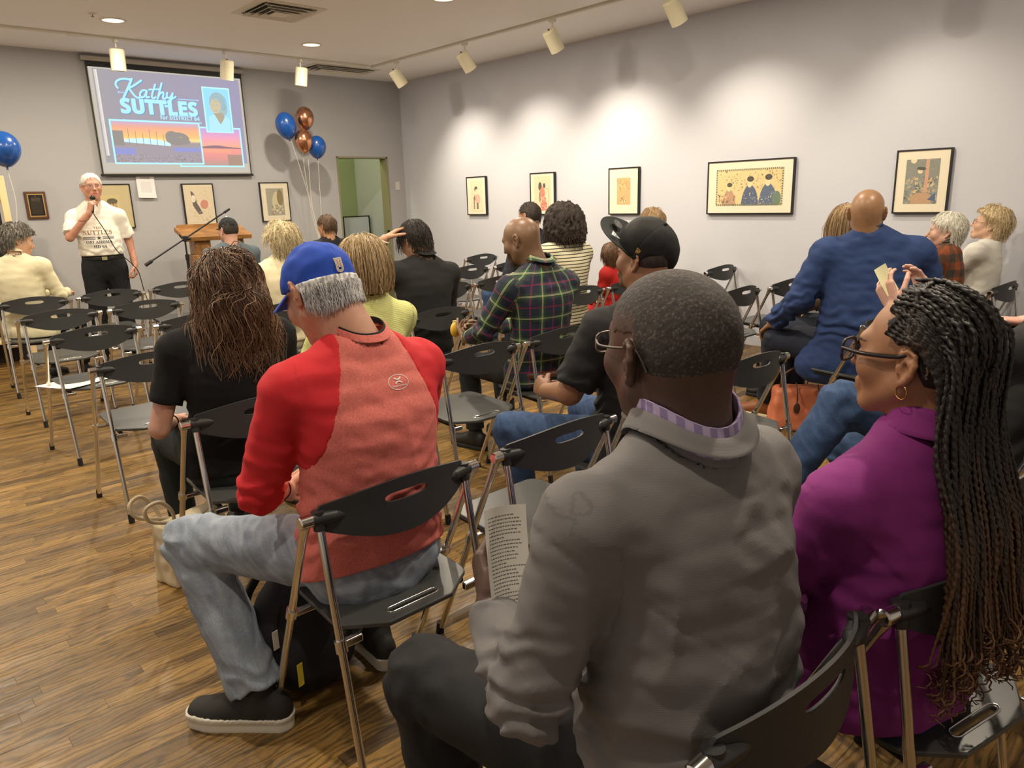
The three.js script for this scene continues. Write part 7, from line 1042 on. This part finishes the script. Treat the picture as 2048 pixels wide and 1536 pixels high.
{ // flat cap man
  const P = makePerson({ label: 'man in a grey top and black flat cap in front of the lectern', pos: [2.97, -7.38], q: 1.8, broad: 1.12, skin: [0.6, 0.33, 0.24], head: { yaw: -14 }, J: { shL: [-0.22, 1.02, 0], shR: [0.22, 1.02, 0] } });
  garment(P, { mat: cloth(0x56636a), sleeve: 0.45, taper: 0.01 }); trousers(P, { mat: darkJean }); shoes(P, blackShoe, soleDark);
  part(P.g, 'hair', hairCap(P, { off: 0.006, colors: [[0.02, 0.015, 0.012], [0.04, 0.03, 0.02]] }), HAIR_M);
  baseballCap(P, cloth(0x15181a), { rim: 0.02, slope: -0.05, brim: 0.05, curve: 0.012, droop: 0.2, tx: -0.05, fold: 0.003, name: 'flat_cap', button: 0 });
}
function simple(o) { // people of whom little more than the head shows
  const P = makePerson({ q: 2, ...o }); garment(P, { mat: o.topM, off: 0.016 }); trousers(P, { mat: o.legM || darkJean, cell: 0.012 }); shoes(P, blackShoe, soleDark, { s: 0.92 }); return P;
}
{
  const brownC = [[0.05, 0.028, 0.016], [0.1, 0.058, 0.032], [0.18, 0.11, 0.06]], darkC = [[0.015, 0.011, 0.009], [0.035, 0.025, 0.02], [0.06, 0.045, 0.035]], fair = [[0.2, 0.12, 0.06], [0.34, 0.22, 0.11], [0.5, 0.36, 0.2]];
  let P = simple({ label: 'person with short brown hair in front of the supply table', pos: [4.06, -7.38], topM: cloth(0x1a1a20), skin: [0.5, 0.25, 0.13], head: { yaw: -12 }, s: 0.98 }); part(P.g, 'hair', join([hairCap(P, { off: 0.012, colors: brownC, nape: -0.005 }), hairStrands(P, { n: 500, len: 0.05, lift: 0.015, r: 0.002, colors: brownC, steps: 5 })]), HAIR_M);
  P = simple({ label: 'dark-haired person whose head shows between bald head and curly bob', pos: [5.03, -5.2], topM: cloth(0x2a2d38), skin: [0.48, 0.27, 0.17], head: { yaw: -4 }, s: 1.07, legM: blueDenim }); part(P.g, 'hair', join([hairCap(P, { off: 0.008, colors: darkC, front: 0.02 }), hairStrands(P, { n: 500, len: 0.03, lift: 0.01, r: 0.002, colors: darkC, steps: 4, front: 0.02 })]), HAIR_M);
  P = simple({ label: 'person with light brown hair just visible over the black cap', pos: [5.44, -4.06], topM: cloth(0x4a4038), skin: [0.52, 0.3, 0.2], head: {}, s: 0.98, female: 1 }); part(P.g, 'hair', join([hairCap(P, { off: 0.016, colors: fair, nape: -0.01 }), hairStrands(P, { n: 500, len: 0.08, lift: 0.02, r: 0.002, colors: fair, steps: 5 })]), HAIR_M);
  P = simple({ label: 'person with long light brown hair hidden behind the bald man in blue', pos: [5.06, -2.17], topM: cloth(0x5a4a3c), skin: [0.5, 0.3, 0.2], head: { yaw: -20 }, s: 1.0, female: 1 }); part(P.g, 'hair', join([hairCap(P, { off: 0.016, colors: fair, nape: -0.01 }), hairStrands(P, { n: 600, len: 0.3, lift: 0.02, r: 0.0022, colors: fair, steps: 9, fall: 2, bodyField: P.topF })]), HAIR_M);
}
{ // person with crossed jeans, mostly behind the braids
  const P = makePerson({ label: 'person in a black top with crossed blue jeans and raised hands', pos: [2.78, -0.63], az: 4, q: 1.2, female: 1, s: 1, broad: 1.1, skin: [0.6, 0.35, 0.28], head: { yaw: 0 }, J: { head: [0.2, 1.17, 0.10], neck: [0.16, 1.02, 0.08], chest: [0.08, 0.88, 0.05], shL: [-0.05, 0.97, 0.04], shR: [0.32, 0.95, 0.06], elL: [-0.24, 0.95, -0.16], wrL: [-0.20, 1.10, -0.30], elR: [0.22, 0.92, -0.18], wrR: [-0.02, 1.11, -0.28], knR: [-0.31, 0.775, -0.39], anR: [-0.54, 0.46, -0.50], toR: [-0.62, 0.36, -0.64], knL: [-0.10, 0.54, -0.46], anL: [-0.10, 0.10, -0.42] }, handL: { f: [0.05, 0.85, -0.5], n: [0.9, 0.2, 0.1], curl: [0.5, 0.5, 0.3] }, handR: { f: [-0.25, 0.9, -0.2], n: [-0.8, 0.1, -0.5], curl: [0.35, 0.4, 0.3] } });
  garment(P, { mat: cloth(0x111113), off: 0.02, sleeve: 0.8 }); trousers(P, { mat: blueDenim, off: 0.016, name: 'jeans', fold: 0.008, cell: 0.008 }); shoes(P, blackShoe, soleDark, { s: 0.9 });
  part(P.g, 'hair', hairCap(P, { off: 0.014, colors: [[0.03, 0.02, 0.015], [0.06, 0.04, 0.03]] }), HAIR_M);
  const s = sheet('folded pale yellow paper held up beside the braided head', 2.60, 1.19, -0.98, 0.4, 0.06, 0.10, mat({ color: 0xe8e6b8, roughness: 0.8, side: THREE.DoubleSide }), 0.004); s.rotation.set(1.1, 0.2, 0.35);
}
{ // person at the right edge
  const P = makePerson({ label: 'person in a navy sleeve whose hand shows at the right edge', pos: [3.47, -0.63], q: 1.4, broad: 1.15, skin: [0.62, 0.32, 0.25], head: { yaw: 0 }, J: { elL: [-0.22, 0.86, -0.06], wrL: [-0.21, 0.985, -0.09] }, handL: { f: [-0.55, 0.1, -0.6], n: [0.2, -0.9, 0.2], curl: [0.5, 0.6, 0.4] } });
  garment(P, { mat: cloth(0x141a2a), off: 0.02, name: 'jacket' }); trousers(P, { mat: blackCloth }); shoes(P, blackShoe, soleDark);
  part(P.g, 'hair', hairCap(P, { off: 0.01, colors: [[0.1, 0.08, 0.06], [0.2, 0.16, 0.12]] }), HAIR_M);
}
// ------------------------------------------------------------------ bags and small things on the floor
{ // dark backpack between the feet of the man in red
  const o = thing('backpack', 'dark charcoal backpack on the floor under the red shirted man', 'backpack', [0.90, 0, -2.02], 0.25);
  const f = uni([{ f: ell([0, 0.2, 0], [0.185, 0.22, 0.115]) }, { f: ell([0, 0.14, 0.07], [0.15, 0.14, 0.075]), k: 0.03 }], 0.03), body = (x, y, z) => smax(f(x, y, z) - 0.004 * noise3(x * 9, y * 9, z * 9), -y + 0.004, 0.02);
  part(o, 'body', net(body, [-0.24, -0.01, -0.16], [0.24, 0.45, 0.2], 0.009, (x, y, z, a) => { a.u = x; a.v = y; }), cloth(0x1c1b22));
  part(o, 'zipper', tube([[-0.165, 0.15, 0.07], [-0.15, 0.27, 0.06], [-0.09, 0.36, 0.045], [0, 0.395, 0.04], [0.09, 0.36, 0.045], [0.15, 0.27, 0.06], [0.165, 0.15, 0.07]], 0.006, 40, 6), mat({ color: 0x0a0a0b }));
  part(o, 'handle', tube([[-0.05, 0.4, -0.02], [-0.045, 0.45, -0.02], [0, 0.465, -0.02], [0.045, 0.45, -0.02], [0.05, 0.4, -0.02]], 0.009, 24, 8), blackCloth);
  part(o, 'zipper_pull', rbx(0.008, 0.03, 0.004, -0.06, 0.385, 0.055, 0.002), mat({ color: 0xb9a36a, metalness: 0.8, roughness: 0.35 }));
  part(o, 'yellow_tag', rbx(0.02, 0.075, 0.003, -0.13, 0.13, 0.125, 0.001), mat({ color: 0xd8c93c, roughness: 0.6 })); part(o, 'white_tag', rbx(0.02, 0.06, 0.003, -0.165, 0.25, 0.075, 0.001), mat({ color: 0xc8c4b8, roughness: 0.6 }));
  for (const s of [-1, 1]) part(o, 'shoulder_strap', tube([[s * 0.08, 0.38, -0.09], [s * 0.1, 0.28, -0.14], [s * 0.12, 0.12, -0.13], [s * 0.13, 0.04, -0.1]], 0.014, 24, 6), blackCloth);
}
{ // beige tote
  const o = thing('tote_bag', 'beige canvas tote bag under the chair of the long haired woman', 'bag', [0.90, 0, -3.02], 0.3), m = cloth(0xcdbf9f);
  const f = (x, y, z) => { const t = 0.035 + 0.03 * (1 - y / 0.26), qx = Math.abs(x) - 0.13, qz = Math.abs(z) - t, qy = Math.abs(y - 0.13) - 0.12; return Math.hypot(Math.max(qx, 0), Math.max(qy, 0), Math.max(qz, 0)) + Math.min(0, Math.max(qx, qy, qz)) - 0.01 - 0.004 * noise3(x * 14, y * 14, z * 14); };
  part(o, 'body', net(f, [-0.2, -0.01, -0.12], [0.2, 0.3, 0.12], 0.008, (x, y, z, a) => { a.u = x; a.v = y; }), m);
  for (const s of [-1, 1]) part(o, 'handle', tube([[-0.09, 0.25, s * 0.04], [-0.11, 0.33, s * 0.06], [-0.16, 0.385, s * 0.06], [-0.21, 0.37, s * 0.05], [-0.2, 0.32, s * 0.045], [-0.05, 0.25, s * 0.04]], 0.008, 40, 6), m);
}
{ // peach handbag by the suit man's chair
  const o = thing('handbag', 'peach leather handbag with brown leaf tassels on the floor', 'handbag', [4.42, 0, -2.10], -0.9), m = mat({ color: 0xc4714f, roughness: 0.5 });
  const f = (x, y, z) => { const w = 0.15 + 0.03 * (1 - y / 0.27), t = 0.05 + 0.035 * (1 - y / 0.27), qx = Math.abs(x) - w, qz = Math.abs(z) - t, qy = Math.abs(y - 0.135) - 0.105; return Math.hypot(Math.max(qx, 0), Math.max(qy, 0), Math.max(qz, 0)) + Math.min(0, Math.max(qx, qy, qz)) - 0.03 - 0.006 * noise3(x * 8, y * 8, z * 8); };
  part(o, 'body', net(f, [-0.26, -0.01, -0.16], [0.26, 0.3, 0.16], 0.009), m);
  part(o, 'strap', tube([[-0.15, 0.24, 0.02], [-0.12, 0.36, 0.02], [0, 0.41, 0.02], [0.12, 0.36, 0.02], [0.15, 0.24, 0.02]], 0.009, 36, 8), mat({ color: 0x4a2a1a, roughness: 0.5 }));
  const br = mat({ color: 0x40241a, roughness: 0.5 }); for (const [x, y] of [[-0.06, 0.19], [0.07, 0.18]]) { part(o, 'tassel_cord', tube([[x, y + 0.12, 0.06], [x, y + 0.06, 0.115], [x, y, 0.118]], 0.004, 16, 5), br); const g = new THREE.SphereGeometry(1, 12, 10).scale(0.02, 0.036, 0.006).translate(x, y - 0.03, 0.12); part(o, 'leaf_tassel', g, br); }
}
{ const o = thing('phone', 'dark phone with a lit blue edge at the right border', 'phone', [3.02, 0.90, -0.665], 0.4); part(o, 'case', rbx(0.075, 0.009, 0.15, 0, 0, 0, 0.004), blackMat); part(o, 'screen', rbx(0.066, 0.001, 0.138, 0, 0.005, 0, 0.0004), mat({ color: 0x101830, emissive: 0x3050c0, emissiveIntensity: 0.4, roughness: 0.2 })); o.rotation.set(0.5, 0.4, 0.2); }
renderer.render(scene, camera);
